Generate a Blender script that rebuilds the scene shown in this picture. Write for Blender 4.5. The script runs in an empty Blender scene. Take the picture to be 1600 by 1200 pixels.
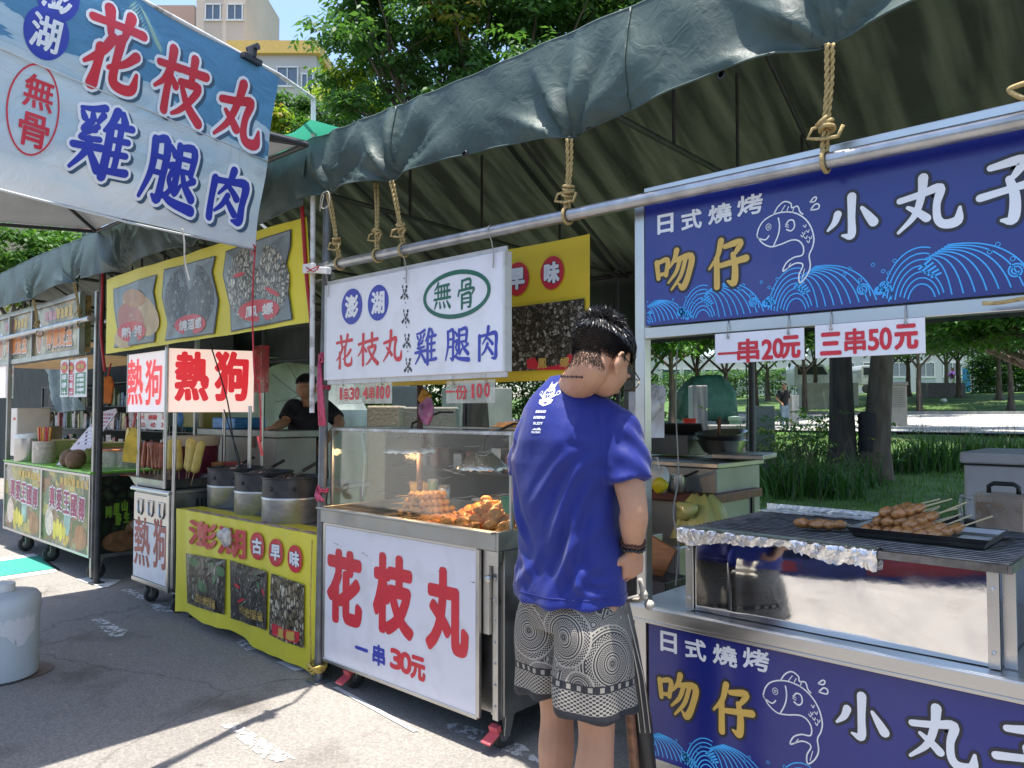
import bpy, math, random
import numpy as np
from mathutils import Vector as V, Matrix, Quaternion
from mathutils.bvhtree import BVHTree
R = math.radians; PI = math.pi
rnd = random.Random(7); npr = np.random.default_rng(7)
S = bpy.context.scene; C = S.collection

# ------------------------------------------------------------------ camera, sky, sun, exposure
FPX = 1200.0; CAM_H = 1.45; PITCH = math.atan(45/FPX)
YAW = math.atan(1300*math.cos(PITCH)/FPX)
cam = bpy.data.cameras.new('camera'); co = bpy.data.objects.new('camera', cam); C.objects.link(co)
cam.sensor_width = 36; cam.lens = 36*FPX/1600; cam.clip_start = .05; cam.clip_end = 1000
hf = V((-math.cos(YAW), math.sin(YAW), 0)); CR = V((math.sin(YAW), math.cos(YAW), 0))
CF = hf*math.cos(PITCH)+V((0,0,math.sin(PITCH))); CU = CR.cross(CF)
co.matrix_world = Matrix(((CR.x,CU.x,-CF.x,0),(CR.y,CU.y,-CF.y,0),(CR.z,CU.z,-CF.z,CAM_H),(0,0,0,1)))
S.camera = co
SUN_EL, SUN_AZ = R(86), R(-60)          # azimuth measured from +X, counter-clockwise
w = bpy.data.worlds.new('World'); S.world = w; w.use_nodes = True
nt = w.node_tree; sky = nt.nodes.new('ShaderNodeTexSky'); sky.sky_type = 'NISHITA'; sky.sun_disc = False
sky.sun_elevation = SUN_EL; sky.sun_rotation = PI/2-SUN_AZ; sky.dust_density = 1.5; sky.ozone_density = 1.5
bg = nt.nodes['Background']; nt.links.new(sky.outputs[0], bg.inputs[0]); bg.inputs[1].default_value = .15
sl = bpy.data.lights.new('sun', 'SUN'); sl.energy = 4.2; sl.angle = R(.55); sl.color = (1,.95,.87)
so = bpy.data.objects.new('sun', sl); C.objects.link(so)
sd = V((math.cos(SUN_EL)*math.cos(SUN_AZ), math.cos(SUN_EL)*math.sin(SUN_AZ), math.sin(SUN_EL)))
so.rotation_euler = sd.to_track_quat('Z','Y').to_euler(); so.location = (0,0,30)
S.view_settings.view_transform = 'Standard'; S.view_settings.look = 'None'
S.view_settings.exposure = 1.25; S.view_settings.gamma = 1; S.view_settings.use_curve_mapping = False
S.cycles.use_denoising = True; S.cycles.max_bounces = 10; S.cycles.transparent_max_bounces = 16
S.cycles.sample_clamp_indirect = 6; S.cycles.caustics_reflective = False; S.cycles.caustics_refractive = False

# ------------------------------------------------------------------ geometry helpers
def ray(px, py): return CF+CR*((px-800)/FPX)+CU*((600-py)/FPX)
def at(px, py, X=None, Y=None, Z=None, D=None):
    """the place in the scene, on a known plane, that is seen at a measured point"""
    d = ray(px, py)
    t = X/d.x if X is not None else Y/d.y if Y is not None else (Z-CAM_H)/d.z if Z is not None else D
    return V((0,0,CAM_H))+d*t
def pj(p):
    q = p-V((0,0,CAM_H)); z = q.dot(CF); return V((800+FPX*q.dot(CR)/z, 600-FPX*q.dot(CU)/z))

ORG = {}
class MB:
    def __init__(s): s.v = []; s.f = []; s.m = []; s.uv = []
    def add(s, vs, fs, mi=0):
        b = len(s.v); s.v += [tuple(v) for v in vs]
        for f in fs: s.f.append([i+b for i in f]); s.m.append(mi)
        return s
    def box(s, c, d, mi=0, rot=None):
        c = V(c); x, y, z = d[0]/2, d[1]/2, d[2]/2
        P = [V((i,j,k)) for i in (-x,x) for j in (-y,y) for k in (-z,z)]
        if rot is not None:
            if not isinstance(rot, Matrix): rot = Matrix.Rotation(rot, 3, 'Z')
            P = [rot@p for p in P]
        return s.add([p+c for p in P], [(0,1,3,2),(4,6,7,5),(0,4,5,1),(2,3,7,6),(0,2,6,4),(1,5,7,3)], mi)
    def b2(s, a, b, mi=0):
        return s.box([(a[i]+b[i])/2 for i in range(3)], [abs(b[i]-a[i]) for i in range(3)], mi)
    def bar(s, a, b, wd, ht=None, mi=0):
        a, b = V(a), V(b); d = (b-a); L = d.length; d.normalize(); ht = ht or wd
        up = V((0,0,1)) if abs(d.z) < .9 else V((0,1,0))
        x = d.cross(up).normalized(); y = x.cross(d)
        return s.box((a+b)/2, (wd, L, ht), mi, Matrix((x,d,y)).transposed())
    def tube(s, pts, r, n=8, mi=0, cap=True, closed=False):
        pts = [V(p) for p in pts]; k = len(pts); rr = r if isinstance(r,(list,tuple)) else [r]*k
        prev = None; vs = []; fs = []
        for i, p in enumerate(pts):
            a = pts[i-1] if (i or closed) else pts[0]; b = pts[(i+1)%k] if (i < k-1 or closed) else pts[-1]
            t = (b-a); t = t.normalized() if t.length > 1e-9 else V((0,0,1))
            if prev is None:
                x = t.cross(V((0,0,1)) if abs(t.z) < .9 else V((0,1,0))).normalized()
            else:
                x = prev-t*prev.dot(t); x = x.normalized() if x.length > 1e-6 else t.orthogonal().normalized()
            prev = x; y = t.cross(x)
            vs += [p+(x*math.cos(2*PI*j/n)+y*math.sin(2*PI*j/n))*rr[i] for j in range(n)]
        for i in range(k if closed else k-1):
            i2 = (i+1)%k
            for j in range(n): fs.append((i*n+j, i*n+(j+1)%n, i2*n+(j+1)%n, i2*n+j))
        if cap and not closed: fs += [tuple(range(n-1,-1,-1)), tuple(range((k-1)*n, k*n))]
        return s.add(vs, fs, mi)
    def lathe(s, prof, c, n=28, mi=0, sx=1, sy=1, M=None):
        c = V(c); k = len(prof); vs = []
        for r, z in prof:
            for j in range(n):
                p = V((r*sx*math.cos(2*PI*j/n), r*sy*math.sin(2*PI*j/n), z))
                vs.append((M@p if M else p)+c)
        fs = [(i*n+j, i*n+(j+1)%n, (i+1)*n+(j+1)%n, (i+1)*n+j) for i in range(k-1) for j in range(n)]
        if prof[0][0] > 1e-5: fs.append(tuple(range(n-1,-1,-1)))
        if prof[-1][0] > 1e-5: fs.append(tuple(range((k-1)*n, k*n)))
        return s.add(vs, fs, mi)
    def loft(s, rings, mi=0, caps=(True,True)):
        n = len(rings[0]); vs = [p for r in rings for p in r]
        fs = [(i*n+j, i*n+(j+1)%n, (i+1)*n+(j+1)%n, (i+1)*n+j) for i in range(len(rings)-1) for j in range(n)]
        if caps[0]: fs.append(tuple(range(n-1,-1,-1)))
        if caps[1]: fs.append(tuple(range((len(rings)-1)*n, len(rings)*n)))
        return s.add(vs, fs, mi)
    def ell(s, c, r, n=16, m=10, mi=0, M=None):
        r = (r,r,r) if isinstance(r,(int,float)) else r
        prof = [(math.sin(PI*i/m), -math.cos(PI*i/m)) for i in range(m+1)]
        c = V(c); vs = []; fs = []
        for a, z in prof:
            for j in range(n):
                p = V((a*math.cos(2*PI*j/n)*r[0], a*math.sin(2*PI*j/n)*r[1], z*r[2])); vs.append((M@p if M else p)+c)
        fs = [(i*n+j, i*n+(j+1)%n, (i+1)*n+(j+1)%n, (i+1)*n+j) for i in range(m) for j in range(n)]
        return s.add(vs, fs, mi)
    def grid(s, P, mi=0):
        nu, nv = len(P), len(P[0])
        return s.add([p for r in P for p in r], [(i*nv+j,(i+1)*nv+j,(i+1)*nv+j+1,i*nv+j+1) for i in range(nu-1) for j in range(nv-1)], mi)
    def build(s, name, mats, par=None, smooth=0, bev=0, mesh_only=False):
        me = bpy.data.meshes.new(name); off = ORG.get(par.name, V()) if par else V()
        me.from_pydata([tuple(V(v)-off) for v in s.v] if par else s.v, [], s.f)
        if not isinstance(mats,(list,tuple)): mats = [mats]
        for m in mats: me.materials.append(m)
        me.polygons.foreach_set('material_index', s.m)
        if smooth:
            me.polygons.foreach_set('use_smooth', [True]*len(me.polygons)); me.update()
            if smooth < 179: me.set_sharp_from_angle(angle=R(smooth))
        me.update()
        o = bpy.data.objects.new(name, me); C.objects.link(o)
        if par: o.parent = par; ORG[o.name] = off
        if bev:
            b = o.modifiers.new('bevel','BEVEL'); b.width = bev; b.segments = 2; b.limit_method = 'ANGLE'; b.angle_limit = R(40)
        return o
def tag(o, label=None, cat=None, group=None, kind=None):
    if label: o['label'] = label
    if cat: o['category'] = cat
    if group: o['group'] = group
    if kind: o['kind'] = kind
    return o
def thing(name, label, cat, loc=(0,0,0), group=None):
    o = bpy.data.objects.new(name, None); C.objects.link(o); o.location = loc; o.empty_display_size = .1
    ORG[o.name] = V(loc); return tag(o, label, cat, group)
def copy_tree(o, parent=None, loc=None, rz=None):
    c = o.copy(); C.objects.link(c); c.parent = parent
    if loc is not None: c.location = loc
    if rz is not None: c.rotation_euler = rz if isinstance(rz,(tuple,list)) else (0,0,rz)
    for ch in list(o.children): copy_tree(ch, c)
    return c

# ------------------------------------------------------------------ materials
def pm(name, col, rough=.55, metal=0, var=.12, vs=6.0, bump=0, bs=40.0, dirt=0, dcol=(.08,.07,.06), ds=2.5,
       spec=.5, emit=0, coat=0, sheen=0, stretch=None, trans=0, rvar=0):
    m = bpy.data.materials.new(name); m.use_nodes = True; n = m.node_tree.nodes; l = m.node_tree.links
    b = n['Principled BSDF']; tc = n.new('ShaderNodeTexCoord'); src = tc.outputs['Object']
    if stretch:
        mp = n.new('ShaderNodeMapping'); mp.inputs['Scale'].default_value = stretch; l.new(src, mp.inputs[0]); src = mp.outputs[0]
    out = None
    def noise(sc, det=4):
        x = n.new('ShaderNodeTexNoise'); x.inputs['Scale'].default_value = sc; x.inputs['Detail'].default_value = det; l.new(src, x.inputs['Vector']); return x.outputs['Fac']
    if var:
        r = n.new('ShaderNodeValToRGB'); l.new(noise(vs), r.inputs[0])
        r.color_ramp.elements[0].position = .3; r.color_ramp.elements[1].position = .7
        r.color_ramp.elements[0].color = (*[c*(1-var) for c in col],1); r.color_ramp.elements[1].color = (*[min(1,c*(1+var)) for c in col],1)
        out = r.outputs[0]
    if dirt:
        r2 = n.new('ShaderNodeValToRGB'); l.new(noise(ds, 8), r2.inputs[0])
        r2.color_ramp.elements[0].position = .5; r2.color_ramp.elements[1].position = .72
        r2.color_ramp.elements[0].color = (0,0,0,1); r2.color_ramp.elements[1].color = (dirt,)*3+(1,)
        mx = n.new('ShaderNodeMix'); mx.data_type = 'RGBA'; l.new(r2.outputs[0], mx.inputs[0])
        if out: l.new(out, mx.inputs[6])
        else: mx.inputs[6].default_value = (*col,1)
        mx.inputs[7].default_value = (*dcol,1); out = mx.outputs[2]
    if out: l.new(out, b.inputs['Base Color'])
    else: b.inputs['Base Color'].default_value = (*col,1)
    b.inputs['Roughness'].default_value = rough; b.inputs['Metallic'].default_value = metal
    b.inputs['Specular IOR Level'].default_value = spec
    if rvar:
        mr = n.new('ShaderNodeMapRange'); l.new(noise(vs*2, 6), mr.inputs[0]); mr.inputs[1].default_value = .3; mr.inputs[2].default_value = .7
        mr.inputs[3].default_value = max(.02, rough-rvar); mr.inputs[4].default_value = rough+rvar; l.new(mr.outputs[0], b.inputs['Roughness'])
    if coat: b.inputs['Coat Weight'].default_value = coat
    if sheen: b.inputs['Sheen Weight'].default_value = sheen
    if trans: b.inputs['Transmission Weight'].default_value = trans
    if emit:
        if out: l.new(out, b.inputs['Emission Color'])
        else: b.inputs['Emission Color'].default_value = (*col,1)
        b.inputs['Emission Strength'].default_value = emit
    if bump:
        bp = n.new('ShaderNodeBump'); bp.inputs['Strength'].default_value = bump; bp.inputs['Distance'].default_value = .01
        l.new(noise(bs, 6), bp.inputs['Height']); l.new(bp.outputs[0], b.inputs['Normal'])
    return m
def thinmat(name, col, gloss=.06, rough=.05, opac=.1, tint=(.95,.97,.95), dirt=True):
    """thin clear sheet: mostly lets light straight through, some gloss, a film of dirt"""
    m = bpy.data.materials.new(name); m.use_nodes = True; n = m.node_tree.nodes; l = m.node_tree.links
    n.remove(n['Principled BSDF']); out = n['Material Output']
    t = n.new('ShaderNodeBsdfTransparent'); t.inputs[0].default_value = (*tint,1)
    g = n.new('ShaderNodeBsdfGlossy'); g.inputs['Roughness'].default_value = rough
    d = n.new('ShaderNodeBsdfDiffuse'); d.inputs[0].default_value = (*col,1)
    fr = n.new('ShaderNodeLayerWeight'); fr.inputs[0].default_value = .25
    mt = n.new('ShaderNodeMath'); mt.operation = 'MULTIPLY_ADD'; l.new(fr.outputs['Fresnel'], mt.inputs[0]); mt.inputs[1].default_value = .28; mt.inputs[2].default_value = gloss
    m1 = n.new('ShaderNodeMixShader'); l.new(mt.outputs[0], m1.inputs[0]); l.new(t.outputs[0], m1.inputs[1]); l.new(g.outputs[0], m1.inputs[2])
    m2 = n.new('ShaderNodeMixShader'); m2.inputs[0].default_value = opac
    if dirt:
        tc = n.new('ShaderNodeTexCoord'); x = n.new('ShaderNodeTexNoise'); x.inputs['Scale'].default_value = 7; x.inputs['Detail'].default_value = 8; l.new(tc.outputs['Object'], x.inputs['Vector'])
        mr = n.new('ShaderNodeMapRange'); l.new(x.outputs['Fac'], mr.inputs[0]); mr.inputs[1].default_value = .4; mr.inputs[2].default_value = .7
        mr.inputs[3].default_value = opac*.4; mr.inputs[4].default_value = min(1,opac*1.8); l.new(mr.outputs[0], m2.inputs[0])
        bp = n.new('ShaderNodeBump'); bp.inputs['Strength'].default_value = .25; bp.inputs['Distance'].default_value = .01; l.new(x.outputs['Fac'], bp.inputs['Height']); l.new(bp.outputs[0], g.inputs['Normal'])
    l.new(m1.outputs[0], m2.inputs[1]); l.new(d.outputs[0], m2.inputs[2]); l.new(m2.outputs[0], out.inputs[0])
    return m
def leafmat(name, a, b, trans=.35):
    m = bpy.data.materials.new(name); m.use_nodes = True; n = m.node_tree.nodes; l = m.node_tree.links
    p = n['Principled BSDF']; g = n.new('ShaderNodeNewGeometry'); r = n.new('ShaderNodeValToRGB')
    r.color_ramp.elements[0].color = (*a,1); r.color_ramp.elements[1].color = (*b,1); l.new(g.outputs['Random Per Island'], r.inputs[0])
    l.new(r.outputs[0], p.inputs['Base Color']); p.inputs['Roughness'].default_value = .5; p.inputs['Specular IOR Level'].default_value = .3
    t = n.new('ShaderNodeBsdfTranslucent'); h = n.new('ShaderNodeMix'); h.data_type = 'RGBA'; h.blend_type = 'MULTIPLY'; h.inputs[0].default_value = 1
    l.new(r.outputs[0], h.inputs[6]); h.inputs[7].default_value = (1.6,1.7,.7,1); l.new(h.outputs[2], t.inputs[0])
    x = n.new('ShaderNodeMixShader'); x.inputs[0].default_value = trans; l.new(p.outputs[0], x.inputs[1]); l.new(t.outputs[0], x.inputs[2])
    l.new(x.outputs[0], n['Material Output'].inputs[0]); return m
def tarpmat(name, col, trans=.3, tcol=None, rough=.4, ribs=0, rstr=.5, bscale=14):
    """woven plastic tarpaulin: sheen, crumple bump, lets a little light through"""
    m = bpy.data.materials.new(name); m.use_nodes = True; n = m.node_tree.nodes; l = m.node_tree.links
    p = n['Principled BSDF']; tc = n.new('ShaderNodeTexCoord')
    x = n.new('ShaderNodeTexNoise'); x.inputs['Scale'].default_value = 3; x.inputs['Detail'].default_value = 6; l.new(tc.outputs['Object'], x.inputs['Vector'])
    r = n.new('ShaderNodeValToRGB'); r.color_ramp.elements[0].position = .35; r.color_ramp.elements[1].position = .7
    r.color_ramp.elements[0].color = (*[c*.75 for c in col],1); r.color_ramp.elements[1].color = (*[c*1.3 for c in col],1); l.new(x.outputs['Fac'], r.inputs[0])
    l.new(r.outputs[0], p.inputs['Base Color']); p.inputs['Roughness'].default_value = rough
    y = n.new('ShaderNodeTexNoise'); y.inputs['Scale'].default_value = bscale; y.inputs['Detail'].default_value = 5; y.inputs['Distortion'].default_value = 1.2; l.new(tc.outputs['Object'], y.inputs['Vector'])
    bp = n.new('ShaderNodeBump'); bp.inputs['Strength'].default_value = rstr; bp.inputs['Distance'].default_value = .02; l.new(y.outputs['Fac'], bp.inputs['Height']); l.new(bp.outputs[0], p.inputs['Normal'])
    t = n.new('ShaderNodeBsdfTranslucent'); t.inputs[0].default_value = (*(tcol or col),1)
    if ribs:
        mp = n.new('ShaderNodeMapping'); mp.inputs['Scale'].default_value = (ribs,ribs*.12,ribs*.12); l.new(tc.outputs['Object'], mp.inputs[0])
        z = n.new('ShaderNodeTexNoise'); z.inputs['Scale'].default_value = 1; z.inputs['Detail'].default_value = 3; l.new(mp.outputs[0], z.inputs['Vector'])
        r2 = n.new('ShaderNodeValToRGB'); r2.color_ramp.elements[0].position = .4; r2.color_ramp.elements[1].position = .68; tc2 = tcol or col
        r2.color_ramp.elements[0].color = (*[c*.45 for c in tc2],1); r2.color_ramp.elements[1].color = (*[c*2.6 for c in tc2],1); l.new(z.outputs['Fac'], r2.inputs[0]); l.new(r2.outputs[0], t.inputs[0])
    sx = n.new('ShaderNodeMixShader'); sx.inputs[0].default_value = trans; l.new(p.outputs[0], sx.inputs[1]); l.new(t.outputs[0], sx.inputs[2]); l.new(sx.outputs[0], n['Material Output'].inputs[0])
    return m
def ramp(n, l, src, stops):
    r = n.new('ShaderNodeValToRGB'); l.new(src, r.inputs[0]); e = r.color_ramp.elements
    while len(e) < len(stops): e.new(.5)
    for k, (p, c) in enumerate(stops): e[k].position = p; e[k].color = (*c,1)
    return r.outputs[0]
def cellmat(name, sc, stops, rough=.35, stretch=(1,1,1), mixcol=None, mixamt=.5, bump=.3, dark=(.008,.007,.006), edge=.22):
    """printed or real heap of many small shells or leaves: voronoi cells with their own shade and dark gaps"""
    m = bpy.data.materials.new(name); m.use_nodes = True; n = m.node_tree.nodes; l = m.node_tree.links
    p = n['Principled BSDF']; p.inputs['Roughness'].default_value = rough
    tc = n.new('ShaderNodeTexCoord'); mp = n.new('ShaderNodeMapping'); mp.inputs['Scale'].default_value = stretch; l.new(tc.outputs['Object'], mp.inputs[0])
    nz = n.new('ShaderNodeTexNoise'); nz.inputs['Scale'].default_value = sc*.7; l.new(mp.outputs[0], nz.inputs['Vector'])
    ad = n.new('ShaderNodeMix'); ad.data_type = 'VECTOR'; ad.inputs[0].default_value = .035; l.new(mp.outputs[0], ad.inputs[4]); l.new(nz.outputs['Color'], ad.inputs[5])
    v = n.new('ShaderNodeTexVoronoi'); v.inputs['Scale'].default_value = sc; l.new(ad.outputs[1], v.inputs['Vector'])
    v2 = n.new('ShaderNodeTexVoronoi'); v2.feature = 'DISTANCE_TO_EDGE'; v2.inputs['Scale'].default_value = sc; l.new(ad.outputs[1], v2.inputs['Vector'])
    sp = n.new('ShaderNodeSeparateColor'); l.new(v.outputs['Color'], sp.inputs[0])
    col = ramp(n, l, sp.outputs[0], stops)
    ed = n.new('ShaderNodeMapRange'); l.new(v2.outputs['Distance'], ed.inputs[0]); ed.inputs[1].default_value = .02; ed.inputs[2].default_value = edge
    mx = n.new('ShaderNodeMix'); mx.data_type = 'RGBA'; l.new(ed.outputs[0], mx.inputs[0]); mx.inputs[6].default_value = (*dark,1); l.new(col, mx.inputs[7])
    # spiral streak inside each cell
    wv = n.new('ShaderNodeTexNoise'); wv.inputs['Scale'].default_value = sc*4; l.new(mp.outputs[0], wv.inputs['Vector'])
    m2 = n.new('ShaderNodeMix'); m2.data_type = 'RGBA'; m2.blend_type = 'OVERLAY'; m2.inputs[0].default_value = .8; l.new(mx.outputs[2], m2.inputs[6]); l.new(wv.outputs['Fac'], m2.inputs[7])
    l.new(m2.outputs[2], p.inputs['Base Color'])
    if bump:
        bp = n.new('ShaderNodeBump'); bp.inputs['Strength'].default_value = bump; bp.inputs['Distance'].default_value = .01; l.new(v2.outputs['Distance'], bp.inputs['Height']); l.new(bp.outputs[0], p.inputs['Normal'])
    return m

STEEL = pm('brushed steel', (.5,.5,.49), .32, 1, var=.1, vs=3, bump=.015, bs=90, dirt=.15, dcol=(.3,.28,.25), ds=3, stretch=(1,1,3), rvar=.05)
STEEL2 = pm('dull steel', (.36,.36,.35), .42, 1, var=.15, vs=5, bump=.03, bs=60, dirt=.4, dcol=(.14,.13,.12), ds=4, rvar=.1)
GALV = pm('galvanised pipe', (.45,.46,.47), .38, .9, var=.2, vs=14, bump=.05, bs=80, dirt=.3, dcol=(.2,.19,.18))
POLE = pm('grey painted pole', (.17,.18,.19), .45, .4, var=.2, vs=12, dirt=.5, dcol=(.09,.075,.06), ds=9, bump=.05)
DKPOLE = pm('dark pole', (.045,.048,.052), .5, .2, var=.2, vs=12, dirt=.3, dcol=(.12,.1,.08), ds=8)
WHITEPOST = pm('chipped white post', (.62,.62,.6), .5, 0, var=.1, dirt=.9, dcol=(.14,.1,.07), ds=16)
BLACK = pm('black plastic', (.02,.02,.022), .45, var=.2)
RUBBER = pm('rubber', (.03,.03,.03), .7, var=.25, dirt=.4, dcol=(.12,.11,.1), ds=20)
WHITE = pm('white board', (.72,.72,.75), .4, var=.05, vs=3, dirt=.22, dcol=(.4,.38,.36), ds=7)
WHITEP = pm('white plastic', (.7,.7,.68), .42, var=.05, dirt=.2, dcol=(.4,.37,.33))
RED = pm('red vinyl', (.56,.025,.04), .4, var=.08); PINKRED = pm('faded red vinyl', (.5,.05,.05), .5, var=.15)
NAVY = pm('blue vinyl', (.03,.045,.35), .4, var=.08); GREENV = pm('green vinyl', (.008,.11,.07), .4, var=.08)
WV = pm('white vinyl', (.75,.76,.78), .45, var=.04); GOLDV = pm('gold vinyl', (.62,.4,.09), .45, var=.06); BLKV = pm('black vinyl', (.02,.02,.03), .45, var=.1)
CYANV = pm('light blue vinyl', (.05,.4,.85), .45, var=.1); ORANGEV = pm('orange vinyl', (.75,.3,.04), .45, var=.1)
ROPE = pm('tan rope', (.38,.28,.12), .85, var=.3, vs=90, bump=.3, bs=200); CORD = pm('white cord', (.42,.39,.33), .9, var=.2, vs=60)
PINKROPE = pm('pink plastic rope', (.55,.08,.16), .5, var=.25, vs=40, bump=.3, bs=120); REDROPE = pm('red cord', (.4,.02,.03), .6, var=.2, vs=40)
FOIL = pm('crumpled foil', (.8,.8,.8), .3, 1, var=.05, bump=.6, bs=70)
GLASS = thinmat('case glass', (.6,.6,.55), .006, .04, .012)
CLEAR = thinmat('clear acrylic', (.62,.6,.55), .06, .12, .42)
PLASTIC = thinmat('clear plastic bag', (.8,.8,.8), .12, .2, .3)
WOOD = pm('brown wood', (.16,.07,.035), .55, var=.35, vs=8, stretch=(1,8,8), dirt=.3)
STICKM = pm('bamboo', (.55,.38,.17), .6, var=.2, vs=30)
# ------------------------------------------------------------------ lettering
class Pl:
    """a flat (or gently billowing) panel; w is the height above its face"""
    def __init__(s, o, ux, uy, disp=None, lift=0):
        s.o = V(o); s.ux = V(ux); s.uy = V(uy); s.n = s.ux.cross(s.uy).normalized(); s.d = disp; s.l = lift
    def map(s, u, v, w=0): return s.o+s.ux*u+s.uy*v+s.n*(w+(s.l if w > 0 else 0)+(s.d(u,v) if s.d else 0))
    def uv(s, px, py):
        d = ray(px,py); t = (s.o-V((0,0,CAM_H))).dot(s.n)/d.dot(s.n); q = V((0,0,CAM_H))+d*t-s.o
        a, b, c = s.ux.dot(s.ux), s.ux.dot(s.uy), s.uy.dot(s.uy); e, f = q.dot(s.ux), q.dot(s.uy); D = a*c-b*b
        return ((e*c-f*b)/D, (f*a-e*b)/D)
    def sc(s, u, v):
        p = pj(s.map(u,v)); return ((pj(s.map(u+.01,v))-p).length/.01, (pj(s.map(u,v+.01))-p).length/.01)
def YP(y, disp=None, lift=0): return Pl((0,y,0), (1,0,0), (0,0,1), disp, lift)
_G = {}
def glyph(t):
    if t in _G: return _G[t]
    cu = bpy.data.curves.new('t','FONT'); cu.body = t; cu.size = 1; cu.resolution_u = 3
    o = bpy.data.objects.new('t', cu); C.objects.link(o); bpy.context.view_layer.update()
    me = bpy.data.meshes.new_from_object(o.evaluated_get(bpy.context.evaluated_depsgraph_get()))
    bpy.data.objects.remove(o); bpy.data.curves.remove(cu)
    P = np.array([v.co[:2] for v in me.vertices]); F = [tuple(p.vertices) for p in me.polygons]
    cnt = {}
    for f in F:
        for i in range(len(f)):
            k = tuple(sorted((f[i], f[(i+1)%len(f)]))); cnt[k] = cnt.get(k,0)+1
    E = [k for k, c in cnt.items() if c == 1]; bpy.data.meshes.remove(me)
    lo, hi = P.min(0), P.max(0); P = (P-(lo+hi)/2)/np.maximum(hi-lo,1e-6)
    _G[t] = (P, F, E); return _G[t]
EPS = 4e-6
def put(mb, t, pl, u, v, w, h, th, mi, z, grow=0, discs=6):
    P, F, E = glyph(t); w2, h2 = max(w-2*th,w*.3), max(h-2*th, h*.05); r = th+grow
    uv = [(u+p[0]*w2, v+p[1]*h2) for p in P]
    mb.add([pl.map(a,b,z) for a,b in uv], F, mi)
    if r <= 0: return
    k = 1
    for a, b in E:
        (x0,y0),(x1,y1) = uv[a], uv[b]; L = math.hypot(x1-x0,y1-y0)
        if L < 1e-7: continue
        nx, ny = -(y1-y0)/L*r, (x1-x0)/L*r; zz = z+EPS*k; k += 1
        mb.add([pl.map(x0-nx,y0-ny,zz),pl.map(x1-nx,y1-ny,zz),pl.map(x1+nx,y1+ny,zz),pl.map(x0+nx,y0+ny,zz)], [(0,1,2,3)], mi)
    for a in {i for e in E for i in e}:
        x, y = uv[a]; zz = z+EPS*k; k += 1
        mb.add([pl.map(x+r*math.cos(2*PI*j/discs),y+r*math.sin(2*PI*j/discs),zz) for j in range(discs)], [tuple(range(discs))], mi)
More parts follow.
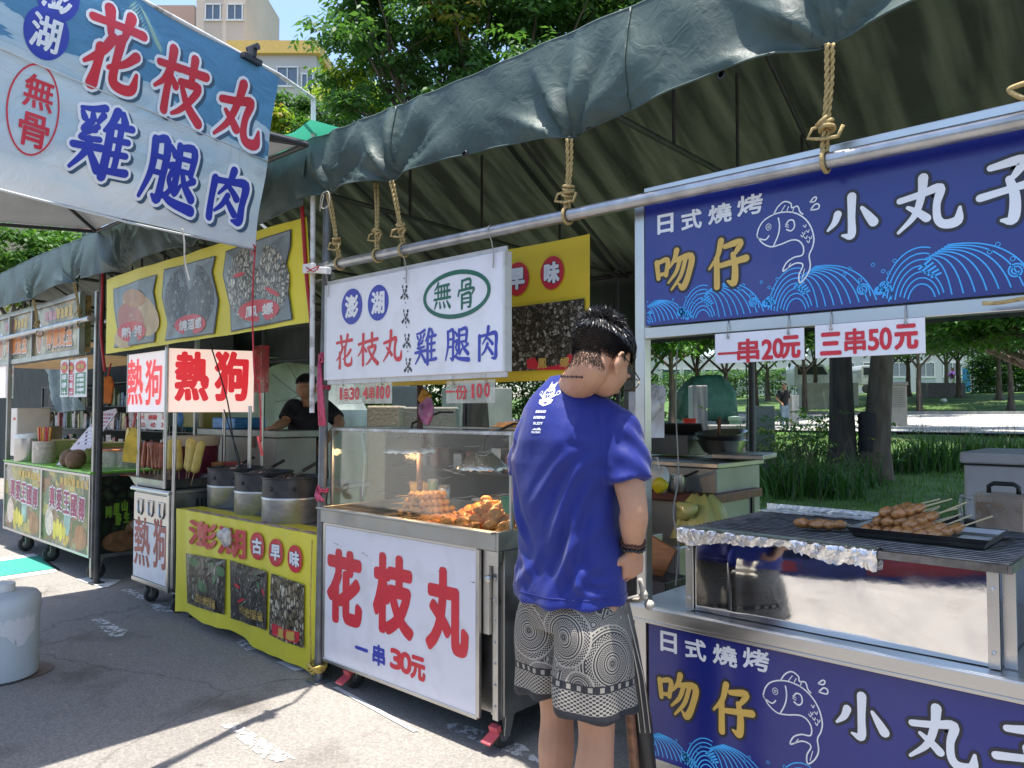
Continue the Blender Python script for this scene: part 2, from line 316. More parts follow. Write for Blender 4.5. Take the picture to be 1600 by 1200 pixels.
# brush-written characters: strokes as (x, y, half width) in a 100 x 100 cell
BRUSH = {
'花':[[(4,77,5),(40,79,4.5),(96,82,6)],[(30,95,7),(36,66,4)],[(70,97,7),(60,66,4)],[(42,62,6),(26,40,5),(4,24,2.5)],[(24,46,6),(25,24,5),(23,2,7)],[(88,52,6),(70,38,4.5),(44,27,3)],[(56,64,6),(54,36,5),(56,14,5.5),(72,8,6),(92,12,6),(95,31,2.5)]],
'枝':[[(3,68,4.5),(44,74,5.5)],[(27,97,7),(26,50,5.5),(26,3,6)],[(25,67,5),(16,46,4),(2,32,2.5)],[(29,58,3),(42,45,5.5)],[(48,75,5),(97,80,6)],[(70,98,6.5),(71,56,4.5)],[(50,55,5),(86,58,6),(76,34,5),(58,14,4),(42,3,2.5)],[(55,48,4),(72,25,6),(98,5,7.5)]],
'丸':[[(44,97,7.5),(41,66,6),(30,32,5),(5,5,2.5)],[(8,62,5),(40,68,5.5),(68,74,7),(63,46,5.5),(64,20,6),(74,9,7),(92,12,7.5),(96,34,2.5)],[(20,48,3),(36,36,5.5),(48,24,6.5)]],
'肉':[[(14,74,7),(13,40,6),(13,4,6.5)],[(12,72,5),(50,76,5),(86,78,7.5),(87,40,6),(85,10,7),(68,8,2.5)],[(54,98,7),(48,74,5),(28,50,2.5)],[(49,67,4),(62,58,5),(72,49,6)],[(50,50,5.5),(40,32,4.5),(24,18,2.5)],[(50,42,4),(62,30,5.5),(72,20,6)]],
'小':[[(52,97,8.5),(51,50,7),(50,10,7.5),(34,12,2.5)],[(26,62,7.5),(20,44,6),(7,28,2.5)],[(70,68,3.5),(80,50,7),(90,32,9)]],
'子':[[(20,86,5),(72,90,7.5),(60,72,5),(48,64,3)],[(50,66,5.5),(58,40,7),(54,10,7.5),(36,10,2.5)],[(2,46,6),(50,52,5.5),(98,58,7)]],
'吻':[[(6,74,6),(10,34,5)],[(7,72,4.5),(34,77,5.5),(30,40,5)],[(10,42,4),(30,44,4)],[(58,97,6.5),(52,76,5),(38,56,2.5)],[(50,72,4.5),(94,78,7),(88,36,6.5),(74,5,7),(62,14,2.5)],[(66,72,5),(56,44,4.5),(36,20,2.5)],[(80,72,5),(68,34,4.5),(44,2,2.5)]],
'仔':[[(36,97,6.5),(26,66,5),(4,42,2.5)],[(24,62,6),(24,3,6.5)],[(46,84,5),(84,88,7),(74,70,4.5),(64,64,3)],[(66,66,5),(71,40,6.5),(68,8,7),(52,12,2.5)],[(34,46,5),(99,54,7)]],
'雞':[[(46,97,5),(28,91,4),(8,88,2.5)],[(10,83,3),(15,75,4.5)],[(27,85,3),(29,77,4.5)],[(45,86,4.5),(38,75,3)],[(27,73,4.5),(15,59,3.5),(35,62,3.5)],[(38,68,4),(12,47,3),(44,51,4)],[(2,35,4.5),(50,40,5)],[(28,48,5),(23,28,4.5),(3,4,2.5)],[(29,34,4),(50,9,6)],[(68,98,6),(61,80,4.5),(50,66,2.5)],[(60,76,5),(60,2,6)],[(78,98,3.5),(83,86,5.5)],[(60,76,4),(97,80,5)],[(60,56,3.8),(93,59,4.4)],[(60,36,3.8),(93,39,4.4)],[(60,11,4),(99,15,5.5)],[(78,77,4.2),(78,13,4.2)]],
'腿':[[(12,92,5.5),(12,46,4.5),(2,6,2.5)],[(12,91,4),(34,94,6),(34,40,4.8),(33,8,5.5),(23,12,2.5)],[(13,68,3.5),(33,69,3.5)],[(13,45,3.5),(33,46,3.5)],[(60,93,4),(90,96,6),(88,56,4.5)],[(60,77,3.5),(87,79,3.5)],[(60,58,3.5),(88,60,3.5)],[(60,95,5.5),(60,26,5),(72,38,2.5)],[(96,50,5),(80,40,3)],[(70,56,3.5),(80,38,5),(97,22,6.5)],[(43,90,3),(52,79,5.5)],[(41,60,4),(53,62,5),(46,42,3.5),(53,28,4),(42,14,3)],[(42,17,3.5),(60,9,5.5),(99,4,7.5)]],
'無':[[(28,97,5),(18,82,4),(6,72,2.5)],[(20,84,4),(90,87,5)],[(8,62,4),(95,65,5)],[(4,38,4.5),(97,41,5)],[(28,84,4.2),(27,38,4.2)],[(46,84,4.2),(46,38,4.2)],[(63,85,4.2),(64,38,4.2)],[(80,86,4.2),(81,38,4.2)],[(18,27,5.5),(6,4,2.5)],[(36,26,3.5),(40,7,5.5)],[(58,26,3.5),(65,8,5.5)],[(78,28,3.5),(94,6,6.5)]],
'骨':[[(28,96,4.5),(28,64,4.2)],[(28,95,4.2),(74,97,5),(74,65,4.2)],[(50,79,4),(50,64,4)],[(50,80,3.8),(72,81,3.8)],[(12,64,4),(7,46,4)],[(12,63,4.2),(92,66,5),(86,48,3)],[(28,48,5),(28,2,5)],[(28,47,4.2),(74,50,5.5),(74,8,5),(60,6,2.5)],[(28,34,3.5),(73,35,3.5)],[(28,20,3.5),(73,21,3.5)]],
}
def _smooth(st, n=5):
    P = [np.array(p,float) for p in st]; Q = [2*P[0]-P[1]]+P+[2*P[-1]-P[-2]]; out = []
    for i in range(1, len(Q)-2):
        a,b,c,d = Q[i-1:i+3]
        for k in range(n):
            t = k/n; out.append(.5*((2*b)+(-a+c)*t+(2*a-5*b+4*c-d)*t*t+(-a+3*b-3*c+d)*t**3))
    return out+[P[-1]]
def brush(mb, ch, pl, u, v, w, h, mi, z, grow=0, wt=1.0):
    k = 0; s = math.sqrt(w*h)/100
    for st in BRUSH[ch]:
        pts = [(u+(p[0]-50)/100*w*.93, v+(p[1]-50)/100*h*.93, max(.6,p[2])*wt*s+grow) for p in _smooth(st)]
        zz = z+k*2e-5; k += 1; L = []; Rr = []
        for i, (x,y,r) in enumerate(pts):
            a = pts[max(0,i-1)]; b = pts[min(len(pts)-1,i+1)]; dx, dy = b[0]-a[0], b[1]-a[1]; l = math.hypot(dx,dy) or 1
            L.append(pl.map(x-dy/l*r, y+dx/l*r, zz)); Rr.append(pl.map(x+dy/l*r, y-dx/l*r, zz))
        n = len(pts); mb.add(L+Rr, [(i, n+i, n+i+1, i+1) for i in range(n-1)], mi)
        for q, (i, sgn) in enumerate(((0,-1),(n-1,1))):      # blunt round ends
            x,y,r = pts[i]; o2 = pts[1] if i == 0 else pts[n-2]; dx, dy = (x-o2[0]), (y-o2[1]); l = math.hypot(dx,dy) or 1; th = math.atan2(dy,dx)
            mb.add([pl.map(x+r*math.cos(th+t)*(1 if abs(t) < 1.4 else 1), y+r*math.sin(th+t), zz) for t in (-1.57,-1.0,-.35,.35,1.0,1.57)], [tuple(range(6))], mi)
        for i in range(1, n-1):      # round off sharp bends
            (ax,ay,_), (x,y,r), (bx_,by_,_) = pts[i-1:i+2]; d1 = math.atan2(y-ay,x-ax); d2 = math.atan2(by_-y,bx_-x)
            if abs((d2-d1+PI)%(2*PI)-PI) > .3: k += 1; mb.add([pl.map(x+r*math.cos(j*PI/6), y+r*math.sin(j*PI/6), z+k*2e-5) for j in range(12)], [tuple(range(12))], mi)
def T(mb, ch, pl, cx, cy, wp, hp, th=0, mi=0, z=.0015, grow=0, br=False, wt=1.0):
    """one character (or short word): centre, width, height and stroke half-width as measured in the photograph, put on the panel"""
    u, v = pl.uv(cx,cy); su, sv = pl.sc(u,v); w, h = wp/su, hp/sv; g = grow/((su+sv)/2)
    if br: brush(mb, ch, pl, u, v, w, h, mi, z, g, wt)
    else: put(mb, ch, pl, u, v, w, h, th/((su+sv)/2), mi, z, g)
def disc(mb, pl, u, v, a, b, mi, z, n=36, inner=0):
    o = [pl.map(u+a*math.cos(2*PI*j/n), v+b*math.sin(2*PI*j/n), z) for j in range(n)]
    if not inner: mb.add(o, [tuple(range(n))], mi)
    else:
        q = [pl.map(u+(a-inner)*math.cos(2*PI*j/n), v+(b-inner)*math.sin(2*PI*j/n), z) for j in range(n)]
        mb.add(o+q, [(j,(j+1)%n,n+(j+1)%n,n+j) for j in range(n)], mi)
def Tdisc(mb, pl, cx, cy, wp, hp, mi, z, inner=0):
    u, v = pl.uv(cx,cy); su, sv = pl.sc(u,v); disc(mb, pl, u, v, wp/2/su, hp/2/sv, mi, z, inner=inner/su)
def line(mb, pl, pts, r, mi, z):
    """painted line of constant half-width r along (u, v) points"""
    n = len(pts); L = []; Q = []
    for i, (x,y) in enumerate(pts):
        a = pts[max(0,i-1)]; b = pts[min(n-1,i+1)]; dx, dy = b[0]-a[0], b[1]-a[1]; l = math.hypot(dx,dy) or 1
        L.append(pl.map(x-dy/l*r,y+dx/l*r,z)); Q.append(pl.map(x+dy/l*r,y-dx/l*r,z))
    mb.add(L+Q, [(i,n+i,n+i+1,i+1) for i in range(n-1)], mi)
def poly(mb, pl, pts, mi, z): mb.add([pl.map(a,b,z) for a,b in pts], [tuple(range(len(pts)))], mi)
def spl(pts, n=6): return [(p[0],p[1]) for p in _smooth([(a,b,0) for a,b in pts], n)]

# ------------------------------------------------------------------ ground, road, park
TZ = [(-50,0),(5.6,.1),(8,.12),(12,.4),(16,.6),(22,.82),(28,.9),(38,1.3),(42,1.55),(48,2.1),(60,2.9),(75,3.1),(130,3.2)]
def terr(x, y):
    for (a,za),(b,zb) in zip(TZ,TZ[1:]):
        if y <= b: t = (y-a)/(b-a); return za+(zb-za)*t
    return TZ[-1][1]
ASPH = bpy.data.materials.new('asphalt'); ASPH.use_nodes = True
def _asph():
    n = ASPH.node_tree.nodes; l = ASPH.node_tree.links; p = n['Principled BSDF']; p.inputs['Roughness'].default_value = .85
    tc = n.new('ShaderNodeTexCoord')
    def nz(s, d=6):
        x = n.new('ShaderNodeTexNoise'); x.inputs['Scale'].default_value = s; x.inputs['Detail'].default_value = d; l.new(tc.outputs['Object'], x.inputs['Vector']); return x.outputs['Fac']
    big = ramp(n,l,nz(.7),[(.3,(.215,.2,.182)),(.7,(.285,.265,.24))])
    v = n.new('ShaderNodeTexVoronoi'); v.inputs['Scale'].default_value = 110; l.new(tc.outputs['Object'], v.inputs['Vector'])
    sp = n.new('ShaderNodeSeparateColor'); l.new(v.outputs['Color'], sp.inputs[0])
    gr = ramp(n,l,sp.outputs[0],[(0,(.72,.72,.72)),(.55,(.97,.97,.97)),(1,(1.3,1.28,1.25))])
    m = n.new('ShaderNodeMix'); m.data_type = 'RGBA'; m.blend_type = 'MULTIPLY'; m.inputs[0].default_value = .75; l.new(big, m.inputs[6]); l.new(gr, m.inputs[7])
    # oily stains and dropped bits
    st = ramp(n,l,nz(2.3,8),[(.56,(1,1,1)),(.72,(.62,.6,.58))]); m2 = n.new('ShaderNodeMix'); m2.data_type = 'RGBA'; m2.blend_type = 'MULTIPLY'; m2.inputs[0].default_value = 1; l.new(m.outputs[2], m2.inputs[6]); l.new(st, m2.inputs[7])
    v3 = n.new('ShaderNodeTexVoronoi'); v3.inputs['Scale'].default_value = 3.5; v3.inputs['Randomness'].default_value = 1; l.new(tc.outputs['Object'], v3.inputs['Vector'])
    sp2 = ramp(n,l,v3.outputs['Distance'],[(.035,(.75,.72,.66)),(.05,(0,0,0))]); m3 = n.new('ShaderNodeMix'); m3.data_type = 'RGBA'; m3.blend_type = 'LIGHTEN'; m3.inputs[0].default_value = .35; l.new(m2.outputs[2], m3.inputs[6]); l.new(sp2, m3.inputs[7])
    dn = n.new('ShaderNodeTexNoise'); dn.inputs['Scale'].default_value = 3; dn.inputs['Detail'].default_value = 5; l.new(tc.outputs['Object'], dn.inputs['Vector']); dm = n.new('ShaderNodeMix'); dm.data_type = 'VECTOR'; dm.inputs[0].default_value = .25; l.new(tc.outputs['Object'], dm.inputs[4]); l.new(dn.outputs['Color'], dm.inputs[5])
    ve = n.new('ShaderNodeTexVoronoi'); ve.feature = 'DISTANCE_TO_EDGE'; ve.inputs['Scale'].default_value = .75; l.new(dm.outputs[1], ve.inputs['Vector']); ck = ramp(n,l,ve.outputs['Distance'],[(.0,(.5,.5,.5)),(.007,(1,1,1))]); m4 = n.new('ShaderNodeMix'); m4.data_type = 'RGBA'; m4.blend_type = 'MULTIPLY'; m4.inputs[0].default_value = .7; l.new(m3.outputs[2], m4.inputs[6]); l.new(ck, m4.inputs[7])
    l.new(m4.outputs[2], p.inputs['Base Color'])
    bp = n.new('ShaderNodeBump'); bp.inputs['Strength'].default_value = .4; bp.inputs['Distance'].default_value = .003; l.new(v.outputs['Distance'], bp.inputs['Height']); l.new(bp.outputs[0], p.inputs['Normal'])
_asph()
GRASSG = pm('lawn soil and turf', (.06,.13,.022), .9, var=.55, vs=1.6, dirt=.5, dcol=(.13,.105,.05), ds=.8, bump=.8, bs=60)
PAVE = pm('pale paving', (.4,.39,.36), .8, var=.12, vs=1, dirt=.25)
mb = MB(); mb.add([(-300,-200,0),(60,-200,0),(60,5.5,0),(-300,5.5,0)], [(0,1,2,3)]); tag(mb.build('road', ASPH), kind='structure')
xs = [-300,-160,-100]+list(range(-70,41,2))+[60]; ys = [5.5,6,7,8,10,12,14,16,19,22,25,28,32,36,38,40,42,44,46,48,52,56,60,66,75,100,160,300]
mb = MB(); mb.grid([[V((x,y,terr(x,y)+(.05*math.sin(x*1.3+y*.7)*math.sin(y*.9) if 9 < y < 60 else 0))) for y in ys] for x in xs]); tag(mb.build('lawn', GRASSG, smooth=180), kind='structure')
mb = MB(); mb.b2((-120,5.38,-.05),(60,5.5,.12)); tag(mb.build('kerb', PAVE), kind='structure')
mb = MB()
P = []
for y in (23,25,28,30,32,34,36,38):
    P.append([V((x,y,terr(x,y)+.09)) for x in [-15-(y-23)*.35]+list(range(-12,41,2))])
mb.grid(P); tag(mb.build('paved_path', PAVE, smooth=180), kind='structure')
mb = MB(); mb.grid([[V((x,y,terr(x,y)+.10)) for y in (24,25,28,31)] for x in range(-60,-21,2)]); tag(mb.build('paved_path', PAVE, smooth=180), kind='structure')
mb = MB(); mb.b2((-21,38,1.1),(40,38.25,1.52)); tag(mb.build('path_kerb', pm('path kerb stone',(.3,.3,.28),.8,var=.2)), kind='structure')
# worn painted marks on the road
def wornpaint(name, col, thr=.5, sc=18, st=(1,1,1)):
    m = bpy.data.materials.new(name); m.use_nodes = True; n = m.node_tree.nodes; l = m.node_tree.links; p = n['Principled BSDF']
    tc = n.new('ShaderNodeTexCoord'); mp = n.new('ShaderNodeMapping'); mp.inputs['Scale'].default_value = st; l.new(tc.outputs['Object'], mp.inputs[0])
    x = n.new('ShaderNodeTexNoise'); x.inputs['Scale'].default_value = sc; x.inputs['Detail'].default_value = 8; x.inputs['Roughness'].default_value = .7; l.new(mp.outputs[0], x.inputs['Vector'])
    p.inputs['Base Color'].default_value = (*col,1); p.inputs['Roughness'].default_value = .7
    l.new(ramp(n,l,x.outputs['Fac'],[(thr-.03,(0,0,0)),(thr+.03,(1,1,1))]), p.inputs['Alpha']); return m
PAINTW = wornpaint('worn white road paint', (.62,.62,.6), .5); PAINTW2 = wornpaint('white road paint', (.68,.68,.66), .3)
TEAL = wornpaint('teal road paint', (.035,.3,.22), .22, 4)
def mark(pts, m, name='road_marking', z=.004):
    mb = MB(); mb.add([at(x,y,Z=z) for x,y in pts], [tuple(range(len(pts)))]); return tag(mb.build(name, m), kind='structure')
mark([(-120,895),(60,868),(86,888),(-120,918)], TEAL)
mark([(-120,919),(86,889),(90,893),(-120,925)], PAINTW2); mark([(-120,894),(-120,888),(52,865),(60,868)], PAINTW2)
mark([(118,905),(140,902),(190,906),(176,914),(150,915)], PAINTW2, z=.005); mark([(150,918),(178,911),(170,917),(152,919)], PAINTW2, z=.006)
mark([(142,968),(158,966),(200,985),(190,995),(172,994)], PAINTW); mark([(345,1132),(372,1130),(462,1185),(420,1192)], PAINTW)
mark([(186,921),(206,920),(236,934),(222,938)], PAINTW); mark([(230,945),(262,942),(286,955),(250,957)], PAINTW)
mark([(520,1074),(529,1073),(655,1142),(645,1143)], PAINTW2, z=.005)
mark([(365,1000),(400,998),(420,1012),(385,1016)], PAINTW)
mark([(685,1132),(720,1130),(820,1165),(850,1195),(760,1165)], PAINTW); mark([(432,1034),(470,1030),(492,1044),(460,1048)], PAINTW2)
mb = MB(); c = at(20,925,Z=.006)
for k in range(7): a = at(66+k*3.5,873+k*2.3,Z=.007); b = at(70+k*3.5,873+k*2.3,Z=.007); d_ = at(73+k*3.5,877+k*2.3,Z=.007); e = at(69+k*3.5,877+k*2.3,Z=.007); mb.add([a,b,d_,e],[(0,1,2,3)])
tag(mb.build('drain_grate', BLACK), kind='structure')

# ------------------------------------------------------------------ far buildings
def building(name, label, px0, px1, ytop, D, col, yaw=0, floors=None, wins=None, roofcol=None, depth=14, zbase=0, cap=None):
    a = at(px0, ytop, D=D); b = at(px1, ytop, D=D); Wd = (V((b.x,b.y,0))-V((a.x,a.y,0))).length; H = (a.z+b.z)/2
    d = (V((b.x-a.x,b.y-a.y,0))).normalized(); nrm = V((-d.y,d.x,0)); rot = Matrix((d,nrm,V((0,0,1)))).transposed()
    mid = (a+b)/2; base = V((mid.x,mid.y,zbase))+nrm*depth/2
    t = thing(name, label, 'building', base)
    mb = MB(); mb.box(V((base.x,base.y,(H+zbase)/2)), (Wd,depth,H-zbase), 0, rot)
    mb.build('wall', pm(name+' render', col, .8, var=.08, vs=.3, dirt=.35, dcol=tuple(c*.6 for c in col), ds=.15), t)
    if cap:
        mb = MB(); h, ov, cc = cap; mb.box(V((base.x,base.y,H+h/2)), (Wd+2*ov,depth+2*ov,h), 0, rot); mb.build('parapet', pm(name+' parapet', cc, .75, var=.06), t)
    fr = pm(name+' window frame', (.55,.55,.53), .4, .3); gl = pm(name+' window glass', (.07,.1,.14), .08, 0, spec=1)
    for (wx, wy, ww, wh) in (wins or []):      # as fractions of the facade, size in metres
        c = V((base.x,base.y,0))-nrm*(depth/2)+d*((wx-.5)*Wd)+V((0,0,H-wy))
        f = MB()
        for (ox,oz,sx,sz) in ((0,wh/2,ww+.16,.12),(0,-wh/2,ww+.3,.14),(-ww/2,0,.1,wh),(ww/2,0,.1,wh),(0,0,.07,wh)): f.box(c+d*ox+V((0,0,oz))-nrm*.04, (sx,.16,sz), 0, rot)
        fo = f.build('window', fr, t); g = MB(); g.box(c-nrm*.0, (ww,.05,wh), 0, rot); g.build('pane', gl, fo)
    return t
building('apartment_tower','tall beige apartment tower behind the blue sky banner', 308, 384, -60, 62, (.5,.42,.35), wins=[(.35,1.2,1.2,1.2),(.8,4.2,1.2,1.3),(.35,4.2,1.2,1.3)], depth=9)
building('apartment_building','grey apartment block with a yellow band along its roof', 364, 494, 86, 55, (.42,.4,.38), wins=[(.28,2.2,1.6,1.5),(.66,1.6,1.5,1.4),(.66,4.6,1.6,1.6),(.28,5.0,1.6,1.5),(.9,2.0,.8,1.2)], depth=10, cap=(.9,.35,(.55,.36,.1)))
building('brown_building','brown tiled building partly behind the top of the banner', 232, 304, 8, 70, (.4,.26,.2), wins=[(.5,2.0,1.4,1.4)], depth=10)
building('cream_building','cream building at the left edge of the photo', -60, 14, -30, 60, (.6,.52,.42), wins=[(.75,5.0,1.4,1.5)], depth=10)
building('orange_building','orange brick building with blue glass beyond the left trees', 60, 150, 352, 70, (.45,.25,.14), wins=[(.25,1.4,1.2,1.8),(.55,1.4,2.2,1.8),(.85,1.4,1.2,1.8),(.25,4.4,1.2,1.8),(.55,4.4,2.2,1.8)], depth=10)
building('white_building','long white low building beyond the park trees', 1030, 1330, 556, 85, (.42,.42,.41), wins=[(k/9+.06,2.2,2.0,1.4) for k in range(9)], depth=8, zbase=2.5)
building('pale_building','pale cream building between the far park trees', 960, 1070, 470, 95, (.38,.34,.27), wins=[(.3,3,2,2),(.7,3,2,2),(.3,7,2,2),(.7,7,2,2)], depth=8, zbase=2.5)
building('grey_building','grey building with dark windows behind the park at the right', 1300, 1800, 540, 95, (.36,.36,.36), wins=[(k/12+.04,3.0,2.2,1.8) for k in range(12)], depth=8, zbase=2.5)

# ------------------------------------------------------------------ trees
BARK = pm('bark', (.1,.075,.055), .9, var=.45, vs=9, bump=.9, bs=30, stretch=(1,1,.25)); BARKD = pm('dark wet bark', (.035,.028,.022), .85, var=.5, vs=9, bump=1, bs=28, stretch=(1,1,.25))
LEAFA = leafmat('deep green leaves', (.035,.09,.028), (.085,.18,.05), .42); LEAFB = leafmat('mid green leaves', (.035,.1,.02), (.09,.19,.04)); LEAFF = leafmat('fresh yellow green leaves', (.16,.26,.03), (.34,.36,.06), .45); LEAFR = leafmat('reddish young leaves', (.26,.16,.05), (.3,.24,.06), .4)
def leafcloud(name, pts, size, mats, par, mi=None, droop=.5, k=7):
    """each point carries a twig of k drooping leaflets"""
    pts = np.asarray(pts,float); n = len(pts); off = np.array(ORG.get(par.name, V())) if par else 0
    az = npr.uniform(0,2*PI,n); tw = np.stack([np.cos(az),np.sin(az),npr.uniform(-.6,.35,n)],1); tw /= np.linalg.norm(tw,axis=1)[:,None]
    base = np.repeat(pts,k,0); T_ = np.repeat(tw,k,0); j = np.tile(np.arange(k),n)
    base = base+T_*(j[:,None]/k)*size*2.6
    side = np.cross(T_, [0,0,1.]); side /= np.linalg.norm(side,axis=1)[:,None]+1e-9
    d = T_*.45+side*np.where(j%2,1,-1)[:,None]*.8+np.array([0,0,-droop])+npr.normal(0,.25,base.shape); d /= np.linalg.norm(d,axis=1)[:,None]
    L = size*npr.uniform(.7,1.25,len(base))[:,None]; nn = np.cross(d, npr.normal(0,1,base.shape)*.5+[0,0,1]); nn /= np.linalg.norm(nn,axis=1)[:,None]+1e-9
    upv = np.cross(nn,d); tip = base+d*L; m1 = base+d*L*.45
    a = m1+nn*L*.2+upv*L*.05; b = m1-nn*L*.2+upv*L*.05
    Vt = np.stack([base,a,tip,b],1).reshape(-1,3)-off; N = len(base)
    me = bpy.data.meshes.new(name); me.vertices.add(4*N); me.vertices.foreach_set('co', Vt.ravel())
    idx = (np.arange(N)[:,None]*4+np.array([0,1,2,3])).ravel()
    me.loops.add(4*N); me.loops.foreach_set('vertex_index', idx.astype(np.int32)); me.polygons.add(N); me.polygons.foreach_set('loop_start', (np.arange(N)*4).astype(np.int32))
    for m in mats: me.materials.append(m)
    if mi is not None: me.polygons.foreach_set('material_index', np.repeat(np.asarray(mi,np.int32),k))
    me.update(calc_edges=True); me.validate()
    o = bpy.data.objects.new(name, me); C.objects.link(o)
    if par: o.parent = par; ORG[o.name] = V(off) if par else V()
    return o
def tree(name, label, base, blobs, ntw, size, r0=.2, group=None, mats=None, bark=None, fresh=.06, fork=None, lean=(0,0), cat='tree', k=7):
    base = V(base); t = thing(name, label, cat, base, group); bark = bark or BARK
    cen = sum((V(b[0]) for b in blobs), V())/len(blobs); zf = fork or (base.z+(cen.z-base.z)*.5)
    top = V((base.x+(cen.x-base.x)*.35+lean[0], base.y+(cen.y-base.y)*.35+lean[1], zf)); mb = MB(); K = 9; n = 14; rings = []
    for i in range(K):
        f = i/(K-1); p = base.lerp(top,f)+V((math.sin(f*5+base.x),math.cos(f*4+base.y),0))*r0*.18*f; rr = r0*(1-.38*f)*(1+.55*math.exp(-f*12))
        rings.append([p+V((math.cos(2*PI*j/n),math.sin(2*PI*j/n),0))*rr*(1+.07*math.sin(3*j+i*.8)+.05*math.sin(5*j-i)) for j in range(n)])
    mb.loft(rings); mb.build('trunk', bark, t, smooth=60)
    mb = MB()
    for c, r in blobs:
        c = V(c); q = top-V((0,0,r0*.5)); L = (c-q).length
        pts = [q.lerp(c,f)+V((rnd.uniform(-1,1),rnd.uniform(-1,1),rnd.uniform(-.3,1)))*L*.05*(0 < f < 1) for f in (0,.3,.6,.9)]
        mb.tube(pts, [r0*.42,r0*.3,r0*.2,r0*.07], 7)
        for _ in range(4):
            s_ = q.lerp(c,rnd.uniform(.5,.9)); e = c+V((rnd.gauss(0,1),rnd.gauss(0,1),rnd.gauss(0,.6))).normalized()*r*.9; mb.tube([s_,(s_+e)/2+V((0,0,.08*r)),e],[r0*.14,r0*.09,r0*.03],5)
    mb.build('limbs', bark, t, smooth=60)
    tot = sum(b[1]**2 for b in blobs); pts = []; mi = []
    for c, r in blobs:
        n = int(ntw*r*r/tot); sub = max(3,int(n/38)); cs = []
        for _ in range(sub):
            v = npr.normal(0,1,3); v /= np.linalg.norm(v); v[2] *= .75; cs.append((np.array(c)+v*r*npr.uniform(.55,1.0)**.6, npr.random() < fresh))
        for _ in range(n):
            q, f = cs[npr.integers(sub)]; v = npr.normal(0,1,3)*np.array([1,1,.5]); pts.append(q+v*r*.17); mi.append((1 if npr.random() < .92 else 2) if f else 0)
    leafcloud('crown', pts, size, mats or [LEAFA,LEAFF,LEAFR], t, mi, k=k)
    return t
def gz(p): return V((p.x,p.y,terr(p.x,p.y)))
B = lambda l, D: [(at(x,y,D=D+dd), r) for x,y,r,dd in l]
tree('leafy_tree','big dark green tree rising behind the green tarp roof', gz(at(745,640,D=11.5)), B([(595,70,1.0,0),(690,45,1.3,.4),(800,70,1.25,0),(900,60,1.2,.3),(620,10,1.2,.6),(740,-60,1.4,.2),(880,-40,1.4,.4),(650,150,.75,-.3),(590,170,.55,-.5),(760,140,.8,.2),(560,25,.55,0),(1000,-40,1.2,.5),(680,190,.6,-.2)],11.5), 5600, .135, .22, fresh=.06)
tree('leafy_tree','glossy tree with fresh yellow tips left of the big tree, above the white banner post', gz(at(470,640,D=14)), B([(470,165,.75,0),(520,190,.7,.3),(445,200,.6,0),(560,175,.7,.2),(600,215,.8,0),(500,230,.7,-.2)],14), 1500, .13, .13, fresh=.35)
tree('leafy_tree','tree with bright yellow green shoots just over the tarp top at the right', gz(at(985,640,D=12.5)), B([(975,25,.6,0),(1010,-20,.9,.3),(940,0,.8,.2),(1060,-50,.9,0)],12.5), 1300, .125, .16, fresh=.5)
tree('leafy_tree','bright green spreading tree above the far left tarp roof', gz(at(40,640,D=18)), B([(10,400,1.0,0),(60,395,.9,.3),(90,420,.7,0),(-40,390,1.2,.3),(20,430,.9,0)],18), 1700, .16, .18, mats=[LEAFB,LEAFF,LEAFR], fresh=.1)
tree('leafy_tree','sunny tree seen over the pale tarp shelter behind the vendor', gz(at(440,640,D=16)), B([(430,560,.9,0),(480,560,.9,.3),(400,540,.9,0),(520,590,.8,0),(460,520,1.0,0)],16), 1900, .15, .16, mats=[LEAFB,LEAFF,LEAFR], fresh=.08)
g2 = gz(at(1317,745,D=12)); g3 = gz(at(1365,752,D=11.8))
hi = lambda g, s: [((g.x+dx*s,g.y+dy*s,g.z+dz),r) for dx,dy,dz,r in ((0,0,5.2,1.5),(1.3,.4,5.0,1.3),(-1.3,-.2,5.1,1.3),(.4,1.4,5.4,1.3),(-.3,-1.4,5.3,1.3),(0,.2,6.3,1.4))]
tree('park_tree','dark bare trunk, left of the pair of thick trunks behind the grill', g2, hi(g2,1.3), 2300, .16, .2, bark=BARKD, fork=g2.z+3.6)
t3 = tree('park_tree','thick grey trunk with a black wrapped band, right of the pair behind the grill', g3, hi(g3+V((.9,0,0)),1.3), 2300, .16, .2, bark=BARK, fork=g3.z+3.6)
mb = MB(); rings = []
for i in range(9):
    z = g3.z+.42+i*.075; rings.append([V((g3.x+math.cos(2*PI*j/18)*(.205+.012*math.sin(j*2.3+i*1.9)+.008*math.sin(j*5+i)), g3.y+.0+math.sin(2*PI*j/18)*(.205+.012*math.sin(j*2.3+i*1.9)), z+.03*math.sin(j*1.1))) for j in range(18)])
mb.loft(rings, caps=(False,False)); mb.build('black_wrap', pm('black shade netting',(.012,.012,.014),.6,var=.3,bump=.5), t3, smooth=180)
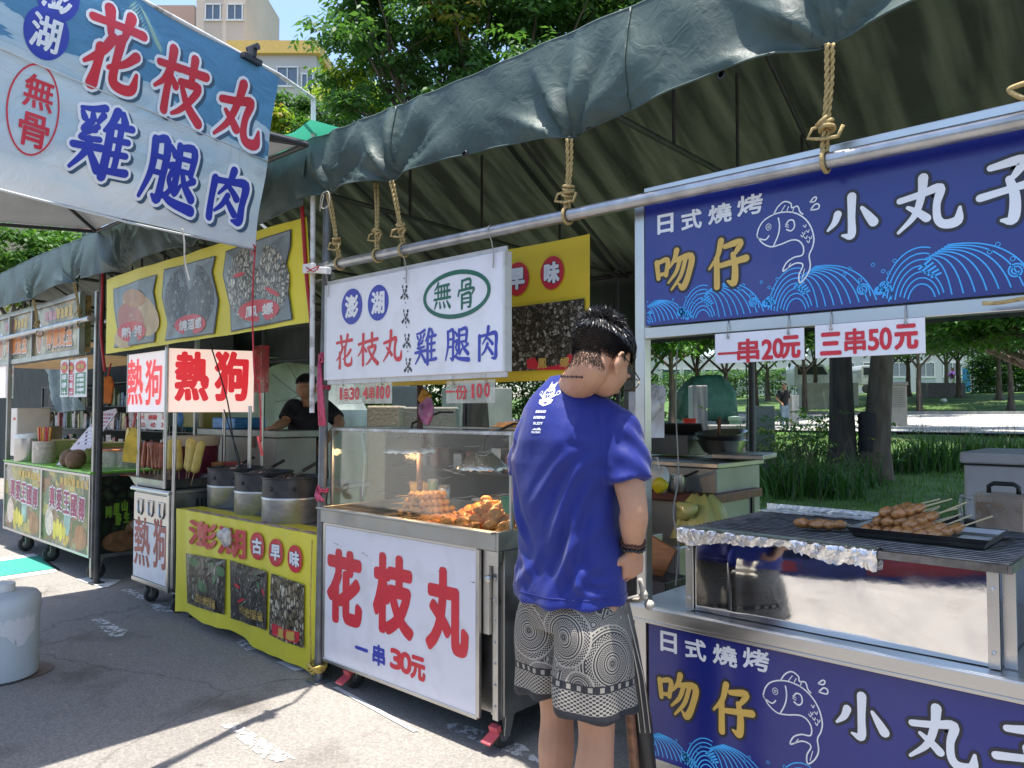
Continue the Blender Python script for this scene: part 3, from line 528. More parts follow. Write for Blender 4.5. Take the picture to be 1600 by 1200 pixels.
far = [  # px, D, crown centre py, r, n, label
 (1050,26,520,2.2,'slim tree by the tarp covered vehicle'),(1090,30,500,2.6,'crooked tree in front of the tarp covered vehicle'),(1135,34,490,2.8,'straight tree right of the tarp covered vehicle'),
 (1182,40,505,3,'tree behind the left hanging price card'),(1200,52,520,3,'thin far tree by the white building'),(1258,38,500,3,'tree just right of the woman standing on the path'),
 (1275,55,525,3,'twin stemmed tree beyond the standing woman'),(1392,44,505,3,'tree above the concrete vent box'),(1420,50,520,3.2,'forked tree behind the concrete vent box'),(1437,36,480,2.8,'tree right of the concrete vent box'),
 (1480,60,520,3.4,'far tree left of the walking person in purple'),(1499,46,470,3.2,'dark tree just right of the walking person in purple'),(1562,42,470,3,'dark tree near the right edge'),(1580,36,500,2.6,'pale trunked tree at the right edge'),(1620,44,470,3.4,'dark tree beyond the right edge'),
 (1015,34,500,2.8,'tree behind the hanging plastic bags'),(735,30,520,2.6,'tree seen under the yellow banner'),(770,38,510,3,'far tree behind the customer, under the banner'),(555,24,560,1.6,'tree seen left of the concrete planter')]
for i, (px, D, cy, r, lab) in enumerate(far):
    b = gz(at(px,640,D=D)); c = at(px,cy,D=D); zc = max(c.z, b.z+3.6)+r*.25
    bl = [((b.x,b.y,zc),r),((b.x+r*.9,b.y+r*.4,zc-.3),r*.75),((b.x-r*.8,b.y-r*.5,zc-.2),r*.8),((b.x+r*.2,b.y-r*.8,zc+.3),r*.8),((b.x-r*.3,b.y+r*.6,zc+r*.6),r*.8)]
    tree('park_tree', lab, b, bl, 1700, .34, .12+.004*(D-24)/2, group='trees in the park', mats=[LEAFA if i%3 else LEAFB,LEAFB,LEAFF], fresh=.18, fork=b.z+2.2, k=5)
# lawn grass and plants
GRASSM = leafmat('grass blades', (.05,.12,.02), (.13,.23,.04), .3); STRAP = leafmat('strap leaves', (.03,.085,.02), (.07,.15,.035), .25)
def blades(name, pts, h, wd, mat, par=None, lean=.35, kind=None):
    pts = np.asarray(pts,float); n = len(pts); off = np.array(ORG.get(par.name,V())) if par else np.zeros(3)
    az = npr.uniform(0,2*PI,n); d = np.stack([np.cos(az),np.sin(az),np.zeros(n)],1); sd_ = np.stack([-np.sin(az),np.cos(az),np.zeros(n)],1); H = h*npr.uniform(.5,1.2,n)[:,None]; ln = npr.uniform(.1,1,n)[:,None]*lean*H
    W_ = wd*npr.uniform(.7,1.2,n)[:,None]
    v = np.stack([pts-sd_*W_, pts+sd_*W_, pts+d*ln*.45+[0,0,.62]*H+sd_*W_*.7, pts+d*ln*.45+[0,0,.62]*H-sd_*W_*.7, pts+d*ln*1.25+[0,0,.95]*H],1).reshape(-1,3)-off
    b = np.arange(n)*5; F4 = np.stack([b,b+1,b+2,b+3],1); F3 = np.stack([b+3,b+2,b+4],1)
    me = bpy.data.meshes.new(name); me.vertices.add(len(v)); me.vertices.foreach_set('co', v.ravel()); me.loops.add(7*n)
    me.loops.foreach_set('vertex_index', np.concatenate([F4,F3],1).ravel().astype(np.int32)); me.polygons.add(2*n)
    me.polygons.foreach_set('loop_start', np.stack([np.arange(n)*7,np.arange(n)*7+4],1).ravel().astype(np.int32)); me.materials.append(mat); me.update(calc_edges=True); me.validate()
    o = bpy.data.objects.new(name, me); C.objects.link(o)
    if par: o.parent = par
    return tag(o, kind=kind) if kind else o
pts = []
for _ in range(52000):
    D = 6+npr.random()**1.6*26; px = npr.uniform(480,1640); p = at(px,640,D=D)
    if p.y > 5.6 and not (p.y > 22.5 and p.x > -20) : pts.append((p.x,p.y,terr(p.x,p.y)))
tag(blades('lawn_grass', pts, .085, .007, GRASSM), 'short mown grass covering the park lawn', 'grass', kind='stuff')
sp = [(1205,11.2,.9,'strap leaved plant left of the thick trunks, leaning left'),(1240,10.6,1.0,'tall strap leaved clump in front of the park path'),(1275,11.0,.85,'strap leaved clump at the foot of the dark trunk'),(1300,10.4,.8,'low strap leaved clump before the dark trunk'),(1338,11.2,.8,'strap leaved clump between the two thick trunks'),
 (1400,12.6,.75,'strap leaved clump right of the wrapped trunk'),(1430,13,.9,'bushy strap leaved clump before the bright path'),(1460,12.6,1.0,'tallest strap leaved clump before the bright path'),(1500,13,1.0,'wide strap leaved clump above the white cooler'),(1540,12.6,.9,'strap leaved clump behind the white cooler lid'),(1575,13,.85,'strap leaved clump near the right edge'),(1230,13.5,.9,'strap leaved clump beside the standing woman'),(1620,12.6,.9,'strap leaved clump cut by the right edge')]
for px, D, h, lab in sp:
    g = gz(at(px,640,D=D)); t = thing('strap_leaf_plant', lab, 'plant', g, 'strap leaved plants on the lawn')
    p = [(g.x+rnd.gauss(0,.2),g.y+rnd.gauss(0,.2),g.z-.02) for _ in range(120)]; blades('leaves', p, h*.62, .016, STRAP, t, lean=.8)
    p = [(g.x+rnd.gauss(0,.3),g.y+rnd.gauss(0,.3),g.z-.02) for _ in range(26)]; blades('seed_stalks', p, h*1.1, .004, BARK, t, lean=.5)
for px, D, lab in ((548,12,'leafy green shrub seen through the left end of the glass case'),(1270,12.8,'small leafy shrub with pale leaves by the dark trunk')):
    g = gz(at(px,640,D=D)); t = thing('leafy_shrub', lab, 'shrub', g); n = 420
    leafcloud('foliage', np.array(g)+npr.normal(0,1,(n,3))*[.55,.55,.3]+[0,0,.5], .09, [LEAFB,LEAFF], t, (npr.random(n) < .12).astype(int))
    mb = MB()
    for _ in range(9): mb.tube([g,g+V((rnd.gauss(0,.25),rnd.gauss(0,.25),.5))],.012,5)
    mb.build('stem', BARK, t)
# ------------------------------------------------------------------ tarp canopies along the kerb
TARP = tarpmat('dark green tarpaulin', (.05,.08,.071), .12, (.06,.1,.07), .54, rstr=.3)
TARPR = tarpmat('tarpaulin roof', (.035,.05,.042), .3, (.015,.0175,.0105), .45, ribs=9, rstr=.2)
def rope(name, label, a, b, r=.007, mat=None, knot=True, group='ropes tying the tarp to the pipe', sag=0, cat='rope', loose=True):
    a, b = V(a), V(b)
    if b.x > -3.7: b = V((b.x,2.3,2.225-.045*(b.x+3.52)/4.82+.026))
    t = thing(name, label, cat, b, group); mb = MB(); L = (a-b).length; d = (b-a).normalized(); x = d.orthogonal().normalized(); y = d.cross(x)
    for st in range(2):
        for s2 in range(2):
            n = max(8,int(L/.008)); pts = []
            for i in range(n+1):
                f = i/n; ph = f*L/.045*2*PI+PI*s2; o = x*(st-.5)*r*1.7*(1+.4*math.sin(f*6+st*2))
                pts.append(a.lerp(b,f)+o+(x*math.cos(ph)+y*math.sin(ph))*r*.5-V((0,0,sag*4*f*(1-f))))
            mb.tube(pts, r*.62, 5)
    mb.build('strand', mat or ROPE, t, smooth=180)
    if knot:
        mb = MB(); kc = a.lerp(b,.74)
        for k in range(4):
            M_ = Matrix.Rotation(rnd.uniform(-.5,.5),3,'X')@Matrix.Rotation(rnd.uniform(-.6,.6),3,'Y')
            mb.tube([kc+M_@V((math.cos(q*PI/6)*r*2.6, math.sin(q*PI/6)*r*2.6, (k-1.5)*r*1.5)) for q in range(12)], r*.8, 6, closed=True)
        if loose:
            mb.tube([kc,kc+V((-.035,-.02,-.01)),kc+V((-.05,-.02,-.035)),kc+V((-.01,-.012,-.045)),kc+V((.04,-.02,-.05)),kc+V((.055,-.02,-.02))], r*.7, 6)
        mb.build('knot', mat or ROPE, t, smooth=180)
    mb = MB(); mb.tube([b+V((0,math.cos(q*PI/8)*.031,math.sin(q*PI/8)*.031-.026)) for q in range(16)], r*.9, 6, closed=True); mb.build('loop', mat or ROPE, t, smooth=180)
    return t
def canopy(name, label, x0, x1, ties, zt=(2.93,2.88), zb=2.56, Yf=2.29, Yb=5.2, mat=None, poles=(), roof=True, pipe=None, trusses=(), slant=.03, drop=.62, eyelets=(), seams=()):
    t = thing(name, label, 'tarp canopy', (x0,Yf,0), 'tarp canopies over the stalls'); mat = mat or TARP
    nx = int((x1-x0)/.018); nz = 18; P = []
    ph = [rnd.uniform(0,6) for _ in range(8)]
    for i in range(nx+1):
        x = x0+(x1-x0)*i/nx; f = (x-x0)/(x1-x0); top = zt[0]+(zt[1]-zt[0])*f+.008*math.sin(x*2.1+ph[0])
        bot = zb+.05; near = 1e9
        for k, (a, za) in enumerate(ties):
            if abs(x-a) < near: near = abs(x-a)
        tl = [q for q in ties if q[0] <= x]; tr = [q for q in ties if q[0] > x]
        if tl and tr:
            a, b = tl[-1], tr[0]; g = (x-a[0])/(b[0]-a[0]); bot = a[1]+(b[1]-a[1])*g+.028*math.sin(PI*g)*min(1,(b[0]-a[0]))
        elif tl: bot = tl[-1][1]+.03*min(1,x-tl[-1][0])
        elif tr: bot = tr[0][1]+.03*min(1,tr[0][0]-x)
        row = []
        for j in range(nz+1):
            g = j/nz; z = top+(bot-top)*g; y = Yf-slant*math.sin(g*PI*.55)
            for a, za in ties:
                dx, dz = x-a, max(.0,z-za)+.02; r = math.hypot(dx,dz); an = math.atan2(dx,dz)
                y += (.034*math.cos(an*9+a*3+.6*math.sin(an*3))*.6-.03*(1-abs(math.sin(an*5.5+a*2)))**4)*math.exp(-((r-.15)/.22)**2)*min(1,r/.05)
                y += .03*math.exp(-(r/.09)**2)
            y += .006*math.sin(x*9+ph[1]+3*math.sin(z*6))*g+.004*math.sin(x*23+z*17+ph[2])
            row.append(V((x,y,z)))
        P.append(row)
    mb = MB(); mb.grid(P); mb.build('valance', mat, t, smooth=180)
    mb = MB(); mb.tube([r[-1] for r in P[::3]], .0045, 5); mb.tube([r[0]+V((0,.004,.002)) for r in P[::3]], .006, 6); mb.build('hem', mat, t, smooth=180)
    for sxx in seams:
        i_ = min(nx,max(0,int((sxx-x0)/(x1-x0)*nx))); m2 = MB(); m2.tube([q_+V((0,-.004,0)) for q_ in P[i_]],.0045,6); m2.build('seam',mat,t,smooth=180)
    if eyelets:
        for (px,py) in eyelets:
            e = at(px,py,Y=Yf-.035); m2 = MB(); m2.tube([e+V((math.cos(q*PI/8)*.011,0,math.sin(q*PI/8)*.011)) for q in range(16)],.004,6,closed=True); m2.lathe([(0,.004),(.009,.004)],e,12,M=Matrix.Rotation(PI/2,3,'X')); m2.build('eyelet', BLACK, t, smooth=180)
    Ym = (Yf+Yb)/2; zr = 3.45
    if roof:
        Q = []
        for i in range(41):
            x = x0+(x1-x0)*i/40; f = (x-x0)/(x1-x0); top = zt[0]+(zt[1]-zt[0])*f; col = []
            for j in range(13):
                g = j/12; y = Yf+.005+(Yb-Yf)*g; z = top+(zr-top)*(g*2 if g < .5 else (1-g)*2+(g-.5)*2*(-.35)/1) if g < .5 else zr+(2.62-zr)*(g-.5)*2
                sag = -.05*math.sin(PI*((x-x0)*1.1%1))*math.sin(PI*min(1,g*2 if g < .5 else 2-2*g)); col.append(V((x,y,z+sag)))
            for j in range(1,6): col.append(V((x,Yb+.02*math.sin(x*7+j),2.62-drop*j/5)))
            Q.append(col)
        mb = MB(); mb.grid(Q); mb.build('roof', TARPR, t, smooth=180)
        mb = MB(); mb.tube([(x0,Yf+.05,zt[0]-.03),(x1,Yf+.05,zt[1]-.03)],.016,8); mb.tube([(x0,Ym,zr-.03),(x1,Ym,zr-.03)],.016,8); mb.tube([(x0,Yb-.04,2.57),(x1,Yb-.04,2.57)],.016,8)
        for x in trusses:
            z0 = zt[0]-.05
            mb.tube([(x,Yf+.05,z0),(x,Ym,zr-.05)],.014,8); mb.tube([(x,Ym,zr-.05),(x,Yb-.04,2.55)],.014,8); mb.tube([(x,Yf+.06,z0-.26),(x,Yb-.04,z0-.34)],.014,8); mb.tube([(x,Yf+.06,z0-.26),(x,Yf+.06,z0)],.013,8)
            for y in (2.9,3.5,4.3): mb.tube([(x,y,z0-.28),(x,y,z0+.02+.3*(1-abs(y-Ym)))],.009,6)
        mb.build('frame', DKPOLE, t, smooth=60)
    for (x,y,z,m,r) in poles:
        mb = MB(); mb.tube([(x,y,0.01),(x+(.05 if m is POLE else 0),y,z)], r, 14); mb.b2((x-.05,y-.05,0),(x+.05,y+.05,.01)); mb.build('pole', m, t, smooth=60)
    if pipe:
        mb = MB(); mb.tube([V(p) for p in pipe], .024, 14); mb.build('crossbar', GALV, t, smooth=60)
    return t
tx = [at(513,300,Y=2.27),at(612,280,Y=2.27),at(890,213,Y=2.27),at(1297,65,Y=2.27)]
main = canopy('tarp_canopy','dark green tarp canopy over the ball cart and the blue signed grill stall', -3.68, 1.3, [(p.x,p.z) for p in tx]+[(.35,2.55),(1.1,2.55)], poles=[(-3.62,2.38,2.9,POLE,.024),(-3.55,5.1,2.6,DKPOLE,.02),(at(1175,640,Y=5.1).x,5.1,2.6,DKPOLE,.022)],
    pipe=[(-3.52,2.3,2.225),(1.3,2.3,2.18)], trusses=(-3.5,-1.72,.1), eyelets=[(726,240),(1127,117)], seams=(at(617,200,Y=2.28).x,at(985,60,Y=2.28).x))
canopy('tarp_canopy','shaded dark green tarp canopy over the hot dog and snail stalls', -7.04, -3.63, [(-6.2,2.56),(-5.0,2.56),(-4.2,2.56)], poles=[(-7.06,2.44,2.93,DKPOLE,.026),(-5.3,5.1,2.6,DKPOLE,.018)], pipe=[(-7.0,2.46,2.23),(-3.65,2.46,2.22)], trusses=(-6.9,-5.3), zt=(2.95,2.93))
lt = [at(52,467,Y=2.3), at(116,441,Y=2.3)]
canopy('tarp_canopy','dark green tarp canopy over the coconut drink stall at the far left', -15, -7.08, [(-13.5,2.55),(-12.2,2.55),(lt[0].x,lt[0].z),(lt[1].x,lt[1].z)], pipe=[(-15,2.36,2.25),(-7.1,2.36,2.26)], trusses=(-13,-11,-9.2,-7.4), zt=(2.95,2.96), Yf=2.31)
PT = lambda px,py,y=2.27: at(px,py,Y=y)
rope('rope','tan rope tied at the left end of the pipe beside the grey pole', PT(513,302), PT(531,412,2.3))
rope('rope','tan rope hanging between the two other left ropes, with a round knot', PT(588,285,2.36), PT(590,398,2.3), loose=True)
rope('rope','tan rope with a frayed tail above the white menu sign', PT(612,282), PT(631,390,2.3))
rope('rope','tan rope with wide looped knot over the middle of the pipe', PT(890,217), PT(887,333,2.3), r=.0075)
rope('rope','thick tan rope over the large blue sign', PT(1297,68), PT(1290,262,2.3), r=.0078)
rope('rope','tan rope hanging from the far left tarp, left of the other one', lt[0], V((lt[0].x,2.36,2.25)))
rope('rope','tan rope hanging from the far left tarp next to the dark pole', lt[1], V((lt[1].x,2.36,2.25)))
def cordo(name, label, pts, r, mat, cat='rope', group=None):
    mb = MB(); q = [V(p) for p in pts]; Pm = []
    for i in range(len(q)-1):
        a,b,c,d = q[max(0,i-1)],q[i],q[i+1],q[min(len(q)-1,i+2)]
        for k in range(6): s = k/6; Pm.append(.5*((2*b)+(c-a)*s+(2*a-5*b+4*c-d)*s*s+(3*b-a-3*c+d)*s**3))
    Pm.append(q[-1]); mb.tube(Pm, r, 6); return tag(mb.build(name, mat, smooth=180), label, cat, group)
cordo('rope','short tan rope end poking in over the blue sign at the right edge',[at(1610,128,Y=2.25),at(1590,134,Y=2.25),at(1577,141,Y=2.25),at(1590,150,Y=2.25),at(1612,158,Y=2.25)],.007,ROPE,'rope')
cordo('rope','tan rope end lying along the lower frame of the big blue sign',[at(1535,474,Y=2.31),at(1560,473,Y=2.31),at(1585,469,Y=2.31),at(1620,462,Y=2.31)],.006,ROPE,'rope')
def pinkwrap(label, z, n=3, tail=None):
    mb = MB(); c = V((-3.62+.0172*z,2.38,z))
    for k in range(n): mb.tube([c+V((math.cos(q*PI/8)*.031,math.sin(q*PI/8)*.031,k*.012+.006*math.sin(q))) for q in range(16)],.006,6,closed=True)
    if tail:
        for dx in (0,.016,.03): mb.tube([c+V((.0+dx*.3,-.035,.0)),c+V((.01+dx,-.045,-tail*.4)),c+V((.03+dx*1.5,-.045,-tail))],.009,6)
    mb.tube([c+V((0,-.03,.01)),c+V((.035,-.05,.04)),c+V((.05,-.04,.01)),c+V((.02,-.035,0))],.006,6)
    tag(mb.build('pink_tie', PINKROPE, smooth=180), label, 'tie', 'pink plastic ties on the main pole')
pinkwrap('pink plastic rope wrapped high on the grey pole with long hanging ends', 1.72, 5, .34)
pinkwrap('pink plastic tie on the grey pole just under the hanging ends', 1.58, 2)
pinkwrap('pink plastic tie at the pole beside the snail pots', 1.02, 2, .04)
mb = MB(); c = V((-3.62,2.38,.06))
for k in range(4): mb.tube([c+V((math.cos(q*PI/6)*(.034+.006*k),math.sin(q*PI/6)*(.034+.006*k)-.01,.012*k+.01*math.sin(q*2+k))) for q in range(12)],.007,6,closed=True)
mb.tube([c+V((-.03,-.03,.02)),c+V((-.035,-.035,.35)),c+V((-.03,-.03,.7))],.004,6)
tag(mb.build('rope_coil', pm('yellow rope',(.55,.4,.1),.8,var=.25,vs=60), smooth=180), 'yellow rope knotted round the foot of the grey pole', 'rope')

# ------------------------------------------------------------------ shelter with the sky banner (left foreground)
t = thing('market_tent','grey undersided tent at the upper left with a chipped white corner post','tent',(-3.6,2.3,0))
TENT = tarpmat('grey tent cloth', (.3,.31,.31), .1, (.25,.25,.25), .6, rstr=.12)
p1,p2,p3,p4 = V((-3.5,2.2,2.88)),at(150,358,Y=2.27),at(0,372,Y=1.6),V((-3.5,-.6,2.8))
p3 = p2+(p3-p2)*3.4; p3.z = p2.z-.22; ap = V((-5.1,.9,3.35))
mb = MB()
for a,b in ((p1,p2),(p2,p3),(p3,p4),(p4,p1)):
    n = 10; Pg = [[(a.lerp(b,i/n)).lerp(ap,j/8)+V((0,0,-.06*math.sin(PI*j/8)*math.sin(PI*i/n))) for j in range(8)]+[ap] for i in range(n+1)]; mb.grid(Pg)
mb.build('roof', TENT, t, smooth=30)
mb = MB()
for a in (p1,p2,p3,p4): mb.tube([a+V((0,0,-.02)),a.lerp(ap,.5)-V((0,0,.08)),ap-V((0,0,.04))],.014,8)
for a,b in ((p1,p2),(p2,p3),(p3,p4),(p4,p1)): mb.tube([a-V((0,0,.02)),b-V((0,0,.02))],.014,8)
mb.build('frame', DKPOLE, t, smooth=60)
mb = MB(); mb.tube([(-3.585,2.3,1.45),(-3.6,2.3,3.17)],.014,10); mb.build('post', WHITEPOST, t, smooth=60)
for q in (p3,p4):
    mb = MB(); mb.tube([(q.x,q.y,0),q],.018,10); mb.build('post', WHITEPOST, t, smooth=60)
AWN = tarpmat('turquoise awning', (.05,.34,.22), .3, (.06,.4,.26), .6, rstr=.2)
a = at(418,222,Y=2.2); b = at(486,222,Y=2.2)
mb = MB(); mb.grid([[V((a.x+(b.x-a.x)*i/8, 2.2+.1*j, a.z+.004*j+.012*math.sin(i))) for j in range(5)] for i in range(-12,9)]); tag(mb.build('awning', AWN, smooth=180), 'turquoise green awning sheet beside the chipped white post', 'awning')
tr = at(440,118,D=3.75); tl = at(-8,-112,D=2.55); br_ = at(400,390,D=3.65); tl.z = tr.z-.02
BW = (tr-tl).length; ux = (tr-tl)/BW; BH = (tr-br_).length; uy = (tr-br_)/BH
bil = lambda u,v: .022*math.sin(u*3.1+.6)*math.sin(v*2.4+.3)+.008*math.sin(u*9+v*5)+.006*math.sin(v*14-u*3)
BP = Pl(tl-uy*BH, ux, uy, bil)
def bannermat():
    m = bpy.data.materials.new('printed sky and beach cloth'); m.use_nodes = True; n = m.node_tree.nodes; l = m.node_tree.links; p = n['Principled BSDF']; p.inputs['Roughness'].default_value = .35
    u = n.new('ShaderNodeUVMap'); sx = n.new('ShaderNodeSeparateXYZ'); l.new(u.outputs[0], sx.inputs[0])
    x = n.new('ShaderNodeTexNoise'); x.inputs['Scale'].default_value = 3.4; x.inputs['Detail'].default_value = 9; mp = n.new('ShaderNodeMapping'); mp.inputs['Scale'].default_value = (1,2.4,1); l.new(u.outputs[0], mp.inputs[0]); l.new(mp.outputs[0], x.inputs['Vector'])
    a = n.new('ShaderNodeMath'); a.operation = 'MULTIPLY_ADD'; l.new(x.outputs['Fac'], a.inputs[0]); a.inputs[1].default_value = .75; l.new(sx.outputs[1], a.inputs[2])
    g = ramp(n,l,a.outputs[0],[(.25,(.62,.63,.62)),(.5,(.55,.6,.62)),(.66,(.42,.55,.62)),(.85,(.52,.6,.62)),(1.05,(.34,.48,.56)),(1.2,(.08,.22,.36))])
    l.new(g, p.inputs['Base Color']); t2 = n.new('ShaderNodeBsdfTranslucent'); l.new(g, t2.inputs[0]); s = n.new('ShaderNodeMixShader'); s.inputs[0].default_value = .3; l.new(p.outputs[0], s.inputs[1]); l.new(t2.outputs[0], s.inputs[2]); l.new(s.outputs[0], n['Material Output'].inputs[0]); 
    y = n.new('ShaderNodeTexNoise'); y.inputs['Scale'].default_value = 5; y.inputs['Detail'].default_value = 4; y.inputs['Distortion'].default_value = 1.5; l.new(u.outputs[0], y.inputs['Vector']); bp = n.new('ShaderNodeBump'); bp.inputs['Strength'].default_value = .7; bp.inputs['Distance'].default_value = .03; l.new(y.outputs['Fac'], bp.inputs['Height']); l.new(bp.outputs[0], p.inputs['Normal'])
    return m
t = thing('banner','large blue sky banner with red and navy brush lettering at the upper left','banner',BP.map(BW/2,0))
mb = MB(); nu, nv = 44, 28; mb.grid([[BP.map(BW*i/nu,BH*j/nv) for j in range(nv+1)] for i in range(nu+1)]); o = mb.build('cloth', bannermat(), t, smooth=180)
uvl = o.data.uv_layers.new(name='UVMap')
for lp in o.data.loops: i = lp.vertex_index; uvl.data[lp.index].uv = ((i//(nv+1))/nu, (i%(nv+1))/nv)
mb = MB(); HW = []
for ch, cx, cy, wp, hp, c in (('花',172,80,112,150,0),('枝',281,133,98,118,0),('丸',378,178,92,112,0),('雞',155,222,112,128,1),('腿',264,272,98,122,1),('肉',360,306,80,100,1)):
    T(mb,ch,BP,cx+5,cy+5,wp*.9,hp*.92,mi=3,z=.003,grow=4.2,br=True,wt=1.15); T(mb,ch,BP,cx,cy,wp*.9,hp*.92,mi=2,z=.0042,grow=4.5,br=True,wt=1.15); T(mb,ch,BP,cx,cy,wp*.9,hp*.92,mi=c,z=.0056,br=True,wt=1.15)
Tdisc(mb,BP,67,53,76,82,1,.0026); Tdisc(mb,BP,86,-8,76,82,1,.0023)
T(mb,'湖',BP,66,53,50,54,1.4,2,.0032); T(mb,'澎',BP,86,-8,52,56,1.4,2,.003)
Tdisc(mb,BP,48,172,86,142,0,.003,inner=3); T(mb,'無',BP,58,146,50,52,1.0,0,.003); T(mb,'骨',BP,47,205,50,52,1.2,0,.003)
# pale palm leaf print at the top
for k in range(26):
    u0, v0 = BP.uv(212+k*.9,2+k*2.4); ang = -2.2+ (k%2)*1.5; L = .13*(1-.5*abs(k-13)/13)
    poly(mb,BP,[(u0,v0),(u0+L*.5*math.cos(ang)+.006,v0+L*.5*math.sin(ang)),(u0+L*math.cos(ang),v0+L*math.sin(ang)),(u0+L*.5*math.cos(ang)-.006,v0+L*.5*math.sin(ang))],4,.0012+k*1e-5)
mb.build('lettering',[RED,NAVY,WV,pm('printed dark shadow',(.05,.09,.14),.4),pm('printed palm green',(.28,.45,.38),.4)],t)
mb = MB(); mb.tube([BP.map(-.1,BH+.004,0),BP.map(BW*.5,BH+.006,0),BP.map(BW,BH+.004,0),V((-3.6,2.3,3.165))],.010,8); mb.build('top_rod', WHITEPOST, t, smooth=60)
mb = MB(); mb.tube([BP.map(.0,BH*.53,.002),BP.map(BW*.5,BH*.515,.003),BP.map(BW,BH*.5,.002)],.003,5); mb.tube([BP.map(0,0,0),BP.map(BW*.5,-.012,0),BP.map(BW,0,0)],.005,5); mb.build('seam', pm('banner hem',(.5,.52,.52),.6), t, smooth=180)
cp = BP.map(BW*.845,BH-.005,.012); mb = MB(); q3 = Matrix((BP.ux,BP.n,BP.uy.normalized())).transposed(); mb.box(cp,(.11,.03,.025),0,q3); mb.tube([cp+BP.uy*.01,cp+BP.uy*.05],.02,10); mb.tube([cp+BP.uy*.05-BP.n*.03,cp+BP.uy*.06+BP.n*.03],.016,10); mb.build('clip', BLACK, t, smooth=40)
e0 = BP.map(BW,0,.0); cordo('rope','long thin red cord hanging down from the banner corner',[e0,e0+V((.0,-.01,-.25)),e0+V((.01,0,-.6)),at(405,600,D=3.7),at(408,690,D=3.7)],.004,REDROPE)
mb = MB(); mb.tube([at(403,682,D=3.7),at(410,712,D=3.69)],.007,6); tag(mb.build('red_tassel',PINKRED),'small red tassel at the end of the hanging red cord','tassel')
mb = MB()
for k in range(5): a2 = k*1.3; mb.tube([e0,e0+V((math.cos(a2)*.02,-.01,math.sin(a2)*.02)),e0+V((math.cos(a2+.5)*.03,-.01,math.sin(a2+.5)*.03))],.003,5)
tag(mb.build('red_bow',REDROPE,smooth=180),'red cord bow tied to the lower corner of the sky banner','bow')
cordo('string','thin white string dangling from the bottom edge of the banner',[at(285,357,D=3.1),at(288,380,D=3.1),at(289,410,D=3.1),at(296,440,D=3.1)],.0035,CORD)
cordo('string','small white string loop at the left end of the main tarp',[at(500,330,Y=2.26),at(503,305,Y=2.25),at(513,300,Y=2.25),at(514,320,Y=2.25),at(503,325,Y=2.25),at(506,305,Y=2.25)],.003,CORD)
cordo('rope','dark red strap hanging beside the chipped white post',[at(468,232,Y=2.33),at(472,320,Y=2.33),at(478,420,Y=2.33),at(486,500,Y=2.33),at(489,555,Y=2.33)],.011,REDROPE)
cordo('rope','dark red strap hanging along the dark pole at the left',[at(161,362,Y=2.4),at(160,450,Y=2.4),at(158,520,Y=2.4),at(164,580,Y=2.4)],.012,REDROPE)
mb = MB(); a = at(480,421,Y=2.28); b = at(514,423,Y=2.26); mb.bar(a,b,.03,.035); mb.bar(a+V((.0,-.02,.0)),a.lerp(b,.5)+V((0,-.02,.01)),.02,.05); tag(mb.build('tape_wrap', WHITEP, bev=.004),'white tape wrapped where the pipe meets the posts','tape')
cordo('rope','red cord wound round the white tape on the posts',[at(478,418,Y=2.24),at(490,424,Y=2.23),at(498,417,Y=2.22),at(488,420,Y=2.23),at(480,425,Y=2.23)],.003,REDROPE)

# ------------------------------------------------------------------ printed cloth banners
YEL = pm('yellow printed cloth', (.72,.62,.04), .5, var=.08, vs=2, bump=.25, bs=8, dirt=.1, dcol=(.35,.3,.06)); YELD = pm('deep yellow printed cloth', (.74,.52,.03), .5, var=.1, vs=2, bump=.2, bs=8)
SNAIL = cellmat('printed snail photo', 52, [(0,(.03,.022,.015)),(.4,(.1,.08,.055)),(.7,(.2,.17,.12)),(1,(.42,.38,.3))]); SNAILW = cellmat('printed pale snail photo', 40, [(0,(.2,.18,.14)),(.5,(.4,.38,.32)),(1,(.6,.58,.5))], stretch=(1,1,.6))
SNAILD = cellmat('printed small snail photo', 70, [(0,(.02,.018,.014)),(.5,(.07,.06,.05)),(.85,(.14,.13,.1)),(1,(.4,.4,.36))], stretch=(1,1,.5)); BOWL = pm('printed bowl grey', (.16,.2,.22), .4, var=.4, vs=6); BUN = pm('printed bun', (.42,.2,.07), .4, var=.25, vs=9); BUNR = pm('printed red sausage', (.42,.13,.09), .4, var=.2, vs=8); BUNL = pm('printed bread', (.5,.36,.18), .4, var=.2, vs=8)
LEAFP = pm('printed basil leaf', (.06,.16,.06), .4, var=.3, vs=20)
def clothgrid(mb, pl, u0, u1, v0, v1, mi=0, nu=30, nv=16): mb.grid([[pl.map(u0+(u1-u0)*i/nu, v0+(v1-v0)*j/nv) for j in range(nv+1)] for i in range(nu+1)], mi)
def patch(mb, pl, pts, mi, z):
    """a printed shape that follows the cloth: fan from its centre"""
    n = len(pts); cx = sum(p[0] for p in pts)/n; cy = sum(p[1] for p in pts)/n; rings = [[pl.map(cx+(p[0]-cx)*f, cy+(p[1]-cy)*f, z) for p in pts] for f in (.02,.25,.5,.75,1)]
    mb.loft(rings, mi, (True,False))
def pxs(pl, pts): return [pl.uv(*p) for p in pts]
def dens(pts, n=4): return [(a[0]+(b[0]-a[0])*k/n, a[1]+(b[1]-a[1])*k/n) for a,b in zip(pts, pts[1:]+pts[:1]) for k in range(n)]
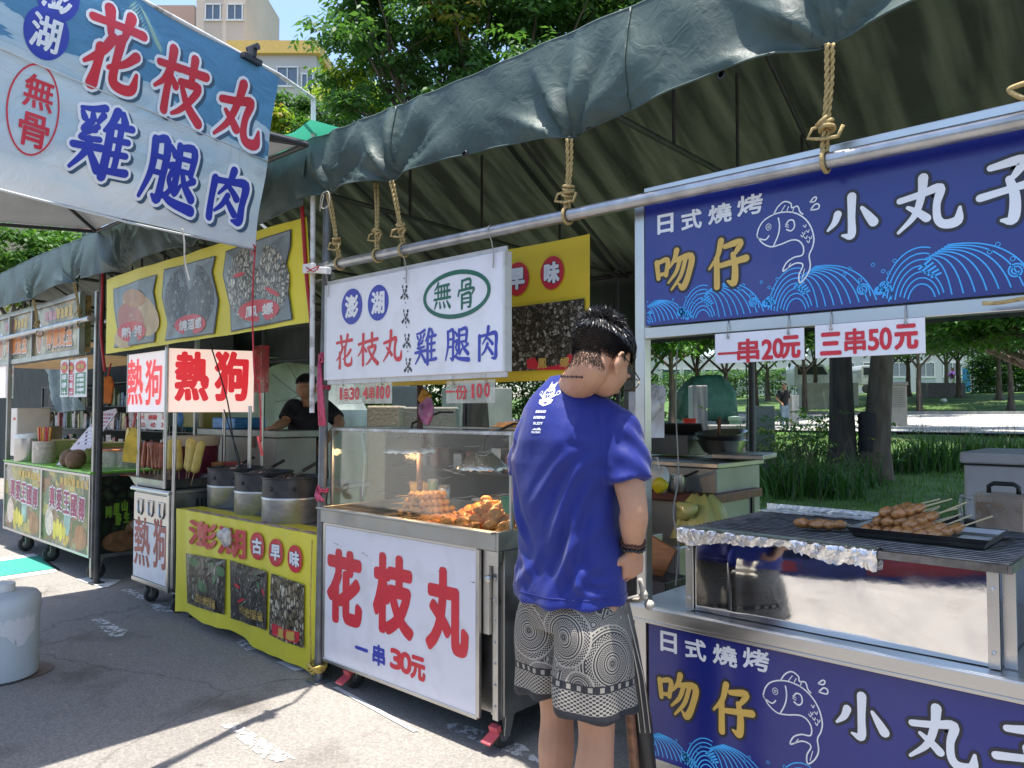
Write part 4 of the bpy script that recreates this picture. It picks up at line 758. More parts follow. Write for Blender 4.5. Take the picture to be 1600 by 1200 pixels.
# left food banner
wob = lambda u,v: .01*math.sin(u*4+.5)*math.sin(v*3)+.005*math.sin(u*13+v*4)
FP = YP(2.33, wob, .007); t = thing('food_banner','long yellow banner with three food photos in wavy frames','banner',at(325,540,Y=2.33))
c = [FP.uv(*p) for p in ((166,553),(488,503),(476,338),(164,437))]
mb = MB(); nu, nv = 40, 14; mb.grid([[FP.map(*[ (c[0][k]*(1-i/nu)+c[1][k]*i/nu)*(1-j/nv)+(c[3][k]*(1-i/nu)+c[2][k]*i/nu)*j/nv for k in (0,1)]) for j in range(nv+1)] for i in range(nu+1)]); mb.build('cloth', YEL, t, smooth=180)
def wavy(px): 
    return dens(pxs(FP,px),3)
mb = MB()
fr1 = [(179,452),(246,429),(241,455),(247,492),(243,535),(179,544),(186,515),(180,480)]; fr2 = [(258,421),(338,400),(333,425),(343,470),(337,522),(259,533),(264,505),(254,465)]; fr3 = [(357,393),(455,358),(455,385),(448,420),(461,500),(361,519),(361,480),(350,430)]
for f, m in ((fr1,1),(fr2,2),(fr3,3)):
    patch(mb,FP,[(cx_*1.0,cy_) for cx_,cy_ in wavy(f)],6,.002)
    ct = (sum(p[0] for p in f)/8, sum(p[1] for p in f)/8); patch(mb,FP,wavy([(ct[0]+(x-ct[0])*.97,ct[1]+(y-ct[1])*.97) for x,y in f]),m,.003)
def ellp(cx,cy,a,b,rot=0,n=20): return [(cx+a*math.cos(q)*math.cos(rot)-b*math.sin(q)*math.sin(rot), cy+a*math.cos(q)*math.sin(rot)+b*math.sin(q)*math.cos(rot)) for q in [2*PI*k/n for k in range(n)]]
patch(mb,FP,pxs(FP,ellp(222,490,24,38,-.5)),7,.0035); patch(mb,FP,pxs(FP,ellp(208,502,20,30,-.3)),5,.004); patch(mb,FP,pxs(FP,ellp(213,466,18,14,.2)),4,.0045); patch(mb,FP,pxs(FP,ellp(196,530,15,14,.2)),7,.0042)
patch(mb,FP,pxs(FP,ellp(298,467,39,55,.05)),3+5,.0035); patch(mb,FP,pxs(FP,ellp(406,444,49,63,.08)),9,.0035)
for (cx,cy,wd,hh,s) in ((209,518,40,32,'熱 狗'),(301,507,44,32,'燒酒螺'),(408,485,58,34,'鳳 螺')):
    patch(mb,FP,pxs(FP,ellp(cx,cy,wd/2*1.12,hh/2,-.13,20)),10,.005); T(mb,s,FP,cx,cy,wd*.8,hh*.55,.5,11,.0062)
patch(mb,FP,pxs(FP,ellp(428,456,14,3.5,.5)),10,.0048); patch(mb,FP,pxs(FP,ellp(378,430,9,3,-.3)),10,.0048)
mb.build('print',[YEL,BOWL,BOWL,BOWL,BUN,BUNR,BLKV,BUNL,SNAILD,SNAILW,RED,WV],t)
# rear yellow banner
RP = YP(2.68, lift=.006, disp= lambda u,v: .012*math.sin(u*5)*math.sin(v*2)+.02*math.exp(-((u+2.05)/.06)**2)*0); t = thing('food_banner','deep yellow banner hanging behind the white menu sign','banner',at(760,600,Y=2.68))
u0 = RP.uv(573,500)[0]; u1, vt = RP.uv(920,365); vb = RP.uv(918,592)[1]
mb = MB(); clothgrid(mb,RP,u0,u1,vb,vt); mb.build('cloth', YELD, t, smooth=180)
mb = MB()
for cx,cy,s in ((809,436,'早'),(862,426,'味')): Tdisc(mb,RP,cx,cy,37,52,1,.002); T(mb,s,RP,cx,cy,26,36,3.2,2,.003); T(mb,s,RP,cx,cy,25,34,1.6,3,.0042)
a = RP.uv(801,470); b = RP.uv(914,582); poly(mb,RP,[(a[0],b[1]+.02),(b[0],b[1]+.02),(b[0],RP.uv(914,466)[1]),(a[0],RP.uv(914,466)[1])],0,.0026)
patch(mb,RP,pxs(RP,[(824,562),(845,557),(885,554),(912,554),(912,580),(880,578),(845,578),(826,576)]),1,.0036); T(mb,'鳳',RP,849,568,15,16,.25,4,.0046); T(mb,'螺',RP,884,566,15,16,.25,4,.0046)
mb.build('print',[SNAIL,RED,BLKV,WV,GOLDV],t)
# ------------------------------------------------------------------ squid ball cart
CORR = pm('white corrugated plastic board', (.66,.66,.72), .38, var=.04, vs=3, dirt=.3, dcol=(.35,.33,.33), ds=6)
def caster(par, c, r=.062, name='wheel', pedal=None, M_=None):
    c = V(c); mb = MB(); Mx = Matrix.Rotation(PI/2,3,'Y')@Matrix.Rotation(0,3,'Z')
    mb.lathe([(r*.55,-.017),(r*.9,-.019),(r,-.012),(r,.012),(r*.9,.019),(r*.55,.017)], c+V((0,0,r)), 22, M=Mx); wh = mb.build(name, RUBBER, par, smooth=50)
    mb = MB(); mb.lathe([(.008,-.022),(r*.56,-.016),(r*.56,.016),(.008,.022)], c+V((0,0,r)), 16, M=Mx); mb.build('hub', STEEL2, wh, smooth=50)
    mb = MB()
    for sx in (-.028,.028): mb.add([c+V((sx,-.02,r*.9)),c+V((sx,.02,r*.9)),c+V((sx,.05,r*2+.03)),c+V((sx,-.03,r*2+.03))],[(0,1,2,3)]); mb.bar(c+V((sx,0,r)),c+V((sx,.01,r*2+.03)),.004,.035)
    mb.b2(c+V((-.035,-.035,r*2+.025)),c+V((.035,.05,r*2+.035))); mb.build('fork', STEEL, wh, bev=.002)
    if pedal:
        mb = MB(); mb.box(c+V((0,-.075,r*1.05)),(.055,.07,.012),0,Matrix.Rotation(.45,3,'X')); mb.box(c+V((0,-.045,r*1.6)),(.05,.03,.03),0,Matrix.Rotation(.3,3,'X')); mb.build('brake_pedal', pedal, wh, bev=.004)
    return wh
PEDAL = pm('red brake pedal', (.6,.1,.12), .45, var=.1)
cx0, cx1 = -3.53, -2.28
t = thing('food_cart','stainless cart with a white front board reading 花枝丸 in big red letters','food cart',((cx0+cx1)/2,2.7,0)); cart = t
mb = MB(); mb.b2((cx0,2.42,.15),(cx1,3.05,.855)); mb.build('body', STEEL2, t, bev=.004)
mb = MB(); mb.b2((cx0-.02,2.335,.868),(cx1+.03,2.35,.95)); mb.b2((cx0-.02,2.35,.868),(cx1+.03,3.06,.882)); mb.b2((cx0-.035,2.35,.882),(cx0-.02,3.06,.95)); mb.b2((cx1+.03,2.335,.868),(cx1+.045,3.06,.95)); mb.b2((cx0-.02,3.06,.868),(cx1+.03,3.075,.95)); mb.b2((cx0-.02,2.305,.94),(cx1+.03,2.335,.95)); mb.build('tray', STEEL2, t, bev=.003)
mb = MB(); mb.b2((-2.365,2.372,.5),(-2.325,2.419,.86)); mb.b2((-2.322,2.39,.14),(-2.29,2.419,.865)); mb.b2((-2.325,2.36,.80),(-2.26,2.388,.862))
for k in range(7): mb.ell((-2.306,2.388,.2+k*.09),.006,8,5)
mb.lathe([(.017,0),(.017,.012),(.008,.02)],(-2.325,2.372,.74),14,M=Matrix.Rotation(PI/2,3,'X')); mb.build('corner_bracket', STEEL, t, bev=.002)
SP = YP(2.352); a = SP.uv(497,821); b = SP.uv(754,1135); a = (-3.535,.862); b = (-2.375,.145)
mb = MB(); mb.b2((a[0],2.352,b[1]),(b[0],2.366,a[1])); bd = mb.build('sign_board', CORR, t)
mb = MB()
for p,q in (((a[0],b[1]),(b[0],b[1])),((a[0],a[1]),(b[0],a[1])),((a[0],b[1]),(a[0],a[1])),((b[0],b[1]),(b[0],a[1]))): mb.bar((p[0],2.358,p[1]),(q[0],2.358,q[1]),.022,.016)
mb.build('frame', STEEL, bd, bev=.002)
mb = MB()
for s,cx,cy,wd,hh in (('花',538,918,57,118),('枝',614,930,66,128),('丸',698,955,70,136)): T(mb,s,SP,cx,cy,wd,hh,4.6,0)
T(mb,'一',SP,565,1014,22,4,2.2,1); T(mb,'串',SP,592,1024,21,33,1.1,1); T(mb,'3',SP,619,1030,20,33,1.6,0); T(mb,'0',SP,634,1036,20,35,1.6,0); T(mb,'元',SP,653,1044,25,38,1.8,0)
mb.build('lettering',[RED,NAVY],bd)
mb = MB()
for (px,py,w_,h_) in ((528,851,.08,.006),(570,866,.05,.012),(690,895,.06,.006),(740,910,.05,.008),(505,850,.05,.01),(530,952,.05,.012),(500,965,.02,.005)):
    u,v = SP.uv(px,py); mb.add([SP.map(u+w_*math.cos(k)*.5,v+h_*math.sin(k)*.5-.1*w_*math.cos(k),.0014) for k in [j*PI/6 for j in range(12)]],[tuple(range(12))])
mb.build('scuffs', wornpaint('black scuff',(.12,.11,.11),.55,40,(1,1,4)), bd)
for x,y,p in ((-2.33,2.46,PEDAL),(-3.4,2.46,PEDAL),(-2.36,2.98,None),(-3.45,2.98,None)): caster(t,(x,y,0),.058,pedal=p)
# glass case
gx0,gx1,gy0,gy1,gz0,gz1 = -3.57,-2.24,2.42,3.03,.95,1.365
mb = MB(); mb.b2((gx0,gy0,gz0),(gx1,gy0+.005,gz1)); mb.b2((gx0,gy0+.005,gz0),(gx0+.005,gy1,gz1)); mb.b2((gx1-.005,gy0+.005,gz0),(gx1,gy1,gz1)); cs = mb.build('glass_case', GLASS, t)
mb = MB()
for x in (gx0,gx1): mb.bar((x,gy0,gz0),(x,gy0,gz1),.014,.014); mb.bar((x,gy1,gz0),(x,gy1,gz1),.014,.014); mb.bar((x,gy0,gz1),(x,gy1,gz1),.014,.014)
mb.bar((gx0,gy1,gz1),(gx1,gy1,gz1),.014,.014); mb.build('frame', STEEL2, cs, bev=.002)
mb = MB(); mb.b2((gx0-.01,gy0-.012,gz1-.012),(gx1+.01,gy0+.1,gz1+.004)); mb.build('top_edge', thinmat('clear plastic shelf',(.75,.76,.76),.15,.15,.5), cs, bev=.003)
mb = MB()
for k in range(40):      # stretched cling film creases
    u = rnd.uniform(gx0+.1,gx1); v = rnd.uniform(gz0+.05,gz1-.02); L = rnd.uniform(.05,.16); mb.tube([(u,gy0-.003,v),(u+L*.5,gy0-.005,v+rnd.uniform(-.01,.015)),(u+L,gy0-.003,v+rnd.uniform(-.02,.03))],.0009,4)
mb.tube([(-3.3,gy0-.004,1.34),(-3.27,gy0-.006,1.22),(-3.28,gy0-.006,1.1),(-3.29,gy0-.004,1.02)],.003,5)
mb.build('film_creases', PLASTIC, cs)
# back counter of the cart with things on it
t = thing('work_table','dark steel work table behind the glass case','table',(-2.9,3.5,0)); mb = MB(); mb.b2((-3.6,3.2,.8),(-2.1,3.4,.84)); mb.build('table_top', STEEL2, t, bev=.004)
mb = MB(); mb.b2((-3.6,3.21,.2),(-2.1,3.24,.8)); mb.build('front_panel', pm('dark brown panel',(.06,.035,.03),.5,var=.3,dirt=.4), t)
for x in (-3.55,-2.15):
    for y in (3.25,3.37): mb = MB(); mb.tube([(x,y,0),(x,y,.8)],.018,8); mb.build('leg', STEEL2, t)
t = thing('dark_cabinet','black cabinet with shelves standing behind the glass case','cabinet',(-3.8,3.6,.0)); mb = MB(); mb.b2((-4.35,3.72,.0),(-3.2,3.76,1.31)); mb.b2((-4.35,3.45,1.06),(-3.2,3.72,1.075)); mb.b2((-4.37,3.4,.0),(-4.35,3.76,1.31)); mb.build('shell', BLACK, t, bev=.003); mb = MB()  # added cabinet, darkens what shows through the glass behind the foil lamps
for k in range(9): x = -4.3+.12*k; mb.b2((x,3.55,1.076),(x+.08,3.66,1.14+.09*rnd.random()),k%3)
mb.build('bottles', [pm('dark sauce bottle',(.04,.015,.01),.2),pm('steel tin',(.3,.3,.3),.3,.8),pm('red tin',(.2,.03,.02),.4)], t, bev=.004)
# fried food
BALL = pm('fried squid ball crust', (.68,.31,.06), .5, var=.3, vs=30, bump=.4, bs=70, coat=.15); CHK = pm('fried chicken crust', (.74,.27,.045), .55, var=.35, vs=24, bump=1, bs=60, coat=.1)
def lump(c, r, seed, n=14, m=9, amt=.25, sc=(1,1,1)):
    rr = random.Random(seed); ph = [(V((rr.gauss(0,1),rr.gauss(0,1),rr.gauss(0,1)))*2.6, rr.uniform(0,6)) for _ in range(7)]; P = []; 
    for i in range(m+1):
        for j in range(n):
            d = V((math.sin(PI*i/m)*math.cos(2*PI*j/n),math.sin(PI*i/m)*math.sin(2*PI*j/n),-math.cos(PI*i/m)))
            k = 1+amt*sum(math.sin(d.dot(a)+b) for a,b in ph)/2.6; P.append(V(c)+V((d.x*sc[0],d.y*sc[1],d.z*sc[2]))*r*k)
    return P, [(i*n+j, i*n+(j+1)%n, (i+1)*n+(j+1)%n, (i+1)*n+j) for i in range(m) for j in range(n)]
sk = thing('squid_ball_skewer','deep fried squid ball skewer in the pile behind the glass','skewer',(0,0,0),'squid ball skewers piled in the glass case')
for k in range(5): mb = MB(); P,F = lump((0,k*.034-.07,0),.0205,k,amt=.1); mb.add(P,F); mb.build('fried_ball', BALL, sk, smooth=180)
mb = MB(); mb.tube([(0,-.1,0),(0,.16,0)],.0022,6); mb.build('stick', STICKM, sk)
bx, by, bz = -3.13, 2.72, .885; lay = [(i,j) for j in range(4) for i in range(6-j)]
for n_,(i,j) in enumerate(lay):
    o = sk if n_ == 0 else copy_tree(sk); o.location = (bx+(i-2.5+j*.5)*.043+rnd.uniform(-.004,.004), by+rnd.uniform(-.02,.02), bz+.02+j*.035); o.rotation_euler = (rnd.uniform(-.05,.1),rnd.uniform(-3,3),PI+rnd.uniform(-.15,.15)-.3)
proto = []
for k in range(4):
    mb = MB(); P,F = lump((0,0,0),.033,50+k,amt=.34,sc=(1.25,.9,.7)); mb.add(P,F); proto.append(mb.build('fried_chicken', CHK, smooth=180))
for o in proto: tag(o,'bite sized orange piece in the fried chicken heap behind the glass','fried chicken','fried chicken pieces in the glass case')
k = 0
for n_ in range(230):
    x = -2.6+rnd.gauss(0,.2); y = 2.6+rnd.gauss(0,.085)
    if not (-2.95 < x < -2.27 and 2.45 < y < 2.85): continue
    hh = .125*math.exp(-((x+2.5)/.26)**2-((y-2.61)/.13)**2); z = .885+.016+rnd.random()**.5*hh
    o = proto[k%4] if k < 4 else proto[k%4].copy()
    if k >= 4: C.objects.link(o)
    o.location = (x,y,z); o.rotation_euler = (rnd.uniform(-.4,.4),rnd.uniform(-.4,.4),rnd.uniform(0,6)); k += 1
mb = MB(); mb.tube([at(735,815,Y=2.58),at(757,787,Y=2.62)],.003,6); tag(mb.build('tongs_handle', STEEL),'thin steel rod stuck in the fried chicken heap','tongs')
def foil_lamp(label, c, r):
    t = thing('heat_lamp', label, 'lamp', c, 'foil wrapped lamps in the glass case'); c = V(c); mb = MB(); n = 40; Pn = []
    for i,(rr,z) in enumerate([(.02,.085),(.04,.08),(.06,.066),(.1,.035),(.13,.008),(.15,-.012),(.146,-.018)]):
        Pn.append([c+V((math.cos(2*PI*j/n),math.sin(2*PI*j/n),0))*(rr*r/.15)*(1+.035*math.sin(j*5+i)*(i > 1))+V((0,0,z*r/.15+.006*math.sin(j*3.7+i*2)*(i > 1))) for j in range(n)])
    mb.loft(Pn, caps=(True,False)); mb.build('shade', FOIL, t, smooth=180)
    mb = MB(); mb.ell(c+V((0,0,.015)),(.026,.026,.03),14,8); mb.build('bulb', pm('lamp bulb',(.9,.6,.35),.3,emit=.8), t, smooth=180)
    pl_ = bpy.data.lights.new('lamp_glow','POINT'); pl_.energy = 2.2; pl_.color = (1,.62,.3); pl_.shadow_soft_size = .03; lo_ = bpy.data.objects.new('lamp_glow',pl_); C.objects.link(lo_); lo_.parent = t; lo_.location = (0,0,-.03)
    mb = MB(); mb.tube([c+V((0,0,.06)),c+V((0,.02,.14)),c+V((.02,.2,.2)),c+V((.02,.3,.2))],.006,6); mb.build('arm', BLACK, t, smooth=180)
foil_lamp('foil wrapped heat lamp over the squid balls', at(640,702,Y=2.68), .14); foil_lamp('foil wrapped heat lamp over the fried chicken', at(754,728,Y=2.62), .125)
t = thing('stick_tub','round tub packed with bamboo skewer sticks','tub',at(655,775,Y=2.86)); c = V(t.location); mb = MB(); mb.lathe([(.05,-.09),(.056,.0),(.058,0),(.058,-.002)],c,20); mb.build('tub', STEEL2, t, smooth=60); mb = MB()
for k in range(90): a = rnd.uniform(0,6.28); q = .05*rnd.random()**.5; mb.tube([c+V((q*math.cos(a)*.8,q*math.sin(a)*.8,-.08)),c+V((q*math.cos(a)*1.1,q*math.sin(a)*1.1,.075+rnd.uniform(-.012,.01)))],.0018,4)
tag(mb.build('sticks', STICKM, t), kind='stuff')
for lab,px,py,m,r,h in (('tall glass jar of green pickles behind the skewers',677,770,pm('green pickles',(.08,.16,.05),.3,var=.5,vs=20),.03,.12),('tin can standing beside the jar in the glass case',694,776,STEEL,.034,.1)):
    c = at(px,py,Y=2.9); t = thing('jar' if 'jar' in lab else 'tin_can',lab,'jar' if 'jar' in lab else 'can',c); mb = MB(); mb.lathe([(r,-h*.5),(r*1.03,0),(r,h*.5),(r*.9,h*.53)],c,20); mb.build('body', m, t, smooth=50); mb = MB(); mb.lathe([(r*1.05,h*.53),(r*1.05,h*.65),(0.001,h*.66)],c,20); mb.build('lid', STEEL2, t, smooth=50)
c = at(806,790,Y=2.5); mb = MB(); mb.lathe([(.05,-.03),(.07,.03),(.075,.035),(.066,.03),(.045,-.02),(.001,-.022)],c,24); tag(mb.build('bowl', pm('green plastic',(.06,.3,.16),.4),smooth=60),'green plastic bowl at the right end of the glass case','bowl')
for lab,px,py,y,m in (('white mug on the dark table behind the glass',746,735,3.3,WHITEP),('small box of supplies on the dark table behind the glass',785,740,3.35,pm('brown carton',(.25,.17,.1),.8))):
    c = at(px,py,Y=y); c.z = .84; t = thing('mug' if 'mug' in lab else 'box',lab,'mug' if 'mug' in lab else 'box',c); mb = MB()
    if 'mug' in lab: mb.lathe([(.034,0),(.036,.09),(.032,.09),(.03,.01),(.001,.01)],c,20); mb.build('cup', m, t, smooth=60); mb = MB(); mb.tube([c+V((-.034,0,.075)),c+V((-.06,0,.065)),c+V((-.06,0,.03)),c+V((-.035,0,.02))],.006,6); mb.build('handle', m, t, smooth=180)
    else: mb.box(c+V((0,0,.06)),(.13,.1,.12),0,.3); mb.build('carton', m, t, bev=.002); mb = MB(); mb.box(c+V((0,0,.121)),(.03,.1,.002),0,.3); mb.build('tape', WHITEP, t)
mb = MB(); a = at(652,592,Y=2.72); mb.tube([(a.x,2.74,.95),(a.x,2.74,2.15)],.017,10); tag(mb.build('rusty_post', pm('rusty post',(.09,.05,.04),.7,var=.4,vs=20),smooth=60),'thin rusty brown post rising behind the white menu sign','post')
t = thing('paper_bag','pink and orange bag tied to the rusty post','bag',at(665,665,Y=2.7)); c = at(665,640,Y=2.7); mb = MB(); P,F = lump(c+V((.01,0,0)),.055,3,18,12,.18,(.9,.7,1.3)); mb.add(P,F); mb.build('bag', pm('pink printed plastic',(.5,.16,.36),.4,var=.6,vs=14,dirt=.8,dcol=(.65,.55,.6),ds=16), t, smooth=180); mb = MB(); P,F = lump(c+V((-.0,0,.065)),.036,5,14,9,.3,(1,.8,1.2)); mb.add(P,F); mb.build('orange_cloth', pm('orange cloth',(.65,.32,.05),.6,var=.2), t, smooth=180)
# white menu sign over the cart
WP = YP(2.318); t = thing('menu_sign','white menu sign reading 花枝丸 and 雞腿肉 hanging from the pipe','sign',(-2.8,2.33,1.62))
a = WP.uv(512,442); b = WP.uv(792,586); x0,x1,z1,z0 = -3.49,-2.185,2.128,1.622
mb = MB(); mb.b2((x0,2.318,z0),(x1,2.36,z1)); mb.build('board', WHITE, t, bev=.003)
mb = MB()
for p,q in (((x0,z0),(x1,z0)),((x0,z1),(x1,z1)),((x0,z0),(x0,z1)),((x1,z0),(x1,z1))): mb.bar((p[0],2.336,p[1]),(q[0],2.336,q[1]),.012,.046)
mb.build('frame', pm('worn white frame',(.55,.55,.54),.45,dirt=.5,dcol=(.25,.22,.18),ds=12), t, bev=.002)
mb = MB()
for cx,cy,s in ((550,479,'澎'),(591,473,'湖')):
    Tdisc(mb,WP,cx,cy,33,56,1,.0016); T(mb,s,WP,cx,cy,21,36,1.25,3,.0026)
Tdisc(mb,WP,712,460,107,76,2,.0016,inner=5)
T(mb,'無',WP,691,462,29,46,mi=2,br=True,wt=1.0); T(mb,'骨',WP,728,459,30,50,mi=2,br=True,wt=1.0)
for s,cx,cy,wd,hh,c_ in (('花',538,549,28,56,0),('枝',575,546,34,54,0),('丸',613,541,33,54,0),('雞',665,542,36,60,1),('腿',714,539,40,56,1),('肉',762,537,38,58,1)): T(mb,s,WP,cx,cy,wd,hh,mi=c_,br=True,wt=.92)
for k in range(4):
    for j,(dx,dy) in enumerate(((-3,-9),(3,-9),(-2,-3),(2,-3),(-3,5),(3,5),(0,9),(-5,8),(5,8),(0,2))):
        u,v = WP.uv(632.5+k*1.8+dx,449+k*38+dy+8); disc(mb,WP,u,v,.0045+.003*(j%2),.009,4,.0016+1e-5*j,8)
    u,v = WP.uv(632+k*1.8,435+k*38); disc(mb,WP,u,v,.004,.004,4,.0016,8)
mb.build('lettering',[RED,NAVY,GREENV,WV,BLKV],t)
for px in (515,637,773):
    x = WP.uv(px,440)[0]; mb = MB(); mb.tube([(x,2.3,2.25),(x,2.27,2.22),(x,2.3,2.17),(x,2.31,2.12),(x,2.308,2.06)],.0025,6); mb.build('hook', STEEL2, t, smooth=180)
# clear price plates under it
CP = YP(2.315)
def plate(label, px0,px1,py0,py1, chars, mat, Y, lm, hooks=2, group=None):
    Q = YP(Y); t = thing('price_card', label, 'price card', at((px0+px1)/2,py1,Y=Y), group); u0,v1 = Q.uv(px0,py0); u1 = Q.uv(px1,py0)[0]; v1 = Q.uv((px0+px1)/2,py0)[1]; v0 = Q.uv((px0+px1)/2,py1)[1]
    mb = MB(); mb.b2((u0,Y,v0),(u1,Y+.004,v1)); mb.build('card', mat, t, bev=.001); mb = MB()
    for s,cx,cy,wd,hh,th in chars: T(mb,s,Q,cx,cy,wd,hh,th,0,.0012)
    mb.build('lettering', lm, t)
    for k in range(hooks):
        x = u0+(u1-u0)*(.16+.68*k/(hooks-1)); mb = MB(); mb.tube([(x,Y-.004,v1-.014),(x,Y-.006,v1+.02),(x,Y+.01,v1+.06)],.0018,5); mb.ell((x,Y-.003,v1-.014),.005,8,5); mb.build('wire', STEEL2, t, smooth=180)
    return t
plate('clear price card reading 1串30 4串100 at the left under the menu sign',524,612,597,631,[('1',533,615,4,19,.8),('串',541,616,8,22,.4),('3',550,615,8,20,.8),('0',558,615,7,20,.8),('4',571,614,8,20,.8),('串',581,614,9,21,.4),('1',590,613,4,20,.8),('0',597,613,7,21,.8),('0',606,612,7,21,.8)],CLEAR,2.335,RED)
plate('clear price card reading 一份100 at the right under the menu sign',697,773,594,630,[('一',703,612,14,3,.8),('份',721,613,19,22,.5),('1',739,611,4,22,.6),('0',749,610,9,23,.6),('0',761,609,9,23,.6)],CLEAR,2.335,RED)

# ------------------------------------------------------------------ grill stall
SQ = lambda mb,a,b,w_=.042: mb.bar(a,b,w_,w_)
gx = -1.56; GX1 = 1.0
t = thing('grill_stall','stainless grill stall with large blue fish signs above and below its counter','food stall',(-.5,2.7,0)); stall = t
mb = MB(); yf, yb2 = 2.4, 3.25
for x in (gx,GX1): SQ(mb,(x,yf,.06),(x,yf,2.25)); SQ(mb,(x,yb2,.06),(x,yb2,.74))
SQ(mb,(gx+.021,yf,2.252),(GX1-.021,yf,2.252)); SQ(mb,(gx+.021,yf,1.74),(GX1-.021,yf,1.74))
for x in (gx,GX1): SQ(mb,(x,yf+.021,2.252),(x,yf+.3,2.252),.03)
mb.build('frame', STEEL, t, bev=.003)
mb = MB(); mb.b2((gx-.03,2.34,.747),(GX1,3.3,.765)); mb.b2((gx-.03,2.33,.722),(GX1,2.339,.764)); mb.b2((gx-.01,2.336,.708),(GX1,2.36,.721)); mb.build('counter', STEEL, t, bev=.003)
mb = MB(); mb.b2((gx-.02,2.385,.2),(GX1,3.28,.745)); mb.build('body', STEEL2, t, bev=.003)
for x in (gx,GX1):
    for y in (yf,yb2): mb = MB(); mb.tube([(x,y,0),(x,y,.2)],.02,10); mb.build('leg', STEEL2, t)
mb = MB(); mb.b2((gx-.02,2.362,.2),(gx+.03,2.384,.705)); mb.b2((gx+.03,2.362,.2),(GX1,2.384,.235)); mb.build('edging', STEEL, t, bev=.002)
BLUEP = pm('printed deep blue', (.011,.02,.185), .22, var=.12, vs=.8, spec=.5, coat=.1, dirt=.12, dcol=(.1,.1,.16), ds=3, bump=.05, bs=3)
UP, LP = YP(2.372), YP(2.356)
mb = MB(); mb.b2((gx+.03,2.372,1.765),(GX1-.02,2.39,2.228)); up = mb.build('upper_sign', BLUEP, t); mb = MB(); mb.b2((gx+.045,2.356,.24),(GX1,2.37,.705)); lo = mb.build('lower_sign', BLUEP, t)
